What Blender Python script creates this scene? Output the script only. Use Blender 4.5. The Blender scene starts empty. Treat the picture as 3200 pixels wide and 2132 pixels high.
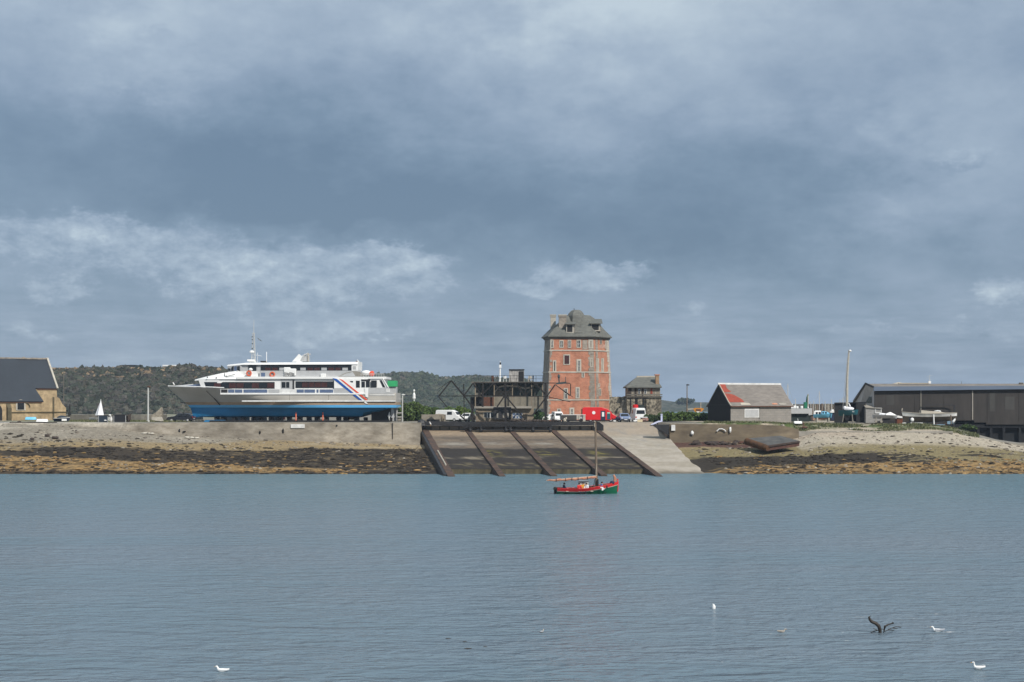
import bpy, math, random
import numpy as np
from mathutils import Vector, Matrix, noise as mn
random.seed(11)
rng = np.random.default_rng(5)
SC = bpy.context.scene
COL = SC.collection
F = 4444.444; HZ = 1258.0; CAMZ = 10.0      # focal length in photo pixels, horizon row, eye height in metres
def X(px, D): return (px - 1600) * D / F
def Z(py, D): return CAMZ - (py - HZ) * D / F
def P(px, py, D): return Vector((X(px, D), D, Z(py, D)))
def lerp(a, b, t): return a + (b - a) * t
def interp(x, pts):
    if x <= pts[0][0]: return pts[0][1]
    for (a, va), (b, vb) in zip(pts, pts[1:]):
        if x <= b: return lerp(va, vb, (x - a) / (b - a))
    return pts[-1][1]
def sstep(a, b, x):
    t = min(1, max(0, (x - a) / (b - a))); return t * t * (3 - 2 * t)
MW = {}                                      # world matrix of every object, kept by hand

class MB:
    def __init__(s): s.v = []; s.f = []; s.m = []
    def add(s, vs, fs, m=0):
        n = len(s.v); s.v += [tuple(v) for v in vs]
        s.f += [tuple(i + n for i in f) for f in fs]
        s.m += [m] * len(fs); return s
    def bx(s, x0, x1, y0, y1, z0, z1, m=0):
        return s.add([(x0,y0,z0),(x1,y0,z0),(x1,y1,z0),(x0,y1,z0),(x0,y0,z1),(x1,y0,z1),(x1,y1,z1),(x0,y1,z1)],
              [(0,3,2,1),(4,5,6,7),(0,1,5,4),(1,2,6,5),(2,3,7,6),(3,0,4,7)], m)
    def pbx(s, px0, px1, py0, py1, D, th, m=0, back=None):   # box whose front face spans photo pixels at distance D
        return s.bx(X(px0,D), X(px1,D), D, D+th, Z(py1,D), Z(py0,D), m)
    def loft(s, rings, m=0, cap=True, closed=True):
        n = len(rings[0]); vs = [p for r in rings for p in r]; fs = []
        for i in range(len(rings)-1):
            for j in range(n if closed else n-1):
                k = (j+1) % n; fs.append((i*n+j, i*n+k, (i+1)*n+k, (i+1)*n+j))
        if cap: fs.append(tuple(range(n))[::-1]); fs.append(tuple(range((len(rings)-1)*n, len(rings)*n)))
        return s.add(vs, fs, m)
    def tube(s, a, b, r0, r1=None, n=8, m=0): return s.path([a, b], [r0, r0 if r1 is None else r1], n, m)
    def path(s, pts, rs, n=8, m=0):
        pts = [Vector(p) for p in pts]; rings = []
        if not hasattr(rs, '__len__'): rs = [rs]*len(pts)
        for i, p in enumerate(pts):
            d = (pts[min(i+1, len(pts)-1)] - pts[max(i-1, 0)]).normalized()
            up = Vector((0,0,1)) if abs(d.z) < .9 else Vector((1,0,0))
            a = d.cross(up).normalized(); b = a.cross(d)
            rings.append([p + (a*math.cos(2*math.pi*k/n) + b*math.sin(2*math.pi*k/n))*rs[i] for k in range(n)])
        return s.loft(rings, m)
    def bar(s, a, b, w, h=None, m=0):
        a = Vector(a); b = Vector(b); h = h or w; d = (b-a).normalized()
        up = Vector((0,1,0)) if abs(d.y) < .9 else Vector((0,0,1))
        u = d.cross(up).normalized()*w/2; v = u.cross(d).normalized()*h/2
        return s.loft([[p-u-v, p+u-v, p+u+v, p-u+v] for p in (a, b)], m)
    def ell(s, c, r, m=0, seg=10, rings=7, R=None):
        c = Vector(c); R = R or Matrix.Identity(3); rg = []
        for i in range(rings+1):
            t = math.pi*(.02 + .96*i/rings)
            rg.append([c + R @ Vector((r[0]*math.sin(t)*math.cos(2*math.pi*k/seg), r[1]*math.sin(t)*math.sin(2*math.pi*k/seg), -r[2]*math.cos(t))) for k in range(seg)])
        return s.loft(rg, m)
    def prism(s, poly, y0, y1, m=0):          # polygon of (x, z) drawn out along y
        n = len(poly)
        return s.add([(x,y0,z) for x,z in poly]+[(x,y1,z) for x,z in poly],
            [tuple(range(n)), tuple(range(n,2*n))[::-1]]+[(i,n+i,n+(i+1)%n,(i+1)%n) for i in range(n)], m)
    def pprism(s, poly, D, th, m=0): return s.prism([(X(a,D), Z(b,D)) for a,b in poly], D, D+th, m)
    def quad(s, *p, m=0): return s.add(p, [tuple(range(len(p)))], m)
    def slab(s, pts, n, th, m=0):             # flat polygon with thickness th along -n
        pts = [Vector(p) for p in pts]; n = Vector(n).normalized()*th; k = len(pts)
        return s.add(pts+[p-n for p in pts], [tuple(range(k)), tuple(range(k,2*k))[::-1]]+[(i,k+i,k+(i+1)%k,(i+1)%k) for i in range(k)], m)
    def lump(s, c, r, sd, m=0, seg=7, rings=5, amp=.35):
        n0 = len(s.v); s.ell((0,0,0), (1,1,1), m, seg, rings)
        for i in range(n0, len(s.v)):
            v = Vector(s.v[i]); k = 1 + amp*mn.noise(v*1.7 + Vector((sd*7.3, sd*3.1, sd)))
            s.v[i] = (c[0]+v.x*r[0]*k, c[1]+v.y*r[1]*k, c[2]+v.z*r[2]*k)
        return s
    def build(s, name, mats, parent=None, smooth=False, world=True, bevel=0, recalc=True):
        me = bpy.data.meshes.new(name); o = bpy.data.objects.new(name, me); COL.objects.link(o)
        vs = s.v
        if parent is not None:
            o.parent = parent; MW[o] = MW[parent]
            if world:
                inv = MW[parent].inverted(); vs = [inv @ Vector(v) for v in vs]
        else:
            if world:
                a = np.array(vs); lo = a.min(0); hi = a.max(0)
                c = Vector(((lo[0]+hi[0])/2, (lo[1]+hi[1])/2, lo[2]))
                vs = [Vector(v)-c for v in vs]; o.location = c; MW[o] = Matrix.Translation(c)
            else: MW[o] = Matrix.Identity(4)
        me.from_pydata([tuple(v) for v in vs], [], s.f)
        for mm in (mats if isinstance(mats, (list, tuple)) else [mats]): me.materials.append(mm)
        me.polygons.foreach_set('material_index', s.m)
        if recalc:
            import bmesh
            bm = bmesh.new(); bm.from_mesh(me); bmesh.ops.recalc_face_normals(bm, faces=bm.faces); bm.to_mesh(me); bm.free()
        if smooth:
            me.polygons.foreach_set('use_smooth', [True]*len(me.polygons)); me.set_sharp_from_angle(angle=math.radians(38))
        me.update()
        if bevel:
            b = o.modifiers.new('bevel', 'BEVEL'); b.width = bevel; b.segments = 2; b.limit_method = 'ANGLE'
        return o

def tag(o, label=None, cat=None, group=None, kind=None):
    if label: o['label'] = label
    if cat: o['category'] = cat
    if group: o['group'] = group
    if kind: o['kind'] = kind
    return o
def thing(name, label, cat, loc, rz=0, group=None):
    o = bpy.data.objects.new(name, None); COL.objects.link(o); o.empty_display_size = .3
    o.location = loc; o.rotation_euler = (0,0,rz)
    MW[o] = Matrix.Translation(Vector(loc)) @ Matrix.Rotation(rz, 4, 'Z')
    return tag(o, label, cat, group)
def kids(o): return [c for c in MW if c.parent == o]
def copy_tree(o, parent=None):
    c = o.copy(); COL.objects.link(c); ch = kids(o)
    if parent is not None: c.parent = parent
    MW[c] = MW[o].copy() if parent is None else MW[parent]
    for q in ch: copy_tree(q, c)
    return c
def place(o, loc, rz=0, sc=1.0):
    o.location = loc; o.rotation_euler = (0,0,rz); o.scale = (sc,sc,sc)
    MW[o] = Matrix.Translation(Vector(loc)) @ Matrix.Rotation(rz,4,'Z') @ Matrix.Diagonal((sc,sc,sc,1))
    return o

# ------------------------------------------------------------------ materials
def srgb(r, g, b):
    def f(c):
        c /= 255; return c/12.92 if c <= .04045 else ((c+.055)/1.055)**2.4
    return (f(r), f(g), f(b))
def mat(name, col, rough=.75, var=.22, scale=2.0, col2=None, metal=0, bump=0., st=(1,1,1), spec=.4, mix=.5, big=.0, bigscale=.25):
    m = bpy.data.materials.new(name); m.use_nodes = True; N = m.node_tree.nodes; Lk = m.node_tree.links
    b = N['Principled BSDF']; b.inputs['Roughness'].default_value = rough; b.inputs['Metallic'].default_value = metal
    b.inputs['Specular IOR Level'].default_value = spec
    tc = N.new('ShaderNodeTexCoord'); mp = N.new('ShaderNodeMapping'); mp.inputs['Scale'].default_value = st
    Lk.new(tc.outputs['Object'], mp.inputs['Vector'])
    nz = N.new('ShaderNodeTexNoise'); nz.inputs['Scale'].default_value = scale; nz.inputs['Detail'].default_value = 7; nz.inputs['Roughness'].default_value = .65
    Lk.new(mp.outputs[0], nz.inputs['Vector'])
    cr = N.new('ShaderNodeValToRGB'); e = cr.color_ramp.elements
    c2 = col2 or tuple(c*(1+var) for c in col); c1 = tuple(c*(1-var) for c in col) if not col2 else col
    e[0].position = mix-.2; e[1].position = mix+.2
    e[0].color = (*c1, 1); e[1].color = (*c2, 1)
    Lk.new(nz.outputs['Fac'], cr.inputs[0]); out = cr.outputs[0]
    if big:
        n2 = N.new('ShaderNodeTexNoise'); n2.inputs['Scale'].default_value = bigscale; n2.inputs['Detail'].default_value = 5
        Lk.new(tc.outputs['Object'], n2.inputs['Vector'])
        mr = N.new('ShaderNodeMapRange'); mr.inputs[1].default_value = .3; mr.inputs[2].default_value = .7
        mr.inputs[3].default_value = 1-big; mr.inputs[4].default_value = 1+big
        Lk.new(n2.outputs['Fac'], mr.inputs[0])
        vm = N.new('ShaderNodeVectorMath'); vm.operation = 'SCALE'
        Lk.new(out, vm.inputs[0]); Lk.new(mr.outputs[0], vm.inputs['Scale']); out = vm.outputs[0]
    Lk.new(out, b.inputs['Base Color'])
    if bump:
        bp = N.new('ShaderNodeBump'); bp.inputs['Strength'].default_value = bump; bp.inputs['Distance'].default_value = .08
        Lk.new(nz.outputs['Fac'], bp.inputs['Height']); Lk.new(bp.outputs[0], b.inputs['Normal'])
    return m
def attr_mat(name, rough=.8, nscale=1.2, lo=.6, hi=1.4, bump=.4, trans=0, spec=.3):
    m = bpy.data.materials.new(name); m.use_nodes = True; N = m.node_tree.nodes; Lk = m.node_tree.links
    b = N['Principled BSDF']; b.inputs['Roughness'].default_value = rough; b.inputs['Specular IOR Level'].default_value = spec
    at = N.new('ShaderNodeAttribute'); at.attribute_name = 'Col'
    tc = N.new('ShaderNodeTexCoord')
    nz = N.new('ShaderNodeTexNoise'); nz.inputs['Scale'].default_value = nscale; nz.inputs['Detail'].default_value = 8; nz.inputs['Roughness'].default_value = .72
    Lk.new(tc.outputs['Object'], nz.inputs['Vector'])
    mr = N.new('ShaderNodeMapRange'); mr.inputs[1].default_value = .32; mr.inputs[2].default_value = .68; mr.inputs[3].default_value = lo; mr.inputs[4].default_value = hi
    Lk.new(nz.outputs['Fac'], mr.inputs[0])
    vm = N.new('ShaderNodeVectorMath'); vm.operation = 'SCALE'
    Lk.new(at.outputs['Color'], vm.inputs[0]); Lk.new(mr.outputs[0], vm.inputs['Scale']); Lk.new(vm.outputs[0], b.inputs['Base Color'])
    if bump:
        bp = N.new('ShaderNodeBump'); bp.inputs['Strength'].default_value = bump; bp.inputs['Distance'].default_value = .12
        Lk.new(nz.outputs['Fac'], bp.inputs['Height']); Lk.new(bp.outputs[0], b.inputs['Normal'])
    return m
def brick_mat(name, c1, c2, mortar, sx=.55, sy=.16, big=.22):
    m = bpy.data.materials.new(name); m.use_nodes = True; N = m.node_tree.nodes; Lk = m.node_tree.links
    b = N['Principled BSDF']; b.inputs['Roughness'].default_value = .9; b.inputs['Specular IOR Level'].default_value = .2
    tc = N.new('ShaderNodeTexCoord'); sp = N.new('ShaderNodeSeparateXYZ'); Lk.new(tc.outputs['Object'], sp.inputs[0])
    ad = N.new('ShaderNodeMath'); ad.operation = 'ADD'; Lk.new(sp.outputs[0], ad.inputs[0]); Lk.new(sp.outputs[1], ad.inputs[1])
    cb = N.new('ShaderNodeCombineXYZ'); Lk.new(ad.outputs[0], cb.inputs[0]); Lk.new(sp.outputs[2], cb.inputs[1])
    br = N.new('ShaderNodeTexBrick'); br.inputs['Color1'].default_value = (*c1,1); br.inputs['Color2'].default_value = (*c2,1); br.inputs['Mortar'].default_value = (*mortar,1)
    br.inputs['Scale'].default_value = 1; br.inputs['Brick Width'].default_value = sx; br.inputs['Row Height'].default_value = sy; br.inputs['Mortar Size'].default_value = .018; br.inputs['Mortar Smooth'].default_value = .4
    Lk.new(cb.outputs[0], br.inputs['Vector'])
    nz = N.new('ShaderNodeTexNoise'); nz.inputs['Scale'].default_value = .8; nz.inputs['Detail'].default_value = 8; nz.inputs['Roughness'].default_value = .7
    Lk.new(tc.outputs['Object'], nz.inputs['Vector'])
    mr = N.new('ShaderNodeMapRange'); mr.inputs[1].default_value = .3; mr.inputs[2].default_value = .7; mr.inputs[3].default_value = 1-big; mr.inputs[4].default_value = 1+big
    Lk.new(nz.outputs['Fac'], mr.inputs[0])
    vm = N.new('ShaderNodeVectorMath'); vm.operation = 'SCALE'; Lk.new(br.outputs['Color'], vm.inputs[0]); Lk.new(mr.outputs[0], vm.inputs['Scale'])
    Lk.new(vm.outputs[0], b.inputs['Base Color'])
    bp = N.new('ShaderNodeBump'); bp.inputs['Strength'].default_value = .5; bp.inputs['Distance'].default_value = .04
    Lk.new(br.outputs['Fac'], bp.inputs['Height']); bp.invert = True; Lk.new(bp.outputs[0], b.inputs['Normal'])
    return m
M = dict(
 white=mat('white_paint', (.78,.78,.76), .4, .05, 1.5), whiteb=mat('weathered_white', (.66,.66,.64), .55, .12, 1.2, big=.12, bigscale=.6),
 ferrygrey=mat('hull_grey', (.42,.395,.35), .42, .06, .5, big=.10, bigscale=.3, st=(.4,1,1.5)),
 bulwark=mat('bulwark_grey', (.42,.425,.425), .5, .1, 1.2),
 blue=mat('antifouling_blue', (.012,.17,.37), .55, .10, .6, big=.15), litblue=mat('sunlit_blue', (.10,.40,.72), .4, .06),  # second blue is the bottom colour with sunlight painted in
 tan=mat('rusty_tan', (.34,.25,.17), .8, .25, 2, st=(.3,1,3)),
 glass=mat('dark_glass', (.012,.014,.016), .12, .1, spec=.6), glassred=mat('curtained_glass', (.06,.024,.022), .25, .35, 1.5),
 glassblue=mat('blue_screen', (.10,.14,.23), .35, .2, 3),
 black=mat('black_paint', (.012,.012,.013), .6, .3), tar=mat('tarred_boards', (.012,.013,.014), .75, .5, 2, st=(6,6,.4), bump=.3),
 dark=mat('dark_steel', (.022,.022,.024), .6, .4, 1.5), iron=mat('rusted_iron', (.035,.028,.024), .8, .4, 1.5, col2=(.06,.04,.03)),
 rust=mat('rust', (.13,.05,.026), .85, .35, 2.5, col2=(.06,.035,.028)),
 stripeblue=mat('stripe_blue', (.012,.085,.36), .4, .05), stripered=mat('stripe_red', (.72,.085,.035), .4, .05),
 red=mat('red_paint', (.62,.02,.022), .35, .06), redflat=mat('red_cloth', (.6,.03,.025), .8, .12), orange=mat('orange_paint', (.62,.12,.05), .5, .12),
 yellow=mat('yellow_paint', (.72,.36,.02), .5, .1), green=mat('green_paint', (.004,.105,.05), .4, .1), greenbox=mat('green_sheet', (.03,.36,.13), .6, .1),
 teal=mat('teal_paint', (.012,.10,.13), .4, .1), skyblue=mat('sky_blue_paint', (.16,.48,.70), .4, .08),
 concrete=mat('concrete', (.27,.25,.215), .9, .2, 1.3, big=.22, bigscale=.2, bump=.3), concd=mat('dark_concrete', (.135,.125,.105), .9, .3, 1.5, big=.25, bump=.3),
 slab=mat('slip_concrete', (.36,.33,.285), .9, .1, .8, big=.16, bigscale=.12, st=(.35,1.6,1), bump=.15),
 stone=mat('pale_stone', (.42,.39,.33), .9, .22, 1.4), quoin=mat('grey_quoin', (.27,.235,.195), .9, .35, 1.6, bump=.3, big=.15, bigscale=.5),
 rubble=mat('lichen_rubble', (.035,.03,.024), .95, .5, 2.6, col2=(.50,.44,.33), bump=.8, mix=.56),
 chapel=mat('honey_stone', (.36,.27,.16), .9, .3, 1.4, big=.22, bigscale=.35, bump=.3), chapeld=mat('dark_stone', (.09,.075,.045), .95, .4, 1.6, bump=.4),  # chapeld is a darker tone of the chapel stone
 slate=mat('slate', (.026,.033,.043), .6, .12, 1.2, st=(1,1,3), big=.1), slateo=mat('old_slate', (.085,.088,.08), .85, .3, 1.3, st=(1,1,2.5), col2=(.155,.155,.135), bump=.3, big=.12),
 brick=brick_mat('tower_brick', (.46,.185,.108), (.395,.145,.085), (.43,.32,.245), big=.3),
 block=brick_mat('grey_block', (.27,.25,.225), (.245,.23,.21), (.19,.175,.155), .9, .42, .1),
 shedroof=mat('weathered_sheet', (.19,.17,.15), .9, .25, 1.4, st=(.6,.6,3), big=.12), roofred=mat('red_lead_patch', (.27,.05,.028), .8, .25, 1.2),
 clad=mat('dark_cladding', (.036,.032,.029), .85, .22, .9, st=(1.5,1.5,.3), big=.2, bigscale=.2), fascia=mat('blue_fascia', (.12,.155,.215), .5, .12, .8, st=(.2,1,2)),
 gable=mat('pale_cladding', (.50,.47,.44), .85, .12, 1, st=(2,2,.4)),
 wood=mat('bare_wood', (.16,.12,.085), .85, .3, 2, st=(3,3,.4)), woodr=mat('tan_sail', (.36,.12,.06), .85, .3, 4, col2=(.55,.3,.2)), plank=mat('pale_plank', (.42,.38,.31), .8, .2, 2, st=(.4,3,3)),
 metalp=mat('painted_metal', (.5,.5,.48), .5, .08), corr=mat('rusty_sheet', (.14,.13,.12), .75, .3, 2, col2=(.5,.48,.45), st=(3,3,.6)),
 tyre=mat('rubber', (.015,.015,.016), .85, .2), bluecar=mat('grey_blue_paint', (.17,.22,.34), .3, .06), blackcar=mat('dark_car_paint', (.018,.019,.023), .3, .08),
 skin=mat('skin', (.48,.28,.2), .6, .08), hair=mat('dark_hair', (.025,.018,.014), .8, .3), navy=mat('navy_cloth', (.02,.028,.06), .85, .2), whitecl=mat('white_cloth', (.75,.75,.77), .8, .06), bluecl=mat('blue_cloth', (.03,.16,.42), .8, .15), yellowcl=mat('yellow_cloth', (.72,.33,.03), .8, .12),
 gullw=mat('white_feather', (.80,.80,.78), .8, .05, 6), gullg=mat('grey_feather', (.36,.38,.41), .8, .1, 6), gullb=mat('mottled_feather', (.16,.13,.10), .85, .3, 14, col2=(.5,.47,.42)), beak=mat('beak', (.6,.3,.04), .5, .1),
 moss=mat('moss', (.20,.17,.03), .95, .4, 2), sail=mat('sailcloth', (.80,.80,.82), .8, .04), lens=mat('lens', (.6,.6,.55), .2, .05), lensr=mat('tail_lens', (.45,.01,.01), .25, .05),
)
# every leaf, stone and weed clump carries its own colour
LEAF = attr_mat('foliage', .65, 2., .8, 1.2, 0)

M['twig'] = mat('dark_core', (.022,.028,.012), .95, .3)
M['faded'] = mat('faded_brick', (.42,.25,.19), .9, .3, 2)
M['quaym'] = mat('quay_concrete', (.175,.15,.115), .95, .22, 1.3, big=.38, bigscale=.16, bump=.5, st=(.5,.5,1.2), col2=(.34,.305,.25))
M['quayr'] = mat('old_quay', (.095,.075,.055), .95, .3, .8, big=.3, bigscale=.2, bump=.5, st=(.4,.4,1.5), col2=(.20,.16,.105))
M['toe'] = mat('weedy_concrete', (.03,.027,.02), .95, .5, 1.2, col2=(.15,.125,.07), st=(1,1,.35), bump=.6)
M['railm'] = mat('weathered_rail', (.028,.023,.02), .85, .3, .7, col2=(.11,.062,.04), bump=.3)
M['verd'] = mat('verdigris', (.03,.055,.06), .7, .3)
M['gritty'] = mat('grimy_render', (.15,.12,.085), .95, .35, 1.5, col2=(.27,.22,.16), st=(1.5,1.5,.3), bump=.3)
M['upperw'] = mat('stained_render', (.13,.12,.095), .95, .35, 1.1, col2=(.24,.215,.17), big=.2, bump=.3)
M['dgreen'] = mat('green_glazing', (.035,.05,.043), .4, .4, 1.2)
M['oldbrick'] = mat('old_brick', (.26,.17,.10), .9, .3, 1.5); M['trussm'] = mat('dark_truss', (.014,.012,.011), .8, .4, 1.5)
M['planked'] = mat('faded_boards', (.08,.066,.05), .9, .4, 1.8, col2=(.42,.37,.29), st=(2.5,2.5,.35))
M['plank2'] = mat('pale_rubble', (.12,.10,.08), .95, .4, 3, col2=(.40,.36,.28), bump=.5)
M['clad2'] = mat('dark_patch', (.052,.05,.046), .85, .2, .9, st=(1.5,1.5,.3)); M['under'] = mat('underside_shade', (.012,.0135,.016), .9, .4)  # under: near-black holding the shade below the long shed
M['cream'] = mat('cream_board', (.62,.52,.34), .7, .1); M['greenp'] = mat('pale_green', (.35,.55,.42), .4, .05)
M['rednet'] = mat('red_net', (.22,.06,.05), .95, .4, 4, col2=(.4,.3,.26)); M['tealdark'] = mat('dark_green_bottom', (.012,.022,.02), .7, .3); M['lilac'] = mat('pale_blue_paint', (.52,.55,.72), .6, .1); M['darkblue'] = mat('dark_blue_sheet', (.02,.033,.05), .6, .2)
M['sail2'] = mat('sailcloth_jib', (.70,.71,.74), .8, .04); M['greenbox2'] = mat('crane_green', (.012,.16,.085), .5, .15); M['concrete2'] = mat('breakwater_stone', (.13,.13,.125), .95, .3, .5, st=(1,1,.3))
M['pont'] = mat('pontoon_side', (.085,.04,.03), .9, .3, 1.2); M['pontdeck'] = mat('pontoon_deck', (.045,.045,.043), .8, .4, .7, col2=(.12,.115,.105)); M['rusty2'] = mat('pontoon_end', (.03,.022,.016), .9, .5, 1.0, col2=(.14,.06,.02))
M['pinkish'] = mat('faded_pink', (.32,.2,.15), .8, .2)
M['blackcl'] = mat('black_sheet', (.008,.008,.009), .9, .3)
M['greyboard'] = mat('grey_board', (.20,.195,.185), .9, .35, 1.6, col2=(.33,.325,.31), st=(1,1,2.5))
M['ghull'] = mat('grey_gelcoat', (.42,.435,.46), .4, .06); M['rustp'] = mat('rust_brown', (.14,.045,.022), .8, .25)
M['darkwood'] = mat('bare_bottom', (.035,.03,.024), .9, .4, 1.2, col2=(.08,.065,.045))
M['orangep'] = mat('orange_hull', (.50,.20,.02), .5, .1)
M['driftw'] = mat('wet_wood', (.028,.022,.017), .6, .4, 8)
# ------------------------------------------------------------------ camera, sun, sky
cam = bpy.data.cameras.new('camera'); co = bpy.data.objects.new('camera', cam); COL.objects.link(co)
cam.lens = 50; cam.sensor_width = 36; cam.sensor_fit = 'HORIZONTAL'; cam.shift_y = (HZ-1066)/3200
cam.clip_start = .5; cam.clip_end = 30000; co.location = (0,0,CAMZ); co.rotation_euler = (math.pi/2,0,0)
SC.camera = co; HAZE = True
SUN = Vector((.58, -.85, .96)).normalized()
ld = bpy.data.lights.new('sun', 'SUN'); ld.energy = 4.3; ld.angle = math.radians(.6); ld.color = (1,.95,.88)
lo = bpy.data.objects.new('sun', ld); COL.objects.link(lo); lo.rotation_euler = SUN.to_track_quat('Z','Y').to_euler(); lo.location = (60,-40,90)
SC.view_settings.view_transform = 'Standard'; SC.view_settings.look = 'None'; SC.view_settings.exposure = 0; SC.view_settings.gamma = 1

W = bpy.data.worlds.new('World'); SC.world = W; W.use_nodes = True
N = W.node_tree.nodes; LK = W.node_tree.links; N.clear()
def nd(t, **k):
    n = N.new(t)
    for a, b in k.items(): setattr(n, a, b)
    return n
def setin(n, i, v):
    if isinstance(v, bpy.types.NodeSocket): LK.new(v, n.inputs[i])
    else: n.inputs[i].default_value = v
def ma(op, a, b=0., c=0., clamp=False):
    n = nd('ShaderNodeMath', operation=op, use_clamp=clamp); setin(n,0,a); setin(n,1,b)
    if op in ('MULTIPLY_ADD','COMPARE','SMOOTH_MIN'): setin(n,2,c)
    return n.outputs[0]
def vma(op, a, b=(0,0,0), c=(0,0,0)):
    n = nd('ShaderNodeVectorMath', operation=op); setin(n,0,a); setin(n,1,b)
    if op == 'MULTIPLY_ADD': setin(n,2,c)
    return n.outputs['Value'] if op in ('DOT_PRODUCT','LENGTH') else n.outputs[0]
def noise3(v, scale, detail, rough=.6):
    n = nd('ShaderNodeTexNoise'); setin(n,'Vector',v); n.inputs['Scale'].default_value = scale; n.inputs['Detail'].default_value = detail; n.inputs['Roughness'].default_value = rough
    return n
def mrange(v, a, b, c, d, smooth=True):
    n = nd('ShaderNodeMapRange', interpolation_type='SMOOTHSTEP' if smooth else 'LINEAR'); setin(n,0,v)
    for i, q in enumerate((a,b,c,d)): n.inputs[i+1].default_value = q
    return n.outputs[0]
tc = nd('ShaderNodeTexCoord'); sep = nd('ShaderNodeSeparateXYZ'); LK.new(tc.outputs['Generated'], sep.inputs[0])
az = ma('ARCTAN2', sep.outputs[0], sep.outputs[1]); el = ma('ARCSINE', sep.outputs[2])
ae = nd('ShaderNodeCombineXYZ'); LK.new(az, ae.inputs[0]); LK.new(el, ae.inputs[1])
# the cloud cells are flattened towards the horizon
flat = nd('ShaderNodeCombineXYZ'); LK.new(ma('MULTIPLY', az, 1.0), flat.inputs[0]); LK.new(ma('MULTIPLY', el, 1.75), flat.inputs[1])
w1 = noise3(flat.outputs[0], 9., 5, .6); w2 = noise3(flat.outputs[0], 34., 6, .65); w3 = noise3(flat.outputs[0], 22., 9, .66); w3b = noise3(vma('ADD', flat.outputs[0], (.004,.016,0)), 22., 5, .62); w1b = noise3(vma('ADD', flat.outputs[0], (.01,.04,0)), 9., 4, .6)
rel3 = ma('SUBTRACT', w3.outputs['Fac'], w3b.outputs['Fac']); rel1 = ma('SUBTRACT', w1.outputs['Fac'], w1b.outputs['Fac'])
wv = vma('SUBTRACT', w1.outputs['Color'], (.5,.5,.5)); wv2 = vma('SUBTRACT', w2.outputs['Color'], (.5,.5,.5))
pw = vma('MULTIPLY_ADD', wv, (.14,.06,0), ae.outputs[0]); pw = vma('MULTIPLY_ADD', wv2, (.06,.036,0), pw)
def pe(px, py): return (math.atan2(px-1600, F), math.asin((HZ-py)/math.sqrt(F*F+(px-1600)**2+(HZ-py)**2)))
def blobs(lst, p, base):
    acc = base
    for (px, py, sx, sy, amp) in lst:
        a, e = pe(px, py); s = (F/sx, F/sy, 0)
        q = vma('MULTIPLY_ADD', p, s, (-a*s[0], -e*s[1], 0))
        d = vma('DOT_PRODUCT', q, q)
        acc = ma('MULTIPLY_ADD', ma('POWER', .3679, d), amp, acc)
    return acc
# broad light and dark of the overcast: (photo column, row, width, height, amount)
BROAD = [(1500,-140,700,300,.26),(1900,80,420,330,.26),(2700,-80,1100,300,.30),(350,-80,800,260,.34),(480,150,230,110,.22),(60,240,330,100,.12),
 (600,480,620,150,-.30),(1050,520,460,150,-.20),(900,250,300,200,-.10),(0,420,300,160,-.08),(2250,520,460,160,-.24),(1900,470,110,170,.10),(1500,660,900,120,-.27),(2300,760,800,120,-.28),(700,640,420,60,-.16),
 (2950,520,260,230,.20),(2600,690,600,60,.12),(2960,320,500,100,.10),(3100,620,300,200,.08)]
base = ma('ADD', ma('MULTIPLY', ma('SUBTRACT', w3.outputs['Fac'], .5), .30), ma('MULTIPLY_ADD', rel1, .35, ma('MULTIPLY_ADD', ma('SUBTRACT', w1.outputs['Fac'], .5), .28, .41)))
broad = blobs(BROAD, pw, base)
# elevation trend: a paler band low over the sea, brighter overhead
fl2 = nd('ShaderNodeCombineXYZ'); LK.new(az, fl2.inputs[0]); LK.new(ma('MULTIPLY', el, 7.), fl2.inputs[1])
w4 = noise3(fl2.outputs[0], 16., 7, .62)
low = ma('MULTIPLY', mrange(el, .03, .10, 1., 0.), ma('MULTIPLY_ADD', ma('SUBTRACT', w4.outputs['Fac'], .5), .95, .06)); high = mrange(el, .28, .9, 0., .55)
tone = ma('ADD', ma('ADD', broad, low), high)
# heaped clouds in front of the dark sheet
p2 = vma('MULTIPLY_ADD', wv, (.05,.030,0), ae.outputs[0]); p2 = vma('MULTIPLY_ADD', wv2, (.05,.034,0), p2)
HEAP = [(100,720,420,80,.9),(420,800,330,70,.7),(1000,860,360,100,1.),(1230,830,150,60,.7),(760,900,300,70,.6),(1880,840,180,42,1.),(1700,900,260,40,.7),(1100,1030,360,28,.75),(150,910,110,45,.8),(3190,910,150,46,1.),(2150,980,90,35,.6),(3100,1040,130,34,.7),(980,1040,120,40,.5),(60,1030,120,45,.5),(2980,520,150,60,.75),(490,130,130,60,.5),(2150,1180,260,22,.55),(700,1120,260,20,.55),(2700,1020,300,24,.5),(1400,1130,220,22,.5),(400,280,110,30,.5),(2000,400,70,180,.35)]
hm = blobs(HEAP, p2, ma('MULTIPLY', ma('SUBTRACT', w3.outputs['Fac'], .5), 1.15))
hmask = mrange(hm, .31, .70, 0., 1.)
htone = ma('ADD', ma('MULTIPLY_ADD', rel3, 1.5, ma('MULTIPLY', w3.outputs['Fac'], .55)), ma('MULTIPLY_ADD', hm, .16, .24))
tone = ma('ADD', ma('MULTIPLY', tone, ma('MULTIPLY_ADD', hmask, -.8, 1.)), ma('MULTIPLY', ma('MULTIPLY', htone, hmask), .8))
STR = .1
ramp = nd('ShaderNodeValToRGB'); E = ramp.color_ramp.elements
def sc_(c): return tuple(x for x in c)+(1,)
E[0].position = 0.; E[0].color = sc_(srgb(106,129,153)); E[1].position = 1.; E[1].color = sc_(srgb(197,212,223))
for pos, c in ((.25,(123,145,168)),(.5,(144,163,185)),(.75,(168,185,203))):
    e = E.new(pos); e.color = sc_(srgb(*c))
LK.new(tone, ramp.inputs[0])
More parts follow.
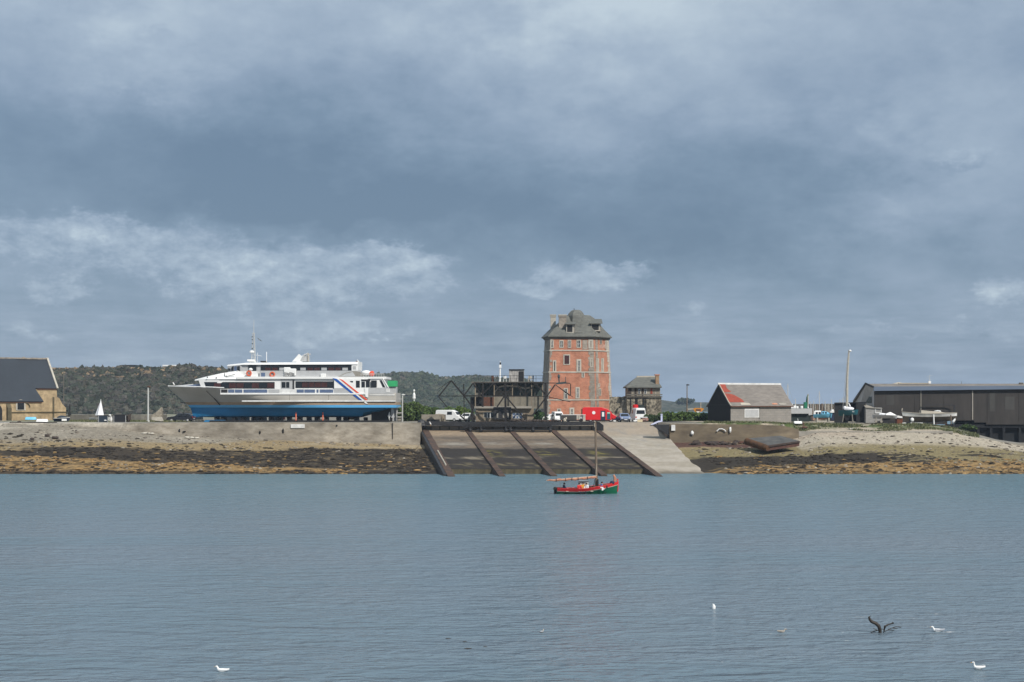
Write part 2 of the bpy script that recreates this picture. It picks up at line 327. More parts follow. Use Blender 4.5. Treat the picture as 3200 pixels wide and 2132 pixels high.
cl = vma('SCALE', ramp.outputs[0]); N[-1].inputs['Scale'].default_value = 1/STR
sky = nd('ShaderNodeTexSky', sky_type='NISHITA', sun_disc=False, sun_elevation=math.asin(SUN.z), sun_rotation=math.atan2(SUN.x, SUN.y))
mx = nd('ShaderNodeMix', data_type='RGBA'); mx.inputs[0].default_value = .90
LK.new(sky.outputs[0], mx.inputs[6]); LK.new(cl, mx.inputs[7])
bg = nd('ShaderNodeBackground'); bg.inputs[1].default_value = STR; LK.new(mx.outputs[2], bg.inputs[0])
out = nd('ShaderNodeOutputWorld'); LK.new(bg.outputs[0], out.inputs[0])

# ------------------------------------------------------------------ ground sheet of the spit, foreshore included
ZF = [(-130,6.6),(-75,6.5),(-66,6.2),(-59.5,5.5),(-51,4.8),(-35,4.05),(-15,3.3),(27,3.7),(33,3.9),(44,4.1),(48,5.25),(60,5.35),(69,5.1),(75,4.2),(81,3.0),(130,2.4)]
ZL = [(-130,6.7),(40,6.7),(48,6.35),(68,6.3),(73,5.6),(79,4.0),(86,3.0),(130,2.6)]
JD = [(-15.0,226),(-14.7,233.5),(14.2,233.5),(14.6,237),(24.3,237),(24.6,226)]
def ground_z(x, D):
    J = interp(x, JD); zf = interp(x, ZF)
    n = .5*mn.fractal(Vector((x*.22, D*.3, 1.7)), 1., 2., 4); u = x+.1485*(D-232)
    if D <= J:
        s = (D-199)/27
        if s < 0: return -.15*(199-D) + .05*n
        z = zf*min(1, s**.95 if s < 1 else 1) + .16*n*min(1, s*4)
        z += .22*mn.noise(Vector((x*.11,1.3,7)))*(1-sstep(0,.25,s))
        if 13.5 < u < 26: z = min(z, lerp(z, (D-200)/28*4.6-.25, 1-sstep(23.6,25.6,u)))
        return z
    zl = interp(x, ZL)
    if x > 45: zl = lerp(min(zl, zf+.1), zl, sstep(J, J+7, D))
    k = 1 - sstep(395, 430, D)
    return (zl + .05*n)*k - 2*(1-k)
C = dict(orange=(.25,.165,.072), tan=(.235,.18,.10), dark=(.026,.021,.017), greytan=(.215,.19,.15), olive=(.195,.16,.082), sand=(.36,.315,.245), dirt=(.20,.19,.165), grass=(.06,.09,.025), pink=(.33,.27,.21), redsoil=(.085,.045,.035), wet=(.05,.045,.035), peb=(.44,.40,.33))
def mixc(a, b, t): return tuple(lerp(p, q, t) for p, q in zip(a, b))
def ground_col(x, D):
    J = interp(x, JD)
    n1 = mn.fractal(Vector((x*.09, D*.35, 3.)), .9, 2., 5); n2 = mn.fractal(Vector((x*.5, D*1.6, 9.)), .8, 2., 4); n3 = mn.fractal(Vector((x*.03, D*.1, 21.)), .9, 2., 4)
    s = (D-199)/27 + .07*n1 + .035*n2
    if D > J:
        c = mixc(C['dirt'], C['greytan'], sstep(-.3,.5,n1))
        if x < -62: c = mixc(c, C['peb'], .8*sstep(-.1,.4,n1+.25))
        if x > 30 and x < 72:
            g = sstep(-.15, .25, n1+.2+.5*n2)*(1 if D < 236 else .4)*sstep(228 if x > 46 else 225, 231 if x > 46 else 226, D)
            c = mixc(mixc(C['sand'], C['pink'], .4), C['grass'], g)
        if x < -60: c = mixc(c, C['grass'], sstep(.0,.3,n2+.1)*sstep(236,243,D)*.8)
        return c
    if x < 5:
        d1 = interp(x, [(-75,.44),(-66,.54),(-50,.6),(-35,.68),(-20,.8)]); d0 = interp(x, [(-75,.34),(-66,.30),(-48,.25),(-30,.17),(-20,.05)])
        up = interp(x, [(-75,.62),(-55,.74),(-40,.9),(-15,1.2)])
        c = mixc(C['tan'], C['greytan'], sstep(up-.06, up+.06, s))
        c = mixc(c, C['orange'], .35*sstep(0,.5,n2)*(1-sstep(up-.1, up, s)))
        c = mixc(c, C['peb'], .7*sstep(.75,.95,s)*sstep(-.05,.35,n1)*(1 if x < -55 else .4))
        dk = (1-sstep(d1-.02, d1+.02, s))*(.93-.45*sstep(.25,.5,n2)*sstep(-66,-40,-abs(x)))
        c = mixc(c, C['dark'], dk)
        og = (1-sstep(d0-.03, d0+.02, s))*(1-sstep(-29,-18,x))
        oc = mixc(C['orange'], C['dark'], .85*sstep(.12,.4,n2+.35*n1))
        c = mixc(c, oc, og)
        c = mixc(c, C['dark'], .85*(1-sstep(.035,.065,s)))
        if x < -62: c = mixc(c, C['wet'], .5*sstep(.8,1,1-abs(s-.5)*6))
        return c
    d1 = .46 + .0*x; d0 = interp(x, [(27,.1),(38,.2),(55,.24),(70,.27)])
    if x > 56: d1 = lerp(.46, .30, sstep(56, 66, x))
    c = mixc(C['olive'], C['sand'], sstep(.60,.74,s)) if x > 44 else mixc(C['olive'], mixc(C['tan'], C['redsoil'], sstep(-.1,.3,n1+.2)), sstep(.70,.78,s))
    if x > 40: c = mixc(c, C['pink'], .6*sstep(.86,.92,s)*(1-sstep(52,60,x)))
    dk = (1-sstep(d1-.02, d1+.02, s))*sstep(d0-.04, d0+.02, s)*.95
    if x > 54: dk *= sstep(-.25,.05,n2+.2*n1)
    if x > 62: dk = max(dk*.3, .9*sstep(.18,.3,n1)*(1-sstep(.5,.6,s)))
    c = mixc(c, C['dark'], dk)
    og = (1-sstep(d0-.03, d0+.02, s))
    c = mixc(c, mixc(C['orange'], C['dark'], .85*sstep(.0,.3,n2+.2*n1+(.2 if x < 42 else -.05))), og)
    c = mixc(c, C['dark'], .6*(1-sstep(.02,.04,s)))
    return c
def colored(name, verts, faces, cols, material, loc=None, smooth=True):
    me = bpy.data.meshes.new(name); o = bpy.data.objects.new(name, me); COL.objects.link(o)
    v = np.asarray(verts, dtype=np.float64)
    if loc is None:
        lo_, hi_ = v.min(0), v.max(0); loc = ((lo_[0]+hi_[0])/2, (lo_[1]+hi_[1])/2, lo_[2])
    me.from_pydata((v-np.array(loc)).tolist(), [], faces if isinstance(faces, list) else faces.tolist())
    a = me.color_attributes.new('Col', 'FLOAT_COLOR', 'POINT')
    c = np.ones((len(v),4), dtype=np.float32); c[:,:3] = np.asarray(cols, dtype=np.float32); a.data.foreach_set('color', c.ravel())
    me.materials.append(material); o.location = loc; MW[o] = Matrix.Translation(Vector(loc))
    if smooth: me.polygons.foreach_set('use_smooth', [True]*len(me.polygons))
    return o
xs = np.concatenate([np.arange(-135,-86,1.2), np.arange(-86,88,.42), np.arange(88,136,1.2)])
V = []; CC = []; nr = 0
for x in xs:
    J = interp(x, JD); Ds = list(np.linspace(184, J, 92)) + [J+.06] + list(J + .06 + (432-J)*np.linspace(.004,1,44)**2.1)
    nr = len(Ds)
    for D in Ds:
        V.append((x, D, ground_z(x, D))); CC.append(ground_col(x, D))
nx = len(xs); FF = [(i*nr+j, (i+1)*nr+j, (i+1)*nr+j+1, i*nr+j+1) for i in range(nx-1) for j in range(nr-1)]
GM = attr_mat('shore_ground', .92, 2.2, .62, 1.38, .55, spec=.2)
tag(colored('ground', V, FF, CC, GM), kind='structure')

# stones and weed clumps strewn over the foreshore
def clumps(name, label, n, pick, rmin, rmax, flat, material, cat):
    ico = MB().ell((0,0,0),(1,1,1),0,6,4); bv = np.array(ico.v); bf = np.array([list(f)+[f[-1]]*(0) for f in ico.f if len(f) == 4]); 
    VV = []; FFF = []; CCC = []; k = 0
    while k < n:
        x = random.uniform(-84, 86); D = random.uniform(198, 230)
        if -16 < x + .1485*(D-232) < 25.5 or D > interp(x, JD)-.3: continue
        c = pick(x, D)
        if c is None: continue
        r = rmin + (rmax-rmin)*random.random()**3
        b = bv*np.array([r*random.uniform(.8,1.6), r*random.uniform(.7,1.2), r*flat])*(1+.35*rng.standard_normal((len(bv),1))*.5)
        b = b + np.array([x, D, ground_z(x,D)+r*flat*.2])
        FFF += (bf + len(bv)*k).tolist(); VV.append(b); j = random.uniform(.6,1.35); CCC.append(np.tile(np.array(c)*j, (len(bv),1))); k += 1
    return tag(colored(name, np.concatenate(VV), FFF, np.concatenate(CCC), material, smooth=False), label, cat, kind='stuff')
STONEM = attr_mat('stones', .9, 6, .8, 1.2, .2)
def pick_weed(x, D):
    s = (D-199)/27; n = mn.fractal(Vector((x*.2, D*.5, 5.)), .9, 2., 4)
    if s > .75 + .1*n or n < -.25: return None
    g = ground_col(x, D); 
    if g[0] < .08: return (.03,.024,.018) if random.random() < .96 else (.2,.13,.05)
    if s < .35: return (.26,.165,.07) if random.random() < .72 else (.035,.028,.02)
    return (.04,.033,.022) if random.random() < (.25 if x < 30 else .07) else None
def pick_stone(x, D):
    s = (D-199)/27; n = mn.fractal(Vector((x*.15, D*.4, 15.)), .9, 2., 4)
    if n < -.1: return None
    g = ground_col(x, D)
    if g[0] < .08 and random.random() < .93: return None
    return random.choice([(.30,.27,.22),(.22,.19,.15),(.14,.12,.095),(.10,.085,.07)])
clumps('seaweed', 'brown and black seaweed clumps spread over the lower foreshore', 7000, pick_weed, .07, .42, .35, STONEM, 'seaweed')
clumps('pebbles', 'loose stones strewn over the foreshore', 2400, pick_stone, .05, .26, .6, STONEM, 'pebbles')

# ------------------------------------------------------------------ water
wm = bpy.data.materials.new('sea_water'); wm.use_nodes = True; N = wm.node_tree.nodes; LK = wm.node_tree.links
b = N['Principled BSDF']; b.inputs['Roughness'].default_value = .24; b.inputs['IOR'].default_value = 1.333
tcw = N.new('ShaderNodeTexCoord')
def wnoise(sx, sy, scale, det, dist=0.):
    mp = N.new('ShaderNodeMapping'); mp.inputs['Scale'].default_value = (sx,sy,1); mp.inputs['Rotation'].default_value = (0,0,.06)
    LK.new(tcw.outputs['Object'], mp.inputs[0]); n = N.new('ShaderNodeTexNoise'); n.inputs['Scale'].default_value = scale; n.inputs['Detail'].default_value = det; n.inputs['Distortion'].default_value = dist
    n.inputs['Roughness'].default_value = .6
    LK.new(mp.outputs[0], n.inputs['Vector']); return n
n1 = wnoise(.5,1,2.3,2.,.6); n2 = wnoise(.42,1,.75,2.,.6); n3 = wnoise(.3,1,.045,5,.6)
mr = N.new('ShaderNodeMapRange'); mr.inputs[1].default_value = .35; mr.inputs[2].default_value = .68; mr.inputs[3].default_value = .30; mr.inputs[4].default_value = 1.0
LK.new(n3.outputs['Fac'], mr.inputs[0])
m1 = N.new('ShaderNodeMath'); m1.operation = 'MULTIPLY'; LK.new(n1.outputs['Fac'], m1.inputs[0]); LK.new(mr.outputs[0], m1.inputs[1])
m2 = N.new('ShaderNodeMath'); m2.operation = 'MULTIPLY_ADD'; LK.new(n2.outputs['Fac'], m2.inputs[0]); m2.inputs[1].default_value = 1.3; LK.new(m1.outputs[0], m2.inputs[2])
bp = N.new('ShaderNodeBump'); bp.inputs['Strength'].default_value = 1.; bp.inputs['Distance'].default_value = .48
LK.new(m2.outputs[0], bp.inputs['Height']); LK.new(bp.outputs[0], b.inputs['Normal'])
cr = N.new('ShaderNodeValToRGB'); cr.color_ramp.elements[0].position = .38; cr.color_ramp.elements[1].position = .66
cr.color_ramp.elements[0].color = (.122,.176,.212,1); cr.color_ramp.elements[1].color = (.152,.193,.230,1)
LK.new(n3.outputs['Fac'], cr.inputs[0])
# the shallows off the slip are greener
sx_ = N.new('ShaderNodeSeparateXYZ'); LK.new(tcw.outputs['Object'], sx_.inputs[0])
ad = N.new('ShaderNodeMath'); ad.operation = 'MULTIPLY_ADD'; LK.new(n3.outputs['Fac'], ad.inputs[0]); ad.inputs[1].default_value = 60; LK.new(sx_.outputs[1], ad.inputs[2])
m3 = N.new('ShaderNodeMapRange'); m3.interpolation_type = 'SMOOTHSTEP'; m3.inputs[1].default_value = 135; m3.inputs[2].default_value = 215; LK.new(ad.outputs[0], m3.inputs[0])
mxw = N.new('ShaderNodeMix'); mxw.data_type = 'RGBA'; LK.new(m3.outputs[0], mxw.inputs[0]); LK.new(cr.outputs[0], mxw.inputs[6]); mxw.inputs[7].default_value = (.098,.176,.214,1)
LK.new(mxw.outputs[2], b.inputs['Base Color'])
me = bpy.data.meshes.new('water'); wo = bpy.data.objects.new('water', me); COL.objects.link(wo)
me.from_pydata([(-9000,-300,0),(9000,-300,0),(9000,12000,0),(-9000,12000,0)], [], [(0,1,2,3)]); me.materials.append(wm); tag(wo, kind='structure')

# ------------------------------------------------------------------ hills across the bay
HM = attr_mat('hillside', .95, .16, .55, 1.5, .0, spec=.1)
def hill(crest, D0, depth, base_py, cols, seed, rockf=0., nscrub=0, ssize=1.5, scols=None):
    px0, px1 = crest[0][0], crest[-1][0]; n = int((px1-px0)/2.6); rows = 40; VV = []; CCC = []
    for i in range(n+1):
        px = lerp(px0, px1, i/n); top = interp(px, crest)
        for j in range(rows+1):
            t = j/rows; D = D0 + depth*(t**1.3); x = X(px, D0)
            zt = Z(top, D0+depth); zb = Z(base_py, D0)
            nn = mn.fractal(Vector((x*.035, t*3.0, seed)), .9, 2., 5); n2 = mn.fractal(Vector((x*.20, t*7, seed+3)), .55, 2., 6)
            prof = t**.8
            z = lerp(zb, zt, prof) + (n2*.014+nn*.012)*(zt-zb)*(.25+1.0*math.sin(math.pi*min(t,.98)))*(1 if j < rows else .5)
            D += nn*depth*.07 + n2*depth*.03
            VV.append((X(px, D0)*(D/D0)**.98, D, z))
            c = mixc(cols[0], cols[1], sstep(-.35,.35,n2+.25*nn))
            if rockf: c = mixc(c, cols[2], rockf*sstep(.02,.35, n2*.8+nn*.6 + (t-.75)*.9 - .05))
            CCC.append(c)
        # a back slope so the crest is a real ridge
        D = D0+depth*1.8; VV.append((X(px,D), D, -3.)); CCC.append(cols[0])
    if nscrub:
        ico = MB().ell((0,0,0),(1,1,1),0,6,4); bv = np.array(ico.v); bf = np.array([f for f in ico.f if len(f) == 4]); VS, FS, CS = [], [], []
        for k in range(nscrub):
            i = random.randrange(n); j = int(rows*random.random()**.8); p = VV[i*(rows+2)+min(rows,j)]; r = ssize*random.uniform(.35,1.)**1.5
            if j >= rows-1: r *= .55
            b = bv*np.array([r*random.uniform(.9,1.7),r,r*random.uniform(.6,1.3)])*(1+.28*rng.standard_normal((len(bv),1)))+np.array(p)
            FS += (bf+len(bv)*k).tolist(); VS.append(b); c = random.choice(scols); q = random.uniform(.7,1.3)
            if rockf and random.random() < .25*sstep(.6,.95,j/rows)*(.5+mn.noise(Vector((p[0]*.06,j*.1,seed)))): c = cols[2]
            CS.append(np.tile(np.array(c)*q,(len(bv),1)))
        tag(colored('scrub', np.concatenate(VS), FS, np.concatenate(CS), HM, smooth=False), 'dark gorse and heath scrub covering the %s' % ('steep hill behind the ferry' if D0 < 800 else 'more distant hill right of the ferry'), 'scrub', kind='stuff')
    R = rows+2; fs = [(i*R+j, (i+1)*R+j, (i+1)*R+j+1, i*R+j+1) for i in range(n) for j in range(R-1)]
    return tag(colored('hill', VV, fs, CCC, HM), kind='structure')
hill([(-260,1158),(120,1151),(180,1150),(300,1148),(420,1148),(510,1149),(540,1147),(560,1141),(585,1138),(605,1143),(622,1152),(650,1147),(675,1147),(700,1156),(740,1158),(800,1166),(860,1180),(960,1210),(1040,1260)], 620, 60, 1312,
     [(.036,.038,.032),(.070,.070,.056),(.22,.16,.10)], 2.2, .45, 9000, 1.5, [(.040,.047,.033),(.052,.058,.042),(.078,.072,.055),(.062,.058,.050)])
hill([(900,1215),(1100,1178),(1200,1168),(1262,1163),(1330,1165),(1365,1176),(1400,1180),(1470,1174),(1540,1178),(1620,1186),(1760,1215),(1900,1262)], 1050, 190, 1298,
     [(.035,.045,.028),(.062,.07,.042),(.12,.105,.085)], 8.1, .3, 5000, 2.2, [(.04,.052,.032),(.052,.062,.038),(.066,.070,.048)])
hill([(1850,1266),(1960,1256),(2060,1249),(2095,1254),(2125,1258),(2160,1257),(2230,1258),(2330,1262),(2480,1268)], 1500, 120, 1296,
     [(.04,.048,.032),(.07,.072,.05),(.12,.11,.09)], 4.4, .2)

# ------------------------------------------------------------------ sea air
hz = bpy.data.materials.new('sea_air'); hz.use_nodes = True; N = hz.node_tree.nodes; N.clear()
pv = N.new('ShaderNodeVolumePrincipled'); pv.inputs['Color'].default_value = (.62,.76,.95,1); pv.inputs['Density'].default_value = .00015; pv.inputs['Anisotropy'].default_value = 0.
oo = N.new('ShaderNodeOutputMaterial'); hz.node_tree.links.new(pv.outputs[0], oo.inputs['Volume'])
if HAZE:
    me = bpy.data.meshes.new('haze'); ho = bpy.data.objects.new('haze', me); COL.objects.link(ho)
    b = MB().bx(-9500,9500,-400,12500,-4,75); me.from_pydata(b.v, [], b.f); me.materials.append(hz); tag(ho, 'thin even sea air', 'haze', kind='stuff')

# ------------------------------------------------------------------ leaf masses
def leafmass(VV, FFF, CCC, lumps, n, size, c1, c2, flatten=.6):
    base = len(VV)
    tot = sum(l[3]*l[4]*l[5] for l in lumps)**1.0
    for (cx, cy, cz, rx, ry, rz) in lumps:
        k = max(12, int(n*(rx*ry*rz)/tot))
        d = rng.standard_normal((k,3)); d /= np.linalg.norm(d, axis=1)[:,None]
        rad = .55 + .5*rng.random((k,1))**.6
        p = d*rad*np.array([rx,ry,rz]) + np.array([cx,cy,cz])
        tone = rng.random()
        for i in range(k):
            u = rng.standard_normal(3); u /= np.linalg.norm(u); w = np.cross(u, rng.standard_normal(3)); w /= np.linalg.norm(w)
            s = size*(.6+.8*rng.random()); q = len(VV)
            VV += [p[i]-u*s-w*s*flatten*.3, p[i]+w*s*flatten, p[i]+u*s-w*s*flatten*.2, p[i]-w*s*flatten]
            FFF.append((q,q+1,q+2,q+3)); t = min(1, max(0, .55*tone+.6*rng.random()-.05)); CCC += [mixc(c1, c2, t)]*4
def bush(label, px0, px1, py_top, py_bot, D, depth, n, c1=(.03,.055,.014), c2=(.10,.15,.035), name='bush', cat='bush', group=None, size=.22, lumps=9, level=False):
    x0, x1 = X(px0,D), X(px1,D); zt, zb = Z(py_top,D), Z(py_bot,D); w = x1-x0; h = zt-zb
    root = thing(name, label, cat, ((x0+x1)/2, D+depth/2, zb), 0, group)
    L = []
    for i in range(lumps):
        t = (i+.5)/lumps; e = 1 if level else (.62+.38*math.sin(math.pi*t))
        hh = h*e*random.uniform(.82,1.0); r = max(w/lumps*1.0, h*.24)
        L.append((x0+w*t, D+depth*random.random(), zb+hh*.74, r, depth*.45, hh*.27))
        L.append((x0+w*(t+random.uniform(-.05,.05)), D+depth*random.random(), zb+hh*.36, r*1.05, depth*.5, hh*.40))
    VV, FFF, CCC = [], [], []
    leafmass(VV, FFF, CCC, L, n, size, c1, c2)
    o = colored('foliage', VV, FFF, CCC, LEAF, loc=tuple(root.location), smooth=False); o.location = (0,0,0); o.parent = root; MW[o] = MW[root]
    core = MB()
    for i, l in enumerate(L): core.lump(l[:3], (l[3]*.78, l[4]*.78, l[5]*.8), i)
    core.build('bush_core', M['twig'], root)  # added dark filler core closes the view through the leaves
    return root

# ------------------------------------------------------------------ chapel
def chapel():
    ca, sa = .80, .60
    D0 = 264.; c0 = Vector((X(178,D0+3), D0+3, 6.6)); rz = math.atan2(sa, ca)
    root = thing('chapel', 'honey coloured stone chapel with steep dark slate roof at left edge of photo', 'chapel', c0, rz)
    # local: x along ridge (0 = right gable corner, negative to the left), y into the building, z up
    H = 6.15; RZ = 11.6; DY = 5.2
    m = MB(); m.bx(-7.6,0,0,2*DY,-.3,H)
    m.add([(-.0,0,H),(0,2*DY,H),(0,DY,RZ-.1),(-.5,0,H),(-.5,2*DY,H),(-.5,DY,RZ-.1)], [(0,1,2),(3,5,4),(0,3,4,1),(1,4,5,2),(0,2,5,3)])
    m.build('choir_wall', M['chapel'], root, world=False)
    m = MB(); m.bx(-40,-3.75,-2.6,0.5,-.3,3.75); m.bx(-40,-7.6,.5,2*DY,-.3,H); m.build('aisle_wall', M['chapel'], root, world=False)
    # roofs
    def roofpl(x0, x1, ye, ze, yr, zr, th=.22):
        n = Vector((0, -(zr-ze), (yr-ye)))
        return [(x0,ye,ze),(x1,ye,ze),(x1,yr,zr),(x0,yr,zr)], n, th
    r = MB(); r.slab(*roofpl(-9.5, -.05, -.25, H-.1, DY, RZ)); r.slab(*[*roofpl(-40,-.05,2*DY+.25,H-.1,DY,RZ)][:1], Vector((0,RZ-H,DY)), .22)
    r.build('choir_roof', M['slate'], root, world=False)
    r = MB(); rp_ = roofpl(-40, -3.5, -2.95, 3.6, DY-.05, RZ+.12); rp_[0][2] = (-6.1,)+rp_[0][2][1:]; r.slab(*rp_); r.build('aisle_roof', M['slate'], root, world=False)
    rg = MB()
    for i in range(40): rg.bx(-40+i, -39.04+i, DY-.18, DY+.18, RZ-.02+.05*random.random(), RZ+.24+.08*random.random())
    rg.lump((-11.5,DY,RZ+.3),(.7,.3,.22),3); rg.lump((-4.5,DY,RZ+.25),(.4,.25,.15),4)
    rg.build('ridge_tiles', M['quoin'], root, world=False)
    cp = MB(); cp.bar((-.02,-.4,H-.15),(-.02,DY+.1,RZ+.25),.34,.3); cp.bar((-.02,2*DY+.4,H-.15),(-.02,DY,RZ+.25),.34,.3); cp.build('gable_coping', M['stone'], root, world=False)
    b = MB()
    b.add([(0,-.05,-.2),(1.7,-.05,-.2),(1.7,-.05,2.4),(1.0,-.05,3.1),(.45,-.05,4.2),(0,-.05,4.4),(0,1.3,-.2),(1.7,1.3,-.2),(1.7,1.3,2.4),(1,1.3,3.1),(.45,1.3,4.2),(0,1.3,4.4)],
          [(0,1,2,3,4,5),(11,10,9,8,7,6)]+[(i,6+i,6+(i+1)%6,(i+1)%6) for i in range(6)])
    b.build('corner_buttress', M['chapel'], root, world=False)
    b = MB(); b.add([(-10.2,-3.5,-.2),(-9.5,-3.5,-.2),(-9.5,-2.55,-.2),(-10.2,-2.55,-.2),(-10.2,-3.5,2.3),(-9.5,-3.5,2.3),(-9.5,-2.55,3.3),(-10.2,-2.55,3.3)], [(0,3,2,1),(4,5,6,7),(0,1,5,4),(1,2,6,5),(2,3,7,6),(3,0,4,7)])
    b.build('wall_buttress', M['chapeld'], root, world=False)
    b = MB(); b.bx(-.85,-.5,-.04,.02,.0,4.4); b.build('dark_streak', M['chapeld'], root, world=False); b = MB(); b.bx(-3.7,-2.9,-.05,.02,.2,3.4); b.build('dark_streak', M['chapeld'], root, world=False)  # two dark upright strips on the choir wall
    b = MB(); b.bx(-9.4,-3.6,-2.76,-2.58,1.52,1.68); b.bx(-3.6,1.8,-.2,0,1.52,1.68); b.bx(-3.75,-3.6,-2.7,0,1.52,1.68); b.build('string_course', M['chapeld'], root, world=False)
    def arch(x, z0, w, h, y, pts=8, pointed=False):
        o = [(x-w/2,z0),(x+w/2,z0),(x+w/2,z0+h-w/2)]
        for i in range(1,pts):
            a = math.pi*i/pts; o.append((x+math.cos(a)*w/2, z0+h-w/2+math.sin(a)*w/2*(1.25 if pointed else 1)))
        o.append((x-w/2,z0+h-w/2)); return o
    f = MB(); f.prism(arch(-7.6,1.95,1.75,2.0,0), -2.68,-2.57); fo = f.build('window_surround', M['stone'], root, world=False)
    f = MB(); f.prism(arch(-7.6,2.1,1.2,1.65,0), -2.72,-2.6); w = f.build('window', M['glass'], root, world=False)
    f = MB(); f.bx(-7.63,-7.57,-2.76,-2.72,2.1,3.6); f.bx(-8.2,-7.0,-2.76,-2.72,2.75,2.8); f.build('lead_bars', M['dark'], w, world=False)
    f = MB(); f.prism(arch(-12.0,-.1,2.1,3.0,0,8,True), -2.7,-2.56); d = f.build('doorway', M['black'], root, world=False)
    f = MB(); f.path([(-6.9,-2.75,3.5),(-6.5,-2.75,3.35),(-6.1,-2.75,3.0),(-5.95,-2.75,2.6)], .09, 6); f.build('hood_mould', M['chapeld'], root, world=False)
    e = MB(); e.bx(-40,-3.7,-2.8,-2.58,3.35,3.52); e.bx(-3.7,.05,-.16,.0,H-.35,H-.15); e.build('eaves_course', M['rust'], root, world=False)
chapel()

# ------------------------------------------------------------------ brick tower
def tower():
    zb, zt = 6.6, Z(1052, 259)
    bot = [(X(1690,264.5),264.5),(X(1709,258),258.),(X(1862,258.6),258.6),(X(1916,263.5),263.5),(17.3,271.),(6.6,272.)]
    top = [(X(1702.5,264.5),264.5),(X(1720,258.8),258.8),(X(1855,259.3),259.3),(X(1902,263.6),263.6),(16.6,270.3),(7.2,271.3)]
    cx, cy = 12., 264.5
    def vert(i, z, off=0.):
        t = (z-zb)/(zt-zb); x = lerp(bot[i][0], top[i][0], t); y = lerp(bot[i][1], top[i][1], t)
        if off:
            d = Vector((x-cx, y-cy)); d = d*(1+off/d.length*1.15); x, y = cx+d.x, cy+d.y
        return Vector((x, y, z))
    root = thing('brick_tower', 'tall polygonal red brick tower with slate roof, dormers and stone bands', 'tower', (cx, cy, zb))
    m = MB()
    for i in (1,2): 
        a, b = i, i+1; m.quad(vert(a,zb), vert(b,zb), vert(b,zt+.3), vert(a,zt+.3))
    w = m.build('brick_wall', M['brick'], root, recalc=False)
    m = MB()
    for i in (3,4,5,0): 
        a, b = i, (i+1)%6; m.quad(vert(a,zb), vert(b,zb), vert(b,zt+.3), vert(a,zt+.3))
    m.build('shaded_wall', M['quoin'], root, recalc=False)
    faces = {'f': (1,2), 'r': (2,3)}
    def fp(face, px, py, off=0.):
        a, b = faces[face]; D = 258.5; z = Z(py, D)
        for _ in range(3):
            A, B = vert(a,z), vert(b,z); k = (px-1600)/F
            s = (k*A.y - A.x)/((B.x-A.x) - k*(B.y-A.y)); p = A + (B-A)*s; z = Z(py, p.y); 
        n = Vector((B.y-A.y, -(B.x-A.x), 0)).normalized()
        p.z = z; return p + n*off, n
    def panel(face, x0, x1, y0, y1, o0, o1, mb, m=0):
        q = [fp(face,a,b) for a, b in ((x0,y1),(x1,y1),(x1,y0),(x0,y0))]
        mb.loft([[p+n*o0 for p, n in q], [p+n*o1 for p, n in q]], m)
    # stone bands
    for py, h in ((1095,3.6),(1163,3.6),(1250,3.6)):
        z0, z1 = Z(py+h/2,258.5), Z(py-h/2,258.5); mb = MB()
        mb.loft([[vert(i,z0,.11) for i in range(6)], [vert(i,z1,.11) for i in range(6)]]); mb.build('stone_band', M['stone'], root)
    z0, z1 = Z(1059,258.5), Z(1053,258.5); mb = MB(); mb.loft([[vert(i,z0,.16) for i in range(6)], [vert(i,z1,.30) for i in range(6)]]); mb.build('cornice', M['concd'], root)
    # quoins
    for nm, lst in (('left',(('f',1711,1726,6),)), ('mid',(('f',1836,1858,6),('r',1860,1867,0)))):
        mb = MB()
        for face, a, b, jit in lst:
            py = 1061
            while py < 1312:
                h = random.uniform(6,10); t = (py-1060)/250
                o = (-7*t if face == 'f' and a < 1800 else (6*t if face == 'f' else 5*t))
                aa = a+o + (random.uniform(0,jit) if a > 1800 and face == 'f' else 0); bb = b+o+(random.uniform(-jit,1) if a < 1800 else 0)
                aa = max(aa, 1720-11*t+.4) if a < 1800 else aa
                if face == 'f' and a > 1800: bb = min(bb, 1854.6+7*t)
                panel(face, aa, bb, py, min(py+h-.5,1313), -.02, .05+.03*random.random(), mb); py += h
        mb.build('quoins', M['quoin'], root)
    mb = MB(); py = 1061
    while py < 1312:
        h = random.uniform(6,10); t = (py-1060)/250; e_ = 1901.2+13.2*t; panel('r', e_-random.uniform(4,9), e_, py, min(py+h-.5,1313), -.02, .05, mb); py += h
    mb.build('quoins', M['stone'], root)
    mb = MB(); panel('f',1820,1836,1063,1092,-.02,.05,mb); mb.build('stone_patch', M['quoin'], root); mb = MB(); panel('r',1873,1896,1077,1088,-.02,.03,mb); mb.build('stone_patch', M['faded'], root)
    # openings: (face, px centre, y0, y1, pane width, frame margin, kind)
    WN = [('f',1725,1065,1086,5,3,'g'),('f',1754.5,1066,1085,7,3,'g'),('f',1779.5,1065,1086,6,2.5,'g'),('f',1808.5,1065,1085,8,3,'g'),('f',1846,1066,1086,5,5,'s'),('r',1877,1060,1075,4,1,'g'),
          ('f',1771,1111,1138,15,3,'r'),('f',1809,1128,1160,5,5,'g'),('f',1733,1130,1160,3,4,'g'),('f',1849,1123,1145,4,2.5,'g'),('r',1867,1123,1160,2.5,2.5,'s'),('r',1882,1122,1161,2.5,2.5,'s'),('f',1822,1165,1178,3,3,'g'),
          ('f',1768,1216,1245,7,3,'g'),('f',1805,1214,1243,5,4,'g'),('r',1874,1216,1235,3,2,'g'),('r',1871,1200,1210,3,1.5,'s'),('f',1747,1280,1298,7,3,'g'),('f',1787,1279,1299,5,5,'g'),('r',1905,1066,1090,2,1.5,'s'),('r',1905,1210,1235,2,1.,'s')]
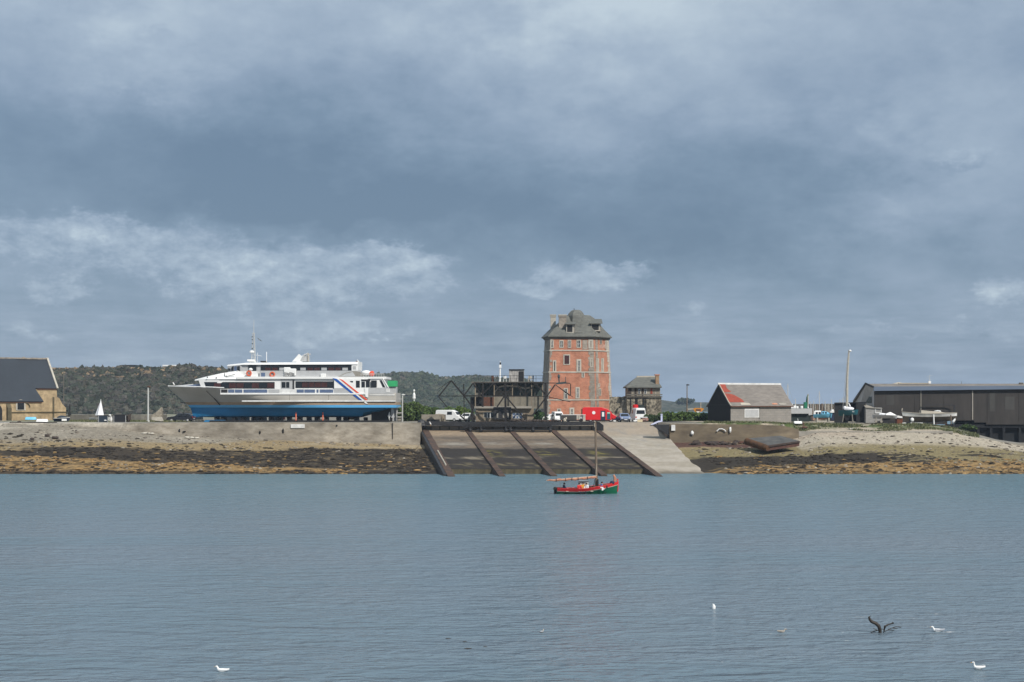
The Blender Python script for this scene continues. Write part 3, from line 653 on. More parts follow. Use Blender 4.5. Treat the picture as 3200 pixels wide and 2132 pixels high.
    for face, c, y0, y1, w_, mg, k in WN:
        if c > 1900 and y0 < 1100: c = 1893
        fr = MB(); hw = w_/2
        for (a,b,e,g) in ((c-hw-mg,c-hw,y0-mg,y1+mg*.7),(c+hw,c+hw+mg,y0-mg,y1+mg*.7),(c-hw,c+hw,y0-mg,y0),(c-hw,c+hw,y1,y1+mg*.7)): panel(face,a,b,e,g,-.02,.10,fr)
        wo_ = fr.build('window', M['stone'], root)
        pn = MB(); panel(face,c-hw,c+hw,y0,y1,-.05,.02,pn); pn.build('pane', {'g':M['glass'],'r':M['glassred'],'s':M['quoin']}[k], wo_)
        if k == 'g' and w_ >= 5 and y1-y0 > 15:
            br = MB(); panel(face,c-.45,c+.45,y0,y1,.02,.05,br); panel(face,c-hw,c+hw,(y0+y1)/2-.4,(y0+y1)/2+.4,.02,.05,br); br.build('glazing_bar', M['whiteb'], wo_)
    # roof
    ze = Z(1050,258); ev = [vert(i,zt,.55) for i in range(6)]; ev = [Vector((p.x,p.y,ze)) for p in ev]
    def ring(k, z, dx=0, dy=0): return [Vector((cx+dx+(p.x-cx)*k, cy+dy+(p.y-cy)*k, z)) for p in ev]
    R = [ring(1.0,ze-.15), ring(1.0,ze+.02), ring(.79,Z(1030,262)), ring(.58,Z(1009,263),.3), ring(.44,Z(994,264),.35), ring(.34,Z(986,264),.3)]
    mb = MB(); mb.loft(R); rf = mb.build('roof', M['slateo'], root)
    # the rounded upper roof
    mb = MB(); D = 263.; rr = []
    for py, a, b, dy in ((1022,1766,1834,3.6),(1004,1771,1829,3.2),(988,1773,1826,2.9),(980,1777,1823,2.5),(973,1784,1818,1.9),(969.5,1789,1813,1.3),(968.5,1793,1808,.8)):
        c = (X(a,D)+X(b,D))/2; h = (X(b,D)-X(a,D))/2
        rr.append([Vector((c+h*(max(-1,min(1,1.12*math.cos(t)))+.03*mn.noise(Vector((py*.2,t,1)))), D+.6+dy*math.sin(t), Z(py+.8*mn.noise(Vector((t*3,py,2))),D))) for t in [2*math.pi*(i+.5)/8 for i in range(8)]])
    mb.loft(rr); cap = mb.build('roof_crown', M['slateo'], root)
    mb = MB(); mb.tube(P(1794,969,263.4), P(1794,964,263.4), .06); mb.build('finial', M['dark'], cap)
    # front gablet
    mb = MB(); a, b, c = P(1795,1040,258.9), P(1862,1040,259.6), P(1817,1006,263.2); d = P(1830,1003,265); mb.slab([a,b,c],(0,-1,1),.3); mb.slab([b,d,c],(1,-.5,1),.3); mb.build('roof_hip', M['slateo'], root)
    # chimneys
    for x0, x1, y0, y1, D, th, ma_ in ((1719.5,1738,983,1030,262.5,1.2,M['stone']),(1745.5,1771,983,1043,259.9,1.5,M['quoin']),(1826,1839,985,1003,264.5,1.,M['quoin'])):
        mb = MB(); mb.pbx(x0+1,x1-1,y0+6,y1,D,th); mb.pbx(x0,x1,y0+3,y0+7,D-.1,th+.2); ch = mb.build('chimney', ma_, root)
        mb = MB(); mb.pbx(x0-.5,x1+.5,y0,y0+3,D-.15,th+.3); mb.build('chimney_cap', M['stone'], ch)
    # dormers
    for x0, x1, y0, y1, D in ((1769,1795,1012,1042,259.2),(1846,1877,1010,1036,260.6)):
        mb = MB(); mb.pbx(x0,x1,y0+2,y1,D,3.2); dm = mb.build('dormer', M['quoin'], root)
        mb = MB(); mb.pbx(x0+3,x1-6,y0+5,y1-4,D-.05,.1); mb.build('dormer_opening', M['black'], dm)
        mb = MB(); mb.pbx(x0+.5,x0+3,y0+3,y1-1,D-.1,.2); mb.pbx(x1-6,x1-2.5,y0+3,y1-1,D-.1,.2); mb.pbx(x0+3,x1-6,y1-4,y1-1,D-.1,.2); mb.build('dormer_frame', M['stone'], dm)
        mb = MB(); n_ = 4
        a, b = x0-4, x1+6
        mb.add([P(a,y0+2,D-.5),P(b,y0+2,D-.5),P(b-3,y0-11,D+3.5),P(a+6,y0-11,D+3.5),P(a,y0,D-.5),P(b,y0,D-.5),P(b-3,y0-13,D+3.5),P(a+6,y0-13,D+3.5)], [(0,3,2,1),(4,5,6,7),(0,1,5,4),(1,2,6,5),(2,3,7,6),(3,0,4,7)])
        mb.build('dormer_roof', M['slateo'], dm)
tower()

# ------------------------------------------------------------------ ferry on the hard
def ferry():
    DN = 239.; YC = 243.6
    fx = lambda px: X(px, DN); fz = lambda py: Z(py, DN); fxc = lambda px: X(px, YC); fzc = lambda py: Z(py, YC)
    root = thing('ferry', 'big white and grey passenger ferry with blue bottom and tricolour stripe, hauled out on land', 'ferry', (fx(880), YC, 6.7))
    # hull levels: py, stem px, half beam aft, entrance fraction
    LV = [(1208,525,4.75,.27),(1220,536,4.8,.32),(1233,550,4.82,.38),(1246,566,4.82,.46),(1257,577,4.82,.60),(1266,587,4.80,.66),(1274,594,4.74,.72),(1275.3,596,2.5,.76),(1290,600,2.3,.8),(1301,603,1.8,.85),(1305,606,.5,.9)]
    NT = 40; PXS = 1238
    def sheer(px): return interp(px, [(525,1208),(640,1211.5),(735,1216),(860,1221),(1240,1228)])
    def pt(l, i):
        py, st, B, te = LV[l]; t = (i/NT)**1.25; aft = PXS if l < 7 else (1225 if l == 7 else 1160-3*l)
        px = lerp(st, aft, t); tt = min(1, t/te); hb = B*(1-(1-tt)**2.0)+.02
        # forward the bilge is nearly as full as the side above it
        if l >= 6: hb = lerp(min(4.3*(1-(1-tt)**2), hb*1.5+.05), hb, sstep(.05,.40,t)) if t < .6 else hb
        top = sheer(px); bot = 1305
        yy = py if py > 1234 else top + (py-1208)*(1234-top)/(1234-1208)
        return X(px, YC-hb), hb, fz(yy)
    def strip(l0, l1, name, material, close=False, parent=None):
        mb = MB()
        for side in (-1, 1):
            vs = []; fs = []; n = l1-l0+1
            for i in range(NT+1):
                for l in range(l0, l1+1): x, h, z = pt(l, i); vs.append((x, YC+side*h, z))
            for i in range(NT):
                for j in range(n-1): q = (i*n+j, (i+1)*n+j, (i+1)*n+j+1, i*n+j+1); fs.append(q if side < 0 else q[::-1])
            mb.add(vs, fs)
        a = [pt(l, NT) for l in range(l0, l1+1)]                       # transom
        mb.add([(x, YC-h, z) for x,h,z in a]+[(x, YC+h, z) for x,h,z in a][::-1], [tuple(range(2*len(a)))])
        return mb.build(name, material, parent or root, smooth=True)
    hull = strip(0, 4, 'hull', M['ferrygrey']); strip(4, 5, 'hull_streak', M['tan']); strip(5, 6, 'sunlit_chine', M['litblue']); strip(6, 10, 'hull_bottom', M['blue'])
    # the chine band's paler blue is sunlight put into the colour; deck plating
    mb = MB(); vs = []; 
    for i in range(NT+1): x,h,z = pt(0,i); vs += [(x,YC-h,z),(x,YC+h,z)]
    mb.add(vs, [(2*i,2*i+2,2*i+3,2*i+1) for i in range(NT)]); mb.build('deck', M['bulwark'], root)
    # toe rail at bow
    mb = MB()
    for s in (-1,1): mb.path([(pt(0,i)[0], YC+s*(pt(0,i)[1]-.1), pt(0,i)[2]+.12) for i in range(0,14)], .09, 5)
    mb.build('toe_rail', M['white'], hull)
    mb = MB(); mb.add([(fxc(535),YC,fz(1206)),(fx(624),YC-2.6,fz(1210)),(fx(624),YC+2.6,fz(1210)),(fx(628),YC-1.9,fz(1196)),(fx(628),YC+1.9,fz(1196))], [(0,1,3),(0,3,4),(0,4,2),(1,2,4,3),(0,2,1)]); mb.build('foredeck', M['bulwark'], root)
    mb = MB(); mb.add([(fx(600),YC-2.25,fz(1205)),(fx(622),YC-2.6,fz(1208)),(fx(624),YC-2.35,fz(1198))], [(0,1,2)]); mb.add([(fx(566),YC-1.2,fz(1205.5)),(fx(619),YC-2.5,fz(1207.5)),(fx(621),YC-2.3,fz(1199.5))],[(0,1,2)]); mb.build('foredeck_window', M['glassblue'], root)
    def side(px0, px1, py0, py1, hb, th, m_, name, par=None, both=True):
        mb = MB()
        for s in (-1,):
            y = YC+s*hb; mb.bx(fx(px0), fx(px1), min(y,y-s*th)-.0, max(y,y-s*th), fz(py1), fz(py0))
        return mb.build(name, m_, par or root)
    def sidepoly(pts, hb, th, m_, name, par=None, both=True):
        mb = MB()
        for s in (-1,):
            y = YC+s*hb; mb.prism([(fx(a),fz(b)) for a,b in pts], min(y,y-s*th), max(y,y-s*th))
        return mb.build(name, m_, par or root)
    # main deck house
    mb = MB(); mb.loft([[(fx(626),YC-3.5,fz(1216)),(fx(626),YC+3.5,fz(1216)),(fx(614),YC+3.4,fz(1184)),(fx(614),YC-3.4,fz(1184))],
                       [(fx(680),YC-4.2,fz(1219)),(fx(680),YC+4.2,fz(1219)),(fx(680),YC+4.25,fz(1184)),(fx(680),YC-4.25,fz(1184))],
                       [(fx(730),YC-4.45,fz(1222)),(fx(730),YC+4.45,fz(1222)),(fx(730),YC+4.45,fz(1184)),(fx(730),YC-4.45,fz(1184))],
                       [(fx(1150),YC-4.45,fz(1234)),(fx(1150),YC+4.45,fz(1234)),(fx(1150),YC+4.45,fz(1184)),(fx(1150),YC-4.45,fz(1184))]])
    house = mb.build('main_cabin', M['white'], root)
    # roof deck of the cabin and the sloping nose
    mb = MB(); mb.loft([[(fx(597),YC-2.0,fz(1189)),(fx(597),YC+2.0,fz(1189)),(fx(599),YC+1.9,fz(1185.5)),(fx(599),YC-1.9,fz(1185.5))],
                       [(fx(640),YC-3.8,fz(1186)),(fx(640),YC+3.8,fz(1186)),(fx(640),YC+3.0,fz(1176)),(fx(640),YC-3.0,fz(1176))],
                       [(fx(690),YC-4.5,fz(1185)),(fx(690),YC+4.5,fz(1185)),(fx(690),YC+3.6,fz(1166)),(fx(690),YC-3.6,fz(1166))],
                       [(fx(742),YC-4.72,fz(1185)),(fx(742),YC+4.72,fz(1185)),(fx(742),YC+3.7,fz(1158.5)),(fx(742),YC-3.7,fz(1158.5))]])
    nose = mb.build('cabin_nose', M['white'], root, smooth=True)
    mb = MB()
    for px, py in ((646,1180),(674,1182),(706,1177)): q_ = MB(); q_.ell((fx(px),YC-4.1,fz(py-1)),(.12,.12,.12),0,6,4); q_.build('deck_fitting', M['dark'], nose)
    mb.path([(fx(700),YC-4.0,fz(1166)),(fx(700),YC-4.2,fz(1174)),(fx(707),YC-4.4,fz(1177)),(fx(734),YC-4.5,fz(1170))], .05, 5); mb.build('foredeck_fittings', M['dark'], nose)
    mb = MB(); mb.bx(fx(740),fx(1208),YC-4.78,YC+4.78,fz(1184.2),fz(1177.5)); mb.build('upper_deck', M['white'], root)
    # cabin windows
    def winband(px0, px1, py0, py1, hb, n, par, tints, slant=0):
        H = lambda px: min(hb, interp(px, [(626,3.52),(680,4.2),(730,4.45)])) 
        def strip2(xa, xb, xc, y0, y1, off, m_, name, p_):       # follows the bend of the cabin side
            mb = MB()
            for s in (-1,):
                k = 6; fr = []
                for i in range(k+1):
                    t = i/k; u = lerp(xa, xb, t); l = lerp(xc, xb, t)
                    fr.append([(fx(u),YC+s*(H(u)+o),fz(y0)) for o in (off,off-.08)]+[(fx(l),YC+s*(H(l)+o),fz(y1)) for o in (off-.08,off)])
                mb.loft(fr)
            return mb.build(name, m_, p_)
        b = strip2(px0, px1, px0+slant, py0, py1, .06, M['glass'], 'window_band', par)
        w_ = (px1-px0-slant)/n
        for i in range(n):
            a = px0+slant+i*w_; strip2(a+1.1, a+w_-1.1, a+1.1, py0+3.5, py1-2., .09, tints[i%len(tints)], 'pane', b)
        return b
    winband(634,858,1194,1214.5,4.5,9,house,[M['glass'],M['glassred'],M['glass'],M['glassred'],M['glassred'],M['glass'],M['glassred']],8)
    # the band forward bends in with the cabin side; its forward third is carried on the taper
    winband(923,1043,1192,1212.5,4.5,6,house,[M['glass'],M['glassred'],M['glassred'],M['glassred'],M['glassred'],M['glass']])
    dr = side(877,921,1186,1229,4.5,.05,M['bulwark'],'side_entrance',house)
    side(880,892,1194,1212,4.54,.05,M['glass'],'pane',dr); side(894,904,1194,1212,4.54,.05,M['glass'],'pane',dr); side(914,919,1187,1228,4.54,.05,M['dark'],'pane',dr)
    # side passage screens, ledge, rubbing strake
    sc = side(690,1047,1216.5,1229,4.86,.06,M['whiteb'],'side_rail',root)
    for a, b_, mm in ((692,712,'dark'),(714,733,'glassblue'),(735,758,'glassblue'),(762,836,'glassblue'),(840,874,'bulwark'),(928,950,'glassblue'),(952,985,'glassblue'),(990,996,'glassblue'),(1000,1042,'glassblue')):
        side(a,b_,1217.5,1227.5,4.90,.05,M[mm],'rail_screen',sc)
    side(690,1150,1229,1233,4.98,.2,M['white'],'ledge',root)
    side(757,1236,1251.5,1255.5,4.98,.2,M['whiteb'],'rubbing_strake',root)
    side(860,1237,1256.5,1258,4.93,.12,M['iron'],'painted_shadow',root)  # dark strip paints in the shadow under the rubbing strake
    # aft part
    side(1045,1150,1184,1232,4.88,.1,M['white'],'side_plating',root)
    side(1045,1104,1213,1230.5,4.91,.05,M['bulwark'],'grey_plating',root)
    mb = MB(); mb.bx(fx(1048),fx(1196),YC-4.3,YC+4.3,fz(1228),fz(1184)); ac = mb.build('aft_cabin', M['white'], root)
    sidepoly([(1150,1184),(1194,1184),(1212,1212),(1150,1212)],4.62,.1,M['white'],'aft_side',ac)
    for a,b_,t,u,mm in ((1113,1125,1190,1211.5,'glass'),(1130,1141,1193,1211,'glass'),(1144,1156,1192,1211,'glass'),(1160,1178,1189,1211,'glass')): side(a,b_,t,u,4.92,.05,M[mm],'window',ac)
    sidepoly([(1094,1191),(1104,1191),(1104,1195.5),(1097,1195)],4.92,.05,M['glass'],'window',ac); sidepoly([(1186,1188.5),(1192,1188.5),(1207,1210.5),(1196,1210.5)],4.66,.05,M['glass'],'window',ac)
    side(1129,1158,1186,1192,4.9,.05,M['dark'],'doorway',ac)
    sidepoly([(1150,1212),(1216,1212),(1230,1229),(1232,1231),(1150,1231)],4.86,.12,M['bulwark'],'aft_bulwark',root)
    side(1207,1219,1215,1226,4.9,.3,M['whiteb'],'locker',root)
    mb = MB(); mb.path([(fx(1214),YC-4.8,fz(1212)),(fx(1196),YC-4.8,fz(1182))],.1,6); mb.path([(fx(1206),YC-4.7,fz(1212)),(fx(1192),YC-4.7,fz(1184))],.07,6); mb.build('stern_frame', M['white'], root)
    for px in (1148,1027,905): side(px,px+.8,1233,1251,4.85,.03,M['concd'],'plate_seam',root)
    side(1149,1237,1232,1250,4.88,.08,M['ferrygrey'],'stern_side',root); side(1155,1234,1233,1236,4.95,.1,M['whiteb'],'stern_ledge',root)
    # tricolour stripes
    def sp_(a,b,c,d,nm,mm,o=0): sidepoly([a,b,c,d],4.95+o,.04,M[mm],nm)
    sp_((1039,1182),(1053,1184),(1140,1257),(1127,1253),'blue_stripe','stripeblue')
    sp_((1053.2,1184),(1060,1184),(1151,1262),(1144,1262),'white_stripe','white')
    sp_((1060.2,1183.5),(1072,1188),(1149,1249),(1146,1252.5),'red_stripe','stripered')
    sidepoly([(1140,1213),(1152,1211),(1151,1243),(1143,1240)],4.99,.05,M['white'],'draped_sheet')
    # wheelhouse and upper saloon
    mb = MB(); mb.loft([[(fx(705),YC-2.3,fz(1162)),(fx(705),YC+2.3,fz(1162)),(fx(702),YC+2.4,fz(1143)),(fx(702),YC-2.4,fz(1143))],
                       [(fx(750),YC-3.5,fz(1178)),(fx(750),YC+3.5,fz(1178)),(fx(746),YC+3.5,fz(1141)),(fx(746),YC-3.5,fz(1141))],
                       [(fx(1102),YC-3.6,fz(1178)),(fx(1102),YC+3.6,fz(1178)),(fx(1102),YC+3.6,fz(1140)),(fx(1102),YC-3.6,fz(1140))]]); up = mb.build('upper_saloon', M['bulwark'], root)
    mb = MB(); mb.loft([[(fx(700),YC-2.3,fz(1143.5)),(fx(700),YC+2.3,fz(1143.5)),(fx(703),YC+2.2,fz(1139)),(fx(703),YC-2.2,fz(1139))],
                       [(fx(760),YC-3.9,fz(1139.5)),(fx(760),YC+3.9,fz(1139.5)),(fx(765),YC+3.5,fz(1133.5)),(fx(765),YC-3.5,fz(1133.5))],
                       [(fx(1116),YC-3.9,fz(1138.5)),(fx(1116),YC+3.9,fz(1138.5)),(fx(1116),YC+3.6,fz(1130.5)),(fx(1116),YC-3.6,fz(1130.5))]]); mb.build('saloon_roof', M['white'], root)
    # wheelhouse windows on the slanted front
    for k in range(4):
        mb = MB(); a, b_ = k/4+.02, (k+1)/4-.02
        for s in (-1,):
            A = Vector((fx(704.5),YC+s*2.34,0)); B = Vector((fx(747),YC+s*3.54,0)); n = Vector((-.6,s*.8,0))*.06
            q = [A.lerp(B,t)+n for t in (a,b_)]
            mb.add([(q[0].x,q[0].y,fz(1158)),(q[1].x,q[1].y,fz(1159)),(q[1].x,q[1].y,fz(1143.5)),(q[0].x,q[0].y,fz(1144.5))],[(0,1,2,3)])
        mb.build('wheelhouse_window', M['glass'] if k != 2 else M['glassblue'], up)
    side(773,798,1142,1159,3.66,.05,M['glass'],'wheelhouse_window',up)
    sw = side(812,1096,1140.5,1158.5,3.66,.06,M['glass'],'window_band',up)
    for a in range(826,1084,22): 
        if not 880 < a < 930: side(a,a+17,1149,1157.5,3.69,.05,M['glassred'] if (a//22)%3 else M['bulwark'],'pane',sw)
    side(740,812,1160,1178,3.72,.1,M['whiteb'],'wing_plating',up)
    side(1097,1118,1138,1160,3.75,.1,M['white'],'aft_frame',up); side(1101,1111,1144,1154,3.79,.05,M['bulwark'],'pane',up)
    side(810,1128,1158.5,1177.5,4.2,.08,M['bulwark'],'upper_bulwark',root)
    sidepoly([(1056,1177),(1080,1165),(1106,1160),(1124,1162),(1140,1177)],4.3,.1,M['concrete'],'wind_screen',root); sidepoly([(1062,1176),(1082,1167),(1102,1163),(1110,1176)],4.34,.05,M['bulwark'],'screen_pane',root)
    sidepoly([(738,1158),(760,1176),(752,1184),(740,1184)],3.9,.2,M['white'],'wing_support',root); sidepoly([(784,1160),(800,1160),(806,1177),(782,1177)],4.3,.2,M['white'],'wing_support',root)
    side(815,827,1165,1177,4.26,.05,M['glassblue'],'door_pane',root)
    # roof gear: mast, radar, funnel wing
    mb = MB()
    for dx, dy in ((-.35,-.3),(.35,-.3),(0,.35)): mb.tube((fxc(793)+dx,YC+dy,fzc(1133)),(fxc(793)+dx*.35,YC+dy*.35,fzc(1041)),.07,.05,6)
    for i in range(9):
        z = fzc(1128-i*9.5); k = 1-.07*i; mb.bar((fxc(793)-.35*k,YC-.3*k,z),(fxc(793)+.35*k,YC-.3*k,z),.05); mb.bar((fxc(793)-.35*k,YC-.3*k,z),(fxc(793)+.3*k,YC-.3*k,z+.5),.04)
    mb.tube((fxc(793),YC,fzc(1043)),(fxc(793.5),YC,fzc(1000)),.06,.03,6); mb.bx(fxc(788),fxc(797),YC-.2,YC+.2,fzc(1043),fzc(1041)); mast = mb.build('mast', M['metalp'], root)
    mb = MB(); mb.bx(fxc(775),fxc(798),YC-.7,YC+.7,fzc(1129.5),fzc(1124)); mb.bx(fxc(780),fxc(800),YC-.5,YC+.5,fzc(1133),fzc(1129)); mb.build('radar_scanner', M['white'], mast)
    mb = MB(); mb.ell((fxc(788),YC-.3,fzc(1100)),(.42,.35,.25),0); mb.build('radar_dome', M['white'], mast)
    mb = MB()
    for py in (1053,1062,1074,1089): mb.bx(fxc(788),fxc(791.5),YC-.5,YC-.3,fzc(py+1.5),fzc(py-1))
    mb.build('mast_lamps', M['dark'], mast)
    mb = MB(); mb.tube((fxc(833),YC,fzc(1132)),(fxc(833),YC,fzc(1100)),.06); mb.tube((fxc(805),YC,fzc(1133)),(fxc(805),YC,fzc(1102)),.03); mb.bar((fxc(801),YC,fzc(1110)),(fxc(818),YC,fzc(1113)),.06,.3); mb.build('whip_aerial', M['white'], root)
    mb = MB(); mb.bx(fxc(817),fxc(832),YC-1,YC+1,fzc(1133),fzc(1128.5)); mb.build('roof_vent', M['dark'], root)
    for s in (-1,1):
        mb = MB(); mb.prism([(fxc(920),fzc(1132)),(fxc(941),fzc(1108)),(fxc(950),fzc(1115)),(fxc(944),fzc(1132))],YC+s*2.4-.25,YC+s*2.4+.25); mb.build('funnel_fin', M['white'], root)
    mb = MB(); mb.path([(fxc(945),YC-1.5,fzc(1130)),(fxc(955),YC-1.5,fzc(1110)),(fxc(967),YC-1.5,fzc(1106))],.16,6); mb.path([(fxc(945),YC+1.5,fzc(1130)),(fxc(955),YC+1.5,fzc(1110)),(fxc(967),YC+1.5,fzc(1106))],.16,6); mb.bx(fxc(949),fxc(965),YC-1.4,YC+1.4,fzc(1131),fzc(1112)); mb.build('funnel', M['bulwark'], root)
    mb = MB(); mb.bx(fxc(966),fxc(968.3),YC-1.7,YC-1.4,fzc(1132),fzc(1104)); mb.build('funnel_post', M['plank'], root)
    mb = MB(); mb.bx(fxc(1117),fxc(1126),YC-3,YC+3,fzc(1158),fzc(1131)); mb.build('aft_mast_casing', M['whiteb'], root); mb = MB(); mb.bx(fxc(1118),fxc(1123),YC-3.1,YC-2.9,fzc(1156),fzc(1130)); mb.build('casing_slot', M['rust'], root)
    # liferafts, life rings, rails
    mb = MB(); mb.bx(fx(886),fx(906),YC-4.5,YC-3.5,fz(1176),fz(1148)); mb.bx(fx(904),fx(924),YC-4.5,YC-3.5,fz(1174),fz(1152)); lr = mb.build('liferaft_rack', M['white'], root, bevel=.12)
    mb = MB()
    for i in range(8): mb.bx(fx(889+i*4),fx(891+i*4),YC-4.56,YC-4.5,fz(1175-(i%3)),fz(1163+(i*5)%4))
    mb.build('rack_straps', M['dark'], lr)
    mb = MB(); mb.bx(fx(1001),fx(1018),YC-4.6,YC-3.9,fz(1178),fz(1168)); mb.build('liferaft_locker', M['white'], root, bevel=.1)
    def torus(c, R_, r_):
        mb = MB(); rings = []
        for i in range(15):
            a = 2*math.pi*i/14; u = Vector((math.cos(a),0,math.sin(a))); rings.append([Vector(c)+u*(R_+r_*math.cos(t))+Vector((0,r_*math.sin(t),0)) for t in [2*math.pi*k/6 for k in range(6)]])
        return mb.loft(rings, cap=False)
    torus((fx(777),YC-4.35,fz(1167)),.36,.13).build('life_ring', M['orange'], root); torus((fx(850),YC-4.35,fz(1170)),.36,.12).build('life_ring', M['orange'], root)
    mb = MB(); mb.ell((fx(782),YC-4.2,fz(1155)),(.35,.3,.28),0,8,5); mb.build('searchlight', M['white'], root)
    mb = MB(); mb.ell((fx(1142),YC-3.4,fz(1165)),(.85,.6,.45),0); mb.build('inflatable', M['white'], root, smooth=True)
    mb = MB(); mb.lump((fx(1160),YC-3.6,fz(1168)),(.5,.5,.45),2,0,8,6,.3); mb.build('life_jackets', M['stripered'], root)
    mb = MB()
    for px in range(1128,1202,8): mb.tube((fx(px),YC-4.65,fz(1178)),(fx(px),YC-4.65,fz(1168)),.03,n=5)
    for py in (1168,1172): mb.tube((fx(1128),YC-4.65,fz(py)),(fx(1200),YC-4.65,fz(py)),.035,n=5)
    for px in range(690,880,22): mb.tube((fx(px),YC-4.65,fz(1217)),(fx(px),YC-4.65,fz(1214)),.03,n=5)
    mb.build('railing', M['metalp'], root)
    mb = MB(); h9 = [pt(l,9) for l in (1,3,4,5)]; q9 = [(x_,YC-h_-.12,z_) for x_,h_,z_ in h9]; mb.bar(q9[0],q9[1],.06); mb.bar(q9[1],q9[3],.14); mb.build('anchor_chain', M['iron'], root)
    # stern gear
    mb = MB(); mb.bx(fx(1156),fx(1216),YC-2.2,YC+2.2,6.75,fz(1274)); mb.build('skeg', M['black'], root)
    mb = MB()
    for s in (-2.4,2.4): mb.bx(fx(1219),fx(1228),YC+s-.12,YC+s+.12,fz(1306),fz(1275))
    mb.build('rudder', M['bulwark'], root)
    mb = MB()
    for i in range(5):
        a = i*2*math.pi/5; mb.ell((fx(1214)+.0,YC-3.0+.45*math.cos(a),fz(1301)+.45*math.sin(a)),(.1,.33,.33),0,7,5)
    mb.ell((fx(1214),YC-3,fz(1301)),(.3,.2,.2),0); mb.build('propeller', M['whiteb'], root)
ferry()


# ------------------------------------------------------------------ quay walls and the slipway
def uz(u, D): return u - .1485*(D-232)
def rail_z(D): return 5.50 - (232-D)*.1362
def deck_z(D): return 5.36 - (232-D)*.1415
def quay():
    mb = MB(); pts = [(-120,6.4),(-60,5.4),(-14.7,3.0)]
    xs_ = [-62,-58,-50,-40,-30,-20,-14.6]
    top = [interp(x, [(-62,5.9),(-59,6.55),(-56,6.78),(0,6.8)]) for x in xs_]
    mb.loft([[(x,225.3,2.2),(x,225.55,t),(x,226.9,t),(x,226.9,2.2)] for x, t in zip(xs_, top)])
    o = mb.build('quay_wall', M['quaym'], None); tag(o, 'long weathered concrete quay wall below the ferry', 'quay wall')
    mb = MB(); D = 225.28
    for px, py, w, h in ((884,1347,5,8),(560,1346,4,7),(1052,1330,4,3),(575,1349,8,3),(812,1352,4,7)): mb.lump((X(px,D),D+.2,Z(py,D)),(w*.035,.25,h*.04),px,0,7,5,.6)
    mb.bx(X(1226,D),X(1227.6,D),D,D+.2,Z(1372,D),Z(1322,D)); mb.build('crack', M['black'], o)
    mb = MB(); mb.bx(X(930,D)-1.1,X(930,D)+1.1,D+.06,D+.2,Z(1338,D),Z(1326,D)); mb.build('lime_patch', M['whiteb'], o)
    mb = MB(); mb.loft([[(x,225.4,2.6),(x,225.6,t),(x,226.6,t),(x,226.6,2.6)] for x, t in ((25.0,6.62),(30,6.55),(38,6.5),(43,6.3),(45.5,5.7))])
    o = mb.build('quay_wall', M['quayr'], None); tag(o, 'brown crumbling quay wall between the slip and the gravel beach', 'quay wall')
    mb = MB(); D = 225.3
    mb.path([(X(2240,D),D,Z(1348,D)),(X(2247,D),D,Z(1341,D)),(X(2256,D),D,Z(1340.5,D)),(X(2264,D),D,Z(1344,D)),(X(2268,D),D,Z(1349,D))],.10,6); mb.lump((X(2163,D),D,Z(1354,D)),(.25,.2,.35),3); mb.bx(X(2098,D),X(2110,D),D-.05,D+.3,Z(1346,D),Z(1328,D)); mb.lump((X(2282,D),D,Z(1344,D)),(.2,.2,.5),5)
    mb.build('lime_stain', M['whiteb'], o)
    mb = MB(); D = 224
    for i in range(26):
        px = random.uniform(2160,2400); y = random.uniform(1362,1382); d = 222+2.5*random.random()
        mb.lump((X(px,d), d, ground_z(X(px,d),d)+.1),(random.uniform(.3,1.0),.4,random.uniform(.15,.45)),i,0,7,5,.7)
    tag(mb.build('rubble_heap', M['iron'], None), 'dark rubble heaped at the foot of the brown quay wall', 'rubble')
    mb = MB(); px = 2330
    for i in range(16):
        d = 222.5+2*random.random(); x = X(2300+i*9,d); mb.lump((x,d,ground_z(x,d)+.12),(random.uniform(.4,.9),.5,random.uniform(.12,.3)),i+40,0,7,5,.6)
    tag(mb.build('rust_heap', M['rust'], None), 'reddish rusty scrap spread behind the beached steel pontoon', 'scrap')
    mb = MB(); mb.loft([[(x,225.7,4.6),(x,225.7,5.42),(x,226.5,5.42),(x,226.5,4.6)] for x in np.linspace(44.5,70,14)]); tag(mb.build('kerb', M['concrete'], None), 'low concrete kerb edge across the top of the gravel beach', 'kerb')
    # low wall along the foot of the hill side
    mb = MB(); mb.bx(X(190,268),X(520,268),268,268.5,6.5,Z(1296,268)); o = mb.build('boundary_wall', M['concd'], None); tag(o, 'low grey boundary wall behind the skips beside the chapel', 'wall')
quay()

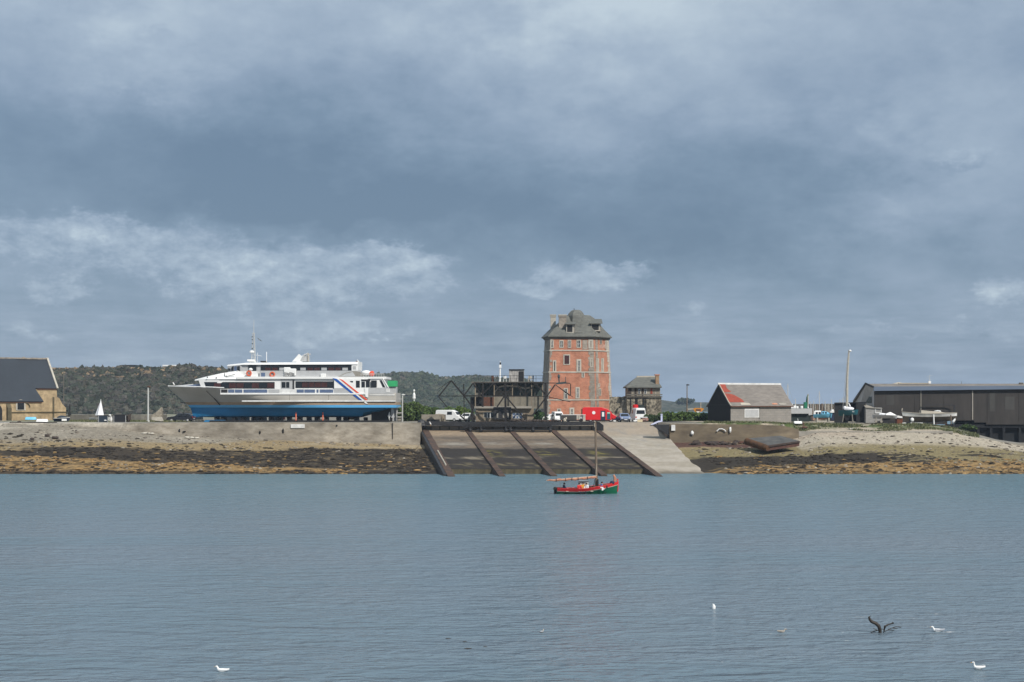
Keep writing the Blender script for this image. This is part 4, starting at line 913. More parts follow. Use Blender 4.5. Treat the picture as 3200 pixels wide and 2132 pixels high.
def slip():
    root = thing('slipway', 'broad concrete slipway with five sloping dark rails running into the water', 'slipway', (0,214,1))
    Ds = list(np.linspace(233.3,199,50)); us = np.linspace(-14.6,14.2,60); V_, C_ = [], []
    for D in Ds:
        for u in us:
            n1_ = mn.fractal(Vector((u*.16,D*.5,4.)),.9,2.,4); n2_ = mn.fractal(Vector((u*.7,D*1.3,14.)),.8,2.,4)
            s = (D-199)/34.3 + .035*n1_ + .02*n2_
            c = mixc(mixc((.165,.128,.092),(.105,.085,.066),sstep(-.2,.35,n1_+.4*n2_)), (.27,.205,.14), sstep(.78,.86,s))
            c = mixc(c, (.34,.31,.26), .6*sstep(.55,.62,s)*(1-sstep(.62,.68,s))*sstep(-.1,.3,n1_))
            c = mixc(c, (.028,.023,.019), (1-sstep(.47,.50,s)))
            mo = max(math.exp(-((u-k)/1.2)**2) for k in (-5.9,1.9,9.6))*math.exp(-((s-.37)/.06)**2)
            c = mixc(c, (.20,.17,.04), min(.8,1.1*mo)*sstep(.0,.35,n2_+.5*n1_+.05))
            c = mixc(c, (.25,.21,.15), .8*math.exp(-((s-.27+.01*n1_)/.018)**2)*sstep(.0,.3,n1_+.15)); c = mixc(c, (.18,.15,.08), .7*math.exp(-((s-.10)/.04)**2)*sstep(.0,.3,n2_))
            V_.append((uz(u,D), D, deck_z(D)+.035*n2_)); C_.append(c)
    m_ = len(us); fs = [(i*m_+j, i*m_+j+1, (i+1)*m_+j+1, (i+1)*m_+j) for i in range(len(Ds)-1) for j in range(m_-1)]
    o = colored('slip_deck', V_, fs, C_, attr_mat('slip_surface', .9, 1.6, .75, 1.25, .35), loc=tuple(root.location)); o.location = (0,0,0); o.parent = root; MW[o] = MW[root]
    mb = MB(); x0, x1 = uz(-14.6,199), uz(14.2,199); mb.bx(x0,x1,199.02,199.8,-1.5,deck_z(199)-.03); mb.build('slip_toe', M['toe'], root)
    for i, u in enumerate((-14.1,-7.2,-.16,6.7,14.0)):
        end = (191.4,192.2,192.6,193.,191.4)[i]
        mb = MB(); w = .42 if i else .5; low = 1.7 if i in (0,) else .95
        rings = []
        for D in np.linspace(233,end,24):
            j = .06*mn.noise(Vector((D*.4,i*9.,0))); x = uz(u,D)+j; z = rail_z(D)+.5*j; b_ = min(z-low, -.4 if D < 200 else 9)
            rings.append([(x-w-.08,D,b_),(x-w,D,z),(x+w,D,z),(x+w+.08,D,b_)])
        mb.loft(rings); r = mb.build('rail', M['railm'], root)
        if i == 0:
            mb = MB(); mb.loft([[(uz(-15.0,D)-.25*sstep(230,205,D),D,-1),(uz(-15.0,D),D,rail_z(D)-.05+.1*mn.noise(Vector((D*.5,3,3)))),(uz(-14.6,D),D,rail_z(D)-.05),(uz(-14.6,D),D,-1)] for D in np.linspace(231,193.5,26)]); mb.build('side_wall', M['dark'], root)
            mb = MB(); mb.path([(uz(-14.05,D),D-.1,rail_z(D)+.06) for D in np.linspace(212,200,7)],.11,5); mb.build('rail_cap', M['plank'], r)
    # concrete blocks along the head of the slip
    mb = MB(); px = 1350
    while px < 1862:
        w = random.uniform(22,30)
        mb.pbx(px,px+w,1333+random.uniform(-.5,1),1345,232.8,.9); px += w + random.uniform(3,9)
    mb.build('head_blocks', M['concrete'], root)
    mb = MB(); mb.pbx(1322,1872,1331,1348,233.3,.8); mb.build('head_beam', M['concd'], root)
    # launching ramp for dinghies beside it
    Ds = [237.4,236,234,232,230,228.4,227.4]+list(np.linspace(226,196.5,30)); V_, C_ = [], []; us = np.concatenate([[-.0005],np.linspace(0,1,34),[1.0005]])
    for D in Ds:
        z = interp(D, [(196,-.62),(200,.02),(228,4.6),(230,5.0),(236,6.6),(238,6.72)])
        for t in us:
            u = lerp(14.5, interp(D, [(197,22.),(202,22.4),(216,23.2),(228,24.4),(237,24.6)]), t); n1_ = mn.fractal(Vector((u*.12,D*.6,4.)),.9,2.,4); n2_ = mn.fractal(Vector((u*.6,D*.4,34.)),.9,2.,4)
            if t > .9: u += .5*n2_*(t-.9)/.1*sstep(225,210,D)
            c = mixc((.30,.265,.21), (.37,.33,.275), sstep(-.3,.3,n1_+.3*n2_)); c = mixc(c, (.29,.235,.175), .8*sstep(227.5,229,D)+.0)
            c = mixc(c, (.22,.21,.19), .5*sstep(.1,.4,n2_)*sstep(212,224,D)); c = mixc(c, (.10,.085,.06), .85*(1-sstep(200.2,202.2,D+.8*n2_)))
            V_.append((uz(u,D), D, z-(1.6 if t in (us[0],us[-1]) else 0))); C_.append(c)
    m_ = 36; fs = [(i*m_+j, i*m_+j+1, (i+1)*m_+j+1, (i+1)*m_+j) for i in range(len(Ds)-1) for j in range(m_-1)]
    o = colored('launching_ramp', V_, fs, C_, attr_mat('ramp_surface', .9, 1.1, .86, 1.14, .2)); tag(o, kind='structure'); o.name = 'ramp'
    mb = MB(); mb.pprism([(2037,1328),(2092.5,1327),(2088,1361),(2066,1346)],224.9,1.2); mb.loft([[P(2039,1329,236),P(2091,1328,227.),P(2091,1328,226.9)+Vector((.6,.0,0)),P(2046,1327,236)],[P(2066,1347,231),P(2086,1360,225.6),P(2086,1360,225.5)+Vector((.7,0,0)),P(2070,1345,231)]])
    mb.build('ramp_wall', M['dark'], None); tag(bpy.data.objects['ramp_wall'], 'dark angled concrete wing wall at the top right of the pale ramp', 'retaining wall')
slip()

# ------------------------------------------------------------------ the boat cradle with its truss
def cradle():
    root = thing('boat_cradle', 'black steel boat cradle with tall zigzag truss at the head of the slipway', 'cradle', (0,233,6))
    D = 231.6
    mb = MB(); mb.loft([[P(a,t,D),P(a,b_,D),P(a,b_,D+1.2),P(a,t,D+1.2)] for a,t,b_ in ((1326,1317,1330),(1400,1317,1331),(1500,1319,1334),(1600,1318,1333),(1760,1318,1330),(1868,1317,1329))]); mb.build('main_beam', M['dark'], root)
    mb = MB(); D2 = 230.4; mb.loft([[P(a,t,D2),P(a,b_,D2),P(a,b_,D2+.6),P(a,t,D2+.6)] for a,t,b_ in ((1447,1331,1340),(1480,1326,1335),(1600,1323,1333),(1715,1325,1335),(1726,1331,1343))]); mb.pbx(1490,1722,1341.5,1345.5,D2,.5); mb.build('front_beam', M['black'], root)
    for px in (1500,1578,1592,1662,1716,1466):
        mb = MB(); mb.pbx(px,px+7,1327,1348,D2-.1,.8); mb.ell((X(px+3.5,D2),D2-.15,Z(1345,D2)),(.3,.15,.3),0); mb.build('trolley', M['black'], root)
    mb = MB(); mb.lump(P(1318,1326,232),(.95,.9,.75),4); mb.lump(P(1310,1333,231.6),(.5,.6,.35),6); mb.build('winch_cover', M['dark'], root)
    mb = MB(); mb.loft([[P(a,t,231.5),P(a,b_,231.5),P(a,b_,233.5),P(a,t,233.5)] for a,t,b_ in ((1864,1316,1340),(1874,1320,1350),(1886,1329,1352))]); mb.build('end_block', M['black'], root)
    D = 234.5
    up = [(1410,1190),(1478,1198),(1542,1198),(1612,1198),(1674,1198),(1735,1202)]; lw = [(1370,1240),(1450,1237),(1505,1236),(1578,1235),(1641,1238),(1709,1239),(1790,1241)]
    p = lambda q, dd=0: P(q[0], q[1], D+dd)
    ch = MB(); ch.bar(p((1480,1197)),p((1700,1196)),.17); ch.bar(p((1695,1197)),p((1782,1198)),.15); ch.bar(p((1370,1238)),p((1712,1239)),.12); ch.bar(p((1450,1236)),p((1640,1237.5)),.1); ch.build('chord', M['trussm'], root)
    dg = MB()
    for a, b_ in zip(lw, up): dg.bar(p(a),p(b_),.21)
    for a, b_ in zip(up, lw[1:]): dg.bar(p(a,.05),p(b_,.05),.25 if a[0] != 1735 else .1)
    dg.bar(p((1735,1202)),p((1781,1237)),.12); dg.bar(p((1709,1240)),p((1783,1256)),.12); dg.bar(p((1372,1215)),p((1408,1190)),.07); dg.bar(p((1365,1232)),p((1392,1198)),.05)
    dg.build('diagonal', M['trussm'], root)
    lg = MB()
    for a, b_, w in (((1370,1240),(1398,1273),.13),((1450,1237),(1476,1272),.2),((1449,1199),(1451,1316),.13),((1476,1270),(1476,1318),.34),((1578,1236),(1553,1272),.2),((1578,1236),(1641,1311),.2),((1579,1196),(1580,1318),.3),((1709,1239),(1664,1298),.2),((1509,1195),(1508,1272),.28),((1705,1196),(1705,1316),.3),((1642,1198),(1642,1238),.2),((1451,1310),(1437,1298),.2),((1783,1200),(1783,1236),.12)): lg = MB(); lg.bar(p(a),p(b_),w*1.15); lg.build('leg', M['trussm'], root)
    mb = MB(); mb.bar(p((1738,1199)),p((1770,1196)),.3,.3); mb.bar(p((1748,1198)),p((1746,1182)),.22); mb.lump(p((1746,1177)),(.22,.22,.35),3); mb.bar(p((1767,1196)),p((1767,1178)),.1); mb.build('valve_gear', M['verd'], root)
    mb = MB(); mb.bar(P(1488,1320,D-.4),P(1670,1322,D-.4),.35); 
    for i in range(18): mb.lump(P(1600+i*8,1316+random.uniform(-2,2),D-.2),(.35,.4,random.uniform(.12,.35)),i,0,6,4,.7)
    tag(mb.build('scrap_heap', M['iron'], None), 'rusty scrap and timber piled along the beam in front of the slip house', 'scrap')
    # gull-white bollard and end beam marks
cradle()

def slip_house():
    D = 239.
    root = thing('slip_house', 'grubby two storey concrete slip house with roof deck behind the steel truss', 'building', (X(1590,D),D+4,6.7))
    w = MB(); w.pbx(1492,1600,1276,1320,D,5); w.pbx(1600,1668,1277,1320,D+.3,5); w.pbx(1487,1494,1276,1320,D-.1,5); w.build('lower_wall', M['gritty'], root)
    w = MB(); w.pbx(1482,1662,1270,1276.5,D-.4,5.6); w.build('ledge', M['concrete'], root)
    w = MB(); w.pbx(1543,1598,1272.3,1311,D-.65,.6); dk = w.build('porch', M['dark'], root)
    for a in (1552,1571,1585): w = MB(); w.pbx(a,a+5,1291,1306,D-.72,.08); w.build('post', M['concrete'], dk)
    for a,b_,mm in ((1513,1542,'glass'),(1602,1632,'glassblue')):
        f = MB(); f.pbx(a-2,b_+2,1288 if a < 1600 else 1290.5,1307 if a < 1600 else 1310,D-.06,.1); f = f.build('window', M['stone'], root)
        g = MB(); g.pbx(a,b_,1290 if a < 1600 else 1292,1305 if a < 1600 else 1308,D-.1,.1); g.build('pane', M[mm], f)
        g = MB()
        for k in (.3,.62): g.pbx(a+k*(b_-a),a+k*(b_-a)+2.2,1290,1307,D-.14,.06)
        if a > 1600: g.pbx(a,b_,1299,1300.5,D-.14,.06)
        g.build('mullion', M['whiteb'], f)
    # upper storey set back
    D2 = 243.
    w = MB(); w.pbx(1543,1698,1238,1277,D2,5); w.build('upper_wall', M['upperw'], root)
    w = MB(); w.pbx(1472,1700,1193,1197.5,D2-1.5,7); w.build('roof_deck', M['concd'], root)
    w = MB(); w.pbx(1484,1696,1197.5,1238,D2+.9,.2); w.build('glazing', M['dgreen'], root)
    w = MB(); w.pbx(1508,1543,1241,1272,D2-.3,.3); w.build('infill_panel', M['rust'], root); w = MB(); w.pbx(1470,1508,1241,1275,D2+1,.3); w.build('opening', M['black'], root)
    w = MB(); w.pbx(1486,1507,1228,1241,D2-.1,.3); w.build('upper_panel', M['concd'], root); w = MB(); w.pbx(1545,1600,1222,1238,D2+.5,.2); w.build('upper_panel', M['upperw'], root)
    w = MB(); w.loft([[P(a,t,D2+.3),P(a,t+5,D2+.3),P(a,t+5,D2+.5),P(a,t,D2+.5)] for a,t in ((1545,1224),(1560,1207),(1580,1203),(1620,1206),(1640,1212),(1656,1209))]); w.build('pale_awning', M['plank'], root)
    for px in (1484,1507,1543,1600,1660,1694): w = MB(); w.pbx(px,px+3,1197.5,1272,D2-1.2,.25); w.build('column', M['gritty'], root)
    for px in (1625,1671): w = MB(); w.pbx(px,px+1.5,1205,1270,D2-.05,.12); w.build('drain_pipe', M['concd'], root)
    # on the roof
    c = MB(); c.pbx(1591,1638,1155,1193,D2+.5,3); cb = c.build('roof_cabin', M['corr'], root)
    c = MB(); c.pbx(1621,1637,1161,1193,D2+.42,.1); c.build('cabin_door', M['black'], cb); c = MB(); c.pbx(1590,1639,1154,1156,D2+.3,3.4); c.build('cabin_roof', M['dark'], cb)
    r = MB()
    for px in range(1475,1700,20): r.tube(P(px,1193,D2-1.3),P(px,1174,D2-1.3),.03,n=5)
    r.tube(P(1475,1174,D2-1.3),P(1698,1174,D2-1.3),.03,n=5); r.tube(P(1475,1184,D2-1.3),P(1698,1184,D2-1.3),.025,n=5); r.build('railing', M['dark'], root)
    m_ = MB(); m_.tube(P(1562,1193,D2),P(1563,1150,D2),.18,.12); m_.tube(P(1563,1150,D2),P(1563,1128,D2),.1,.05); m_.bx(X(1560,D2),X(1567,D2),D2-.2,D2+.2,Z(1150,D2),Z(1140,D2)); mt = m_.build('mast', M['white'], root)
    m_ = MB(); m_.bx(X(1561,D2),X(1566,D2),D2-.2,D2+.2,Z(1140,D2),Z(1133,D2)); m_.build('mast_lamp', M['black'], mt)
    for a,b_,t,mm in ((1573,1583,1176,'whiteb'),(1651,1662,1176,'plank'),(1536,1543,1174,'rust'),(1664,1668,1174,'dark')):
        b2 = MB(); b2.pbx(a,b_,t,1184 if mm != 'rust' else 1193,D2-.8,.7); b2.pbx(a,a+1.5,1183,1193,D2-.8,.6); b2.pbx(b_-1.5,b_,1183,1193,D2-.8,.6); b2.build('roof_box', M[mm], root)
slip_house()

# ------------------------------------------------------------------ guard house and rubble wall
def guard():
    D = 256.
    root = thing('guard_house', 'small stone guard house with hipped slate roof and one chimney right of the tower', 'house', (X(2012,D),D+4,6.6))
    w = MB(); w.pbx(1959,2067,1238,1312,D-.8,8); w.build('stone_base', M['rubble'], root)
    w = MB(); w.pbx(1963,2063,1207,1240,D,6.5); w.build('wall', M['planked'], root)
    for a,b_ in ((1963,1973),(1983,1990),(2006,2010)): q = MB(); q.pbx(a,b_,1211,1240,D-.06,.1); q.build('dark_panel', M['iron'], root)
    q = MB(); q.pbx(2033,2039,1214,1231,D-.08,.1); q.build('shutter', M['roofred'], root)
    for a,b_ in ((1995,2001),(2014,2020)): q = MB(); q.pbx(a,b_,1216,1231,D-.08,.1); f = q.build('window', M['whiteb'], root); q = MB(); q.pbx(a+1.3,b_-1.3,1218,1230,D-.12,.1); q.build('pane', M['glass'], f)
    q = MB(); q.pbx(1958,2070,1232,1235.5,D-1.1,.5); q.pbx(1958,2070,1239.5,1242,D-1.1,.4); q.build('ledge', M['concd'], root)
    q = MB()
    for px, w_ in ((1986,7),(2009,6),(1970,3),(2018,2)): q.pbx(px,px+w_,1242,1300,D-.95,.2)
    q.build('dark_post', M['tar'], root)
    z0 = Z(1209,D); e = .5; x0, x1 = X(1957,D), X(2067,D); y0, y1 = D-.6, D+7.2; zr = Z(1178,D+3.3); xa, xb = X(1990,D+3.3), X(2047,D+3.3); ym = D+3.3
    r = MB(); r.add([(x0,y0,z0),(x1,y0,z0),(x1,y1,z0),(x0,y1,z0),(xa-1.0,ym-1.2,lerp(z0,zr,.72)),(xa,ym,zr),(xb,ym,zr),(x1,ym,z0+.1),(x0,y0,z0-.2),(x1,y0,z0-.2),(x1,y1,z0-.2),(x0,y1,z0-.2)],
       [(0,1,6,5),(0,5,3),(1,2,6),(2,3,5,6),(8,9,1,0),(9,10,2,1),(10,11,3,2),(11,8,0,3),(8,11,10,9)]); r.build('roof', M['slateo'], root)
    q = MB(); q.bar((xa,ym,zr+.05),(xb,ym,zr+.05),.25); q.build('ridge', M['plank'], root)
    q = MB(); q.pbx(2049,2060,1173,1209,D+.4,1.0); c = q.build('chimney', M['oldbrick'], root); q = MB(); q.pbx(2047,2062,1170,1173.5,D+.3,1.2); q.build('chimney_cap', M['woodr'], c)
    # lichen covered rubble wall linking it with the tower
    D = 258.; mb = MB(); n = 16; fr = []
    for i in range(n+1):
        px = lerp(1905,1964,i/n); t = 1240+random.uniform(-1,1.5); fr.append([P(px,t,D),(X(px,D),D-.5,6.4),(X(px,D),D+1.2,6.4),P(px,t,D+1)])
    mb.loft(fr); o = mb.build('rubble_wall', M['rubble'], None); tag(o, 'lichen spotted rubble wall joining the brick tower to the guard house', 'wall')
    mb = MB(); mb.lump(P(1952,1285,256.6),(.9,.4,1.7),4,0,9,7,.5); mb.lump(P(1944,1297,256.6),(1.2,.4,1.1),7,0,9,7,.5); mb.build('wall_scar', M['plank2'], o)
guard()

# ------------------------------------------------------------------ grey block shed with the tarred gable
def block_shed():
    D = 244.; c = Vector((X(2283,D),D,6.45)); ang = math.atan2(4.2,8.2)
    L, Wd = 13.0, 6.6; H = 3.15; R = 6.75
    root = thing('block_shed', 'grey block shed with black tarred gable and red patch on its roof', 'shed', c, ang)
    # local: x along the long wall, y depth (to the left-back gable side)
    w = MB(); w.bx(0,L,0,Wd,-.2,H); w.add([(L,0,H),(L,Wd,H),(L,Wd/2,R-.15),(L-.3,0,H),(L-.3,Wd,H),(L-.3,Wd/2,R-.15)], [(0,1,2),(3,5,4),(0,3,4,1),(1,4,5,2),(2,5,3,0)]); w.build('block_wall', M['block'], root, world=False)
    g = MB(); pr = [(0-.02,-.2),(Wd+.02,-.2),(Wd+.02,H),(Wd/2,R-.05),(-.02,H)]
    g.add([(-.08,a,b_) for a,b_ in pr]+[(.02,a,b_) for a,b_ in pr], [(0,1,2,3,4),(9,8,7,6,5)]+[(i,5+i,5+(i+1)%5,(i+1)%5) for i in range(5)]); g.build('tarred_gable', M['tar'], root, world=False)
    prof = [(-.35,H-.22),(.35,H+.38),(Wd/2,R),(Wd-.35,H+.38),(Wd+.35,H-.22)]
    r = MB(); r.loft([[(x,a,b_) for a,b_ in prof]+[(x,a,b_-.16) for a,b_ in prof[::-1]] for x in (-.2,L+.25)]); rf = r.build('roof', M['shedroof'], root, world=False)
    def rp(x, t, off=.03):   # point on the front slope, t from eave (0) to ridge (1)
        if t < .2: k = t/.2; y = lerp(-.35,.35,k); z = lerp(H-.22,H+.38,k)
        else: k = (t-.2)/.8; y = lerp(.35,Wd/2,k); z = lerp(H+.38,R,k)
        return Vector((x, y-off*.7, z+off*.7))
    def patch(poly, m_, nm, off=.03):
        mb = MB(); a = [rp(x,t,off) for x,t in poly]; b_ = [rp(x,t,-.02) for x,t in poly]; k = len(a)
        mb.add(a+b_, [tuple(range(k)), tuple(range(k,2*k))[::-1]]+[(i,k+i,k+(i+1)%k,(i+1)%k) for i in range(k)]); mb.build(nm, m_, rf, world=False)
    patch([(-.18,.62),(1.6,.66),(1.1,.80),(1.2,.985),(-.18,.985)], M['roofred'], 'red_patch'); patch([(-.18,.21),(3.2,.21),(3.0,.34),(1.9,.52),(1.2,.57),(-.18,.60)], M['roofred'], 'red_patch')
    patch([(2.1,.05),(4.2,.06),(4.,.16),(2.9,.19),(2.2,.17)], M['plank'], 'pale_patch', .06); patch([(8.9,.08),(10,.08),(10,.16),(8.9,.16)], M['woodr'], 'pale_patch', .05); patch([(10.4,.06),(12,.06),(12,.17),(10.4,.17)], M['concrete'], 'pale_patch', .05)
    q = MB(); q.bar((-.3,Wd/2,R+.04),(L+.3,Wd/2,R+.04),.34,.14); q.build('ridge_cap', M['whiteb'], root, world=False)
    q = MB(); q.bx(-.2,L+.25,-.42,-.30,H-.36,H-.2); q.build('gutter', M['rust'], root, world=False)
    q = MB(); q.bx(2.9,6.0,-.08,.0,.95,2.45); f = q.build('window', M['whiteb'], root, world=False); q = MB(); q.bx(3.05,5.85,-.12,-.06,1.1,2.3); q.build('window_sheet', M['bulwark'], f, world=False)
    q = MB(); q.bx(6.0,6.12,-.14,.0,.7,H-.2); q.build('down_pipe', M['concd'], root, world=False)
    q = MB(); q.bar((-.12,-.3,H-.2),(-.12,.38,H+.4),.14,.2); q.bar((-.12,.38,H+.4),(-.12,Wd/2,R),.14,.2); q.build('verge_board', M['plank'], root, world=False)
    q = MB(); q.bx(-.12,-.06,-.02,Wd,H-.1,H+.1); q.bx(-.13,-.06,Wd/2-.4,Wd/2+.3,R-2.6,R-1.9); q.build('gable_rail', M['black'], root, world=False)
block_shed()

# ------------------------------------------------------------------ long dark shed on the right
def long_shed():
    D = 248.; x0, x1 = X(2733,D), X(3330,D); zt = Z(1214,D); dep = 15.
    root = thing('long_shed', 'long dark clad boat shed with blue fascia and pale gable on the right', 'shed', (x0+10,D+7,6))
    w = MB(); w.bx(x0,X(2960,D),D,D+.3,6.2,zt); w.bx(X(2960,D),X(3045,D),D,D+.3,6.85,zt); w.bx(X(3045,D),X(3082,D),D,D+.3,6.5,zt); w.bx(X(3082,D),x1,D,D+.3,6.15,zt); wl = w.build('front_wall', M['clad'], root)
    for px in (2858,2950,3085,3184,3270): q = MB(); q.pbx(px,px+.9,1222,1316 if px > 2960 else 1300,D-.05,.06); q.build('cladding_seam', M['clad'], wl)
    for px,b_,w_ in ((2877,1292,2.2),(3038,1312,3.)): q = MB(); q.pbx(px,px+w_,1221,b_,D-.12,.12); q.build('down_pipe', M['concrete'], root)
    for px, py, w_, h in ((3092,1226,18,60),(3140,1240,30,40),(2770,1236,24,30)): q = MB(); q.pbx(px,px+w_,py,py+h,D-.03,.05); q.build('panel', M['clad2'], wl)
    f = MB(); f.loft([[(x,D-.6,a),(x,D-.6,b_),(x,D-.3,b_),(x,D-.3,a)] for x,a,b_ in ((x0-.3,Z(1222,D),Z(1208.5,D)),(x1,Z(1215,D),Z(1205,D)))]); f.build('fascia', M['fascia'], root)
    yr = D+3.0; zr = Z(1199.5,D+3.)
    r = MB(); r.slab([(x0-.3,D-.58,Z(1208.5,D)),(x1,D-.58,Z(1205,D)),(x1,yr,zr-.1),(x0-.8,yr,zr)],(0,-1,3),.15); r.slab([(x0-.8,yr,zr),(x1,yr,zr),(x1,D+dep,Z(1255,D+dep)),(X(2670,D+dep)-.3,D+dep,Z(1255,D+dep))],(0,.3,1),.15); r.build('roof', M['shedroof'], root)
    gx = X(2672,D+dep)
    g = MB(); g.add([(x0,D+.3,6.2),(gx,D+dep,6.2),(gx,D+dep,Z(1256,D+dep)-.1),(x0-.75,yr,zr-.2),(x0,D+.3,zt)], [(0,1,2,3,4)]); g.build('gable_wall', M['gable'], root)
    q = MB(); q.bar((x0-.3,D-.6,Z(1210,D)),(x0-.85,yr,zr+.05),.14,.3); q.bar((x0-.85,yr,zr+.05),(gx-.3,D+dep,Z(1254,D+dep)),.14,.3); q.build('verge_board', M['dark'], root)
    def gp(px, py):                      # on the gable plane
        dx, dy = gx-x0, dep-.3; k = (px-1600)/F; s = (k*(D+.3)-x0)/(dx-k*dy); y = D+.3+dy*s; return Vector((x0+dx*s-.06, y, Z(py,y)))
    q = MB(); q.quad(gp(2707,1240),gp(2725,1240),gp(2725,1260),gp(2707,1260)); q.build('gable_window', M['glass'], root)
    rr = MB(); rr.lump(P(2806,1201,yr),(1.0,.4,.3),2); rr.bx(X(2806,yr),X(2900,yr),yr-.6,yr+.5,zr-.02,zr+.14); rr.build('roof_repair', M['plank'], root)
    a = MB(); a.tube((X(2905,yr),yr,zr),(X(2905,yr),yr,Z(1172,yr)),.035,n=5); a.bar((X(2897,yr),yr,Z(1178,yr)),(X(2914,yr),yr,Z(1173,yr)),.03); a.bar((X(2900,yr),yr,Z(1184,yr)),(X(2910,yr),yr,Z(1186,yr)),.03); a.bx(X(2901,yr),X(2909,yr),yr-.1,yr+.1,Z(1199,yr),Z(1191,yr)); a.build('aerial', M['whiteb'], root)
    a = MB(); a.tube((X(3005,yr),yr,zr),(X(3005,yr),yr,Z(1192,yr)),.03,n=5); a.bx(X(3185,yr),X(3197,yr),yr-.2,yr+.2,zr,zr+.2); a.build('roof_vent', M['concd'], root)
    # open piled underside over the sloping ground, its deep shade put into near-black colour
    u = MB(); u.bx(X(2990,D),x1,D+1.2,D+1.5,1.5,6.9); u.build('void_shade', M['under'], root)
    for px in (3020,3060,3100,3140,3190,3240): u = MB(); u.bx(X(px,D)-.2,X(px,D)+.2,D+.4,D+.8,1.8,6.8); u.build('pile', M['under'], root)
    u = MB(); u.bx(X(2960,D),x1,D+.32,D+1.2,5.6,6.2); u.build('floor_beam', M['under'], root)
    u = MB(); u.bar((X(2880,D),D-.5,Z(1266,D)),(X(2955,D),D-.5,Z(1266,D)),.14); u.bar((X(2885,D),D-.5,Z(1266,D)),(X(2885,D),D-.5,Z(1277,D)),.1); u.bar((X(2978,D),D-.9,Z(1266,D)),(X(2978,D),D-.9,6.4),.22); u.bar((X(2957,D),D-.5,Z(1266,D)),(X(2976,D),D-.7,Z(1267,D)),.14); u.build('staging', M['dark'], root)
long_shed()

# ------------------------------------------------------------------ boats
def hullgrid(L, B, sheer, keel, transom=.75, full=.42, rake=.12, nt=18, nl=7, flare=.9):
    G = []
    for i in range(nt+1):
        t = i/nt; zs, zk = sheer(t), keel(t)
        bb = B/2*min(1, transom+(1-transom)*min(1,t/.35)**.7)
        if t > 1-full: k = (t-(1-full))/full; bb *= max(.02, 1-k**2.2)
        row = []
        for l in range(nl+1):
            s = l/nl; z = lerp(zk, zs, s); hb = bb*min(1, (s**.55)*lerp(flare,1,s)) if l else .03
            row.append((L*(t-.5) + rake*L*.5*(s-.6)*max(0,(t-.6)/.4)**1.5, hb, z))
        G.append(row)
    return G
def hstrip(G, l0, l1, m, off=0.):
    mb = m
    for s in (-1,1):
        vs, fs = [], []; n = l1-l0+1
        for row in G:
            for l in range(l0,l1+1): x,h,z = row[l]; vs.append((x, s*(h+off), z))
        for i in range(len(G)-1):
            for j in range(n-1): fs.append((i*n+j,(i+1)*n+j,(i+1)*n+j+1,i*n+j+1))
        mb.add(vs, fs)
    a = [G[0][l] for l in range(l0,l1+1)]; mb.add([(x-off,-h-off,z) for x,h,z in a]+[(x-off,h+off,z) for x,h,z in a[::-1]], [tuple(range(2*len(a)))])
    return mb
def deckmesh(G, l, dz=-.03):
    mb = MB(); vs = []
    for row in G: x,h,z = row[l]; vs += [(x,-h*.98,z+dz),(x,h*.98,z+dz)]
    return mb.add(vs, [(2*i,2*i+2,2*i+3,2*i+1) for i in range(len(G)-1)])

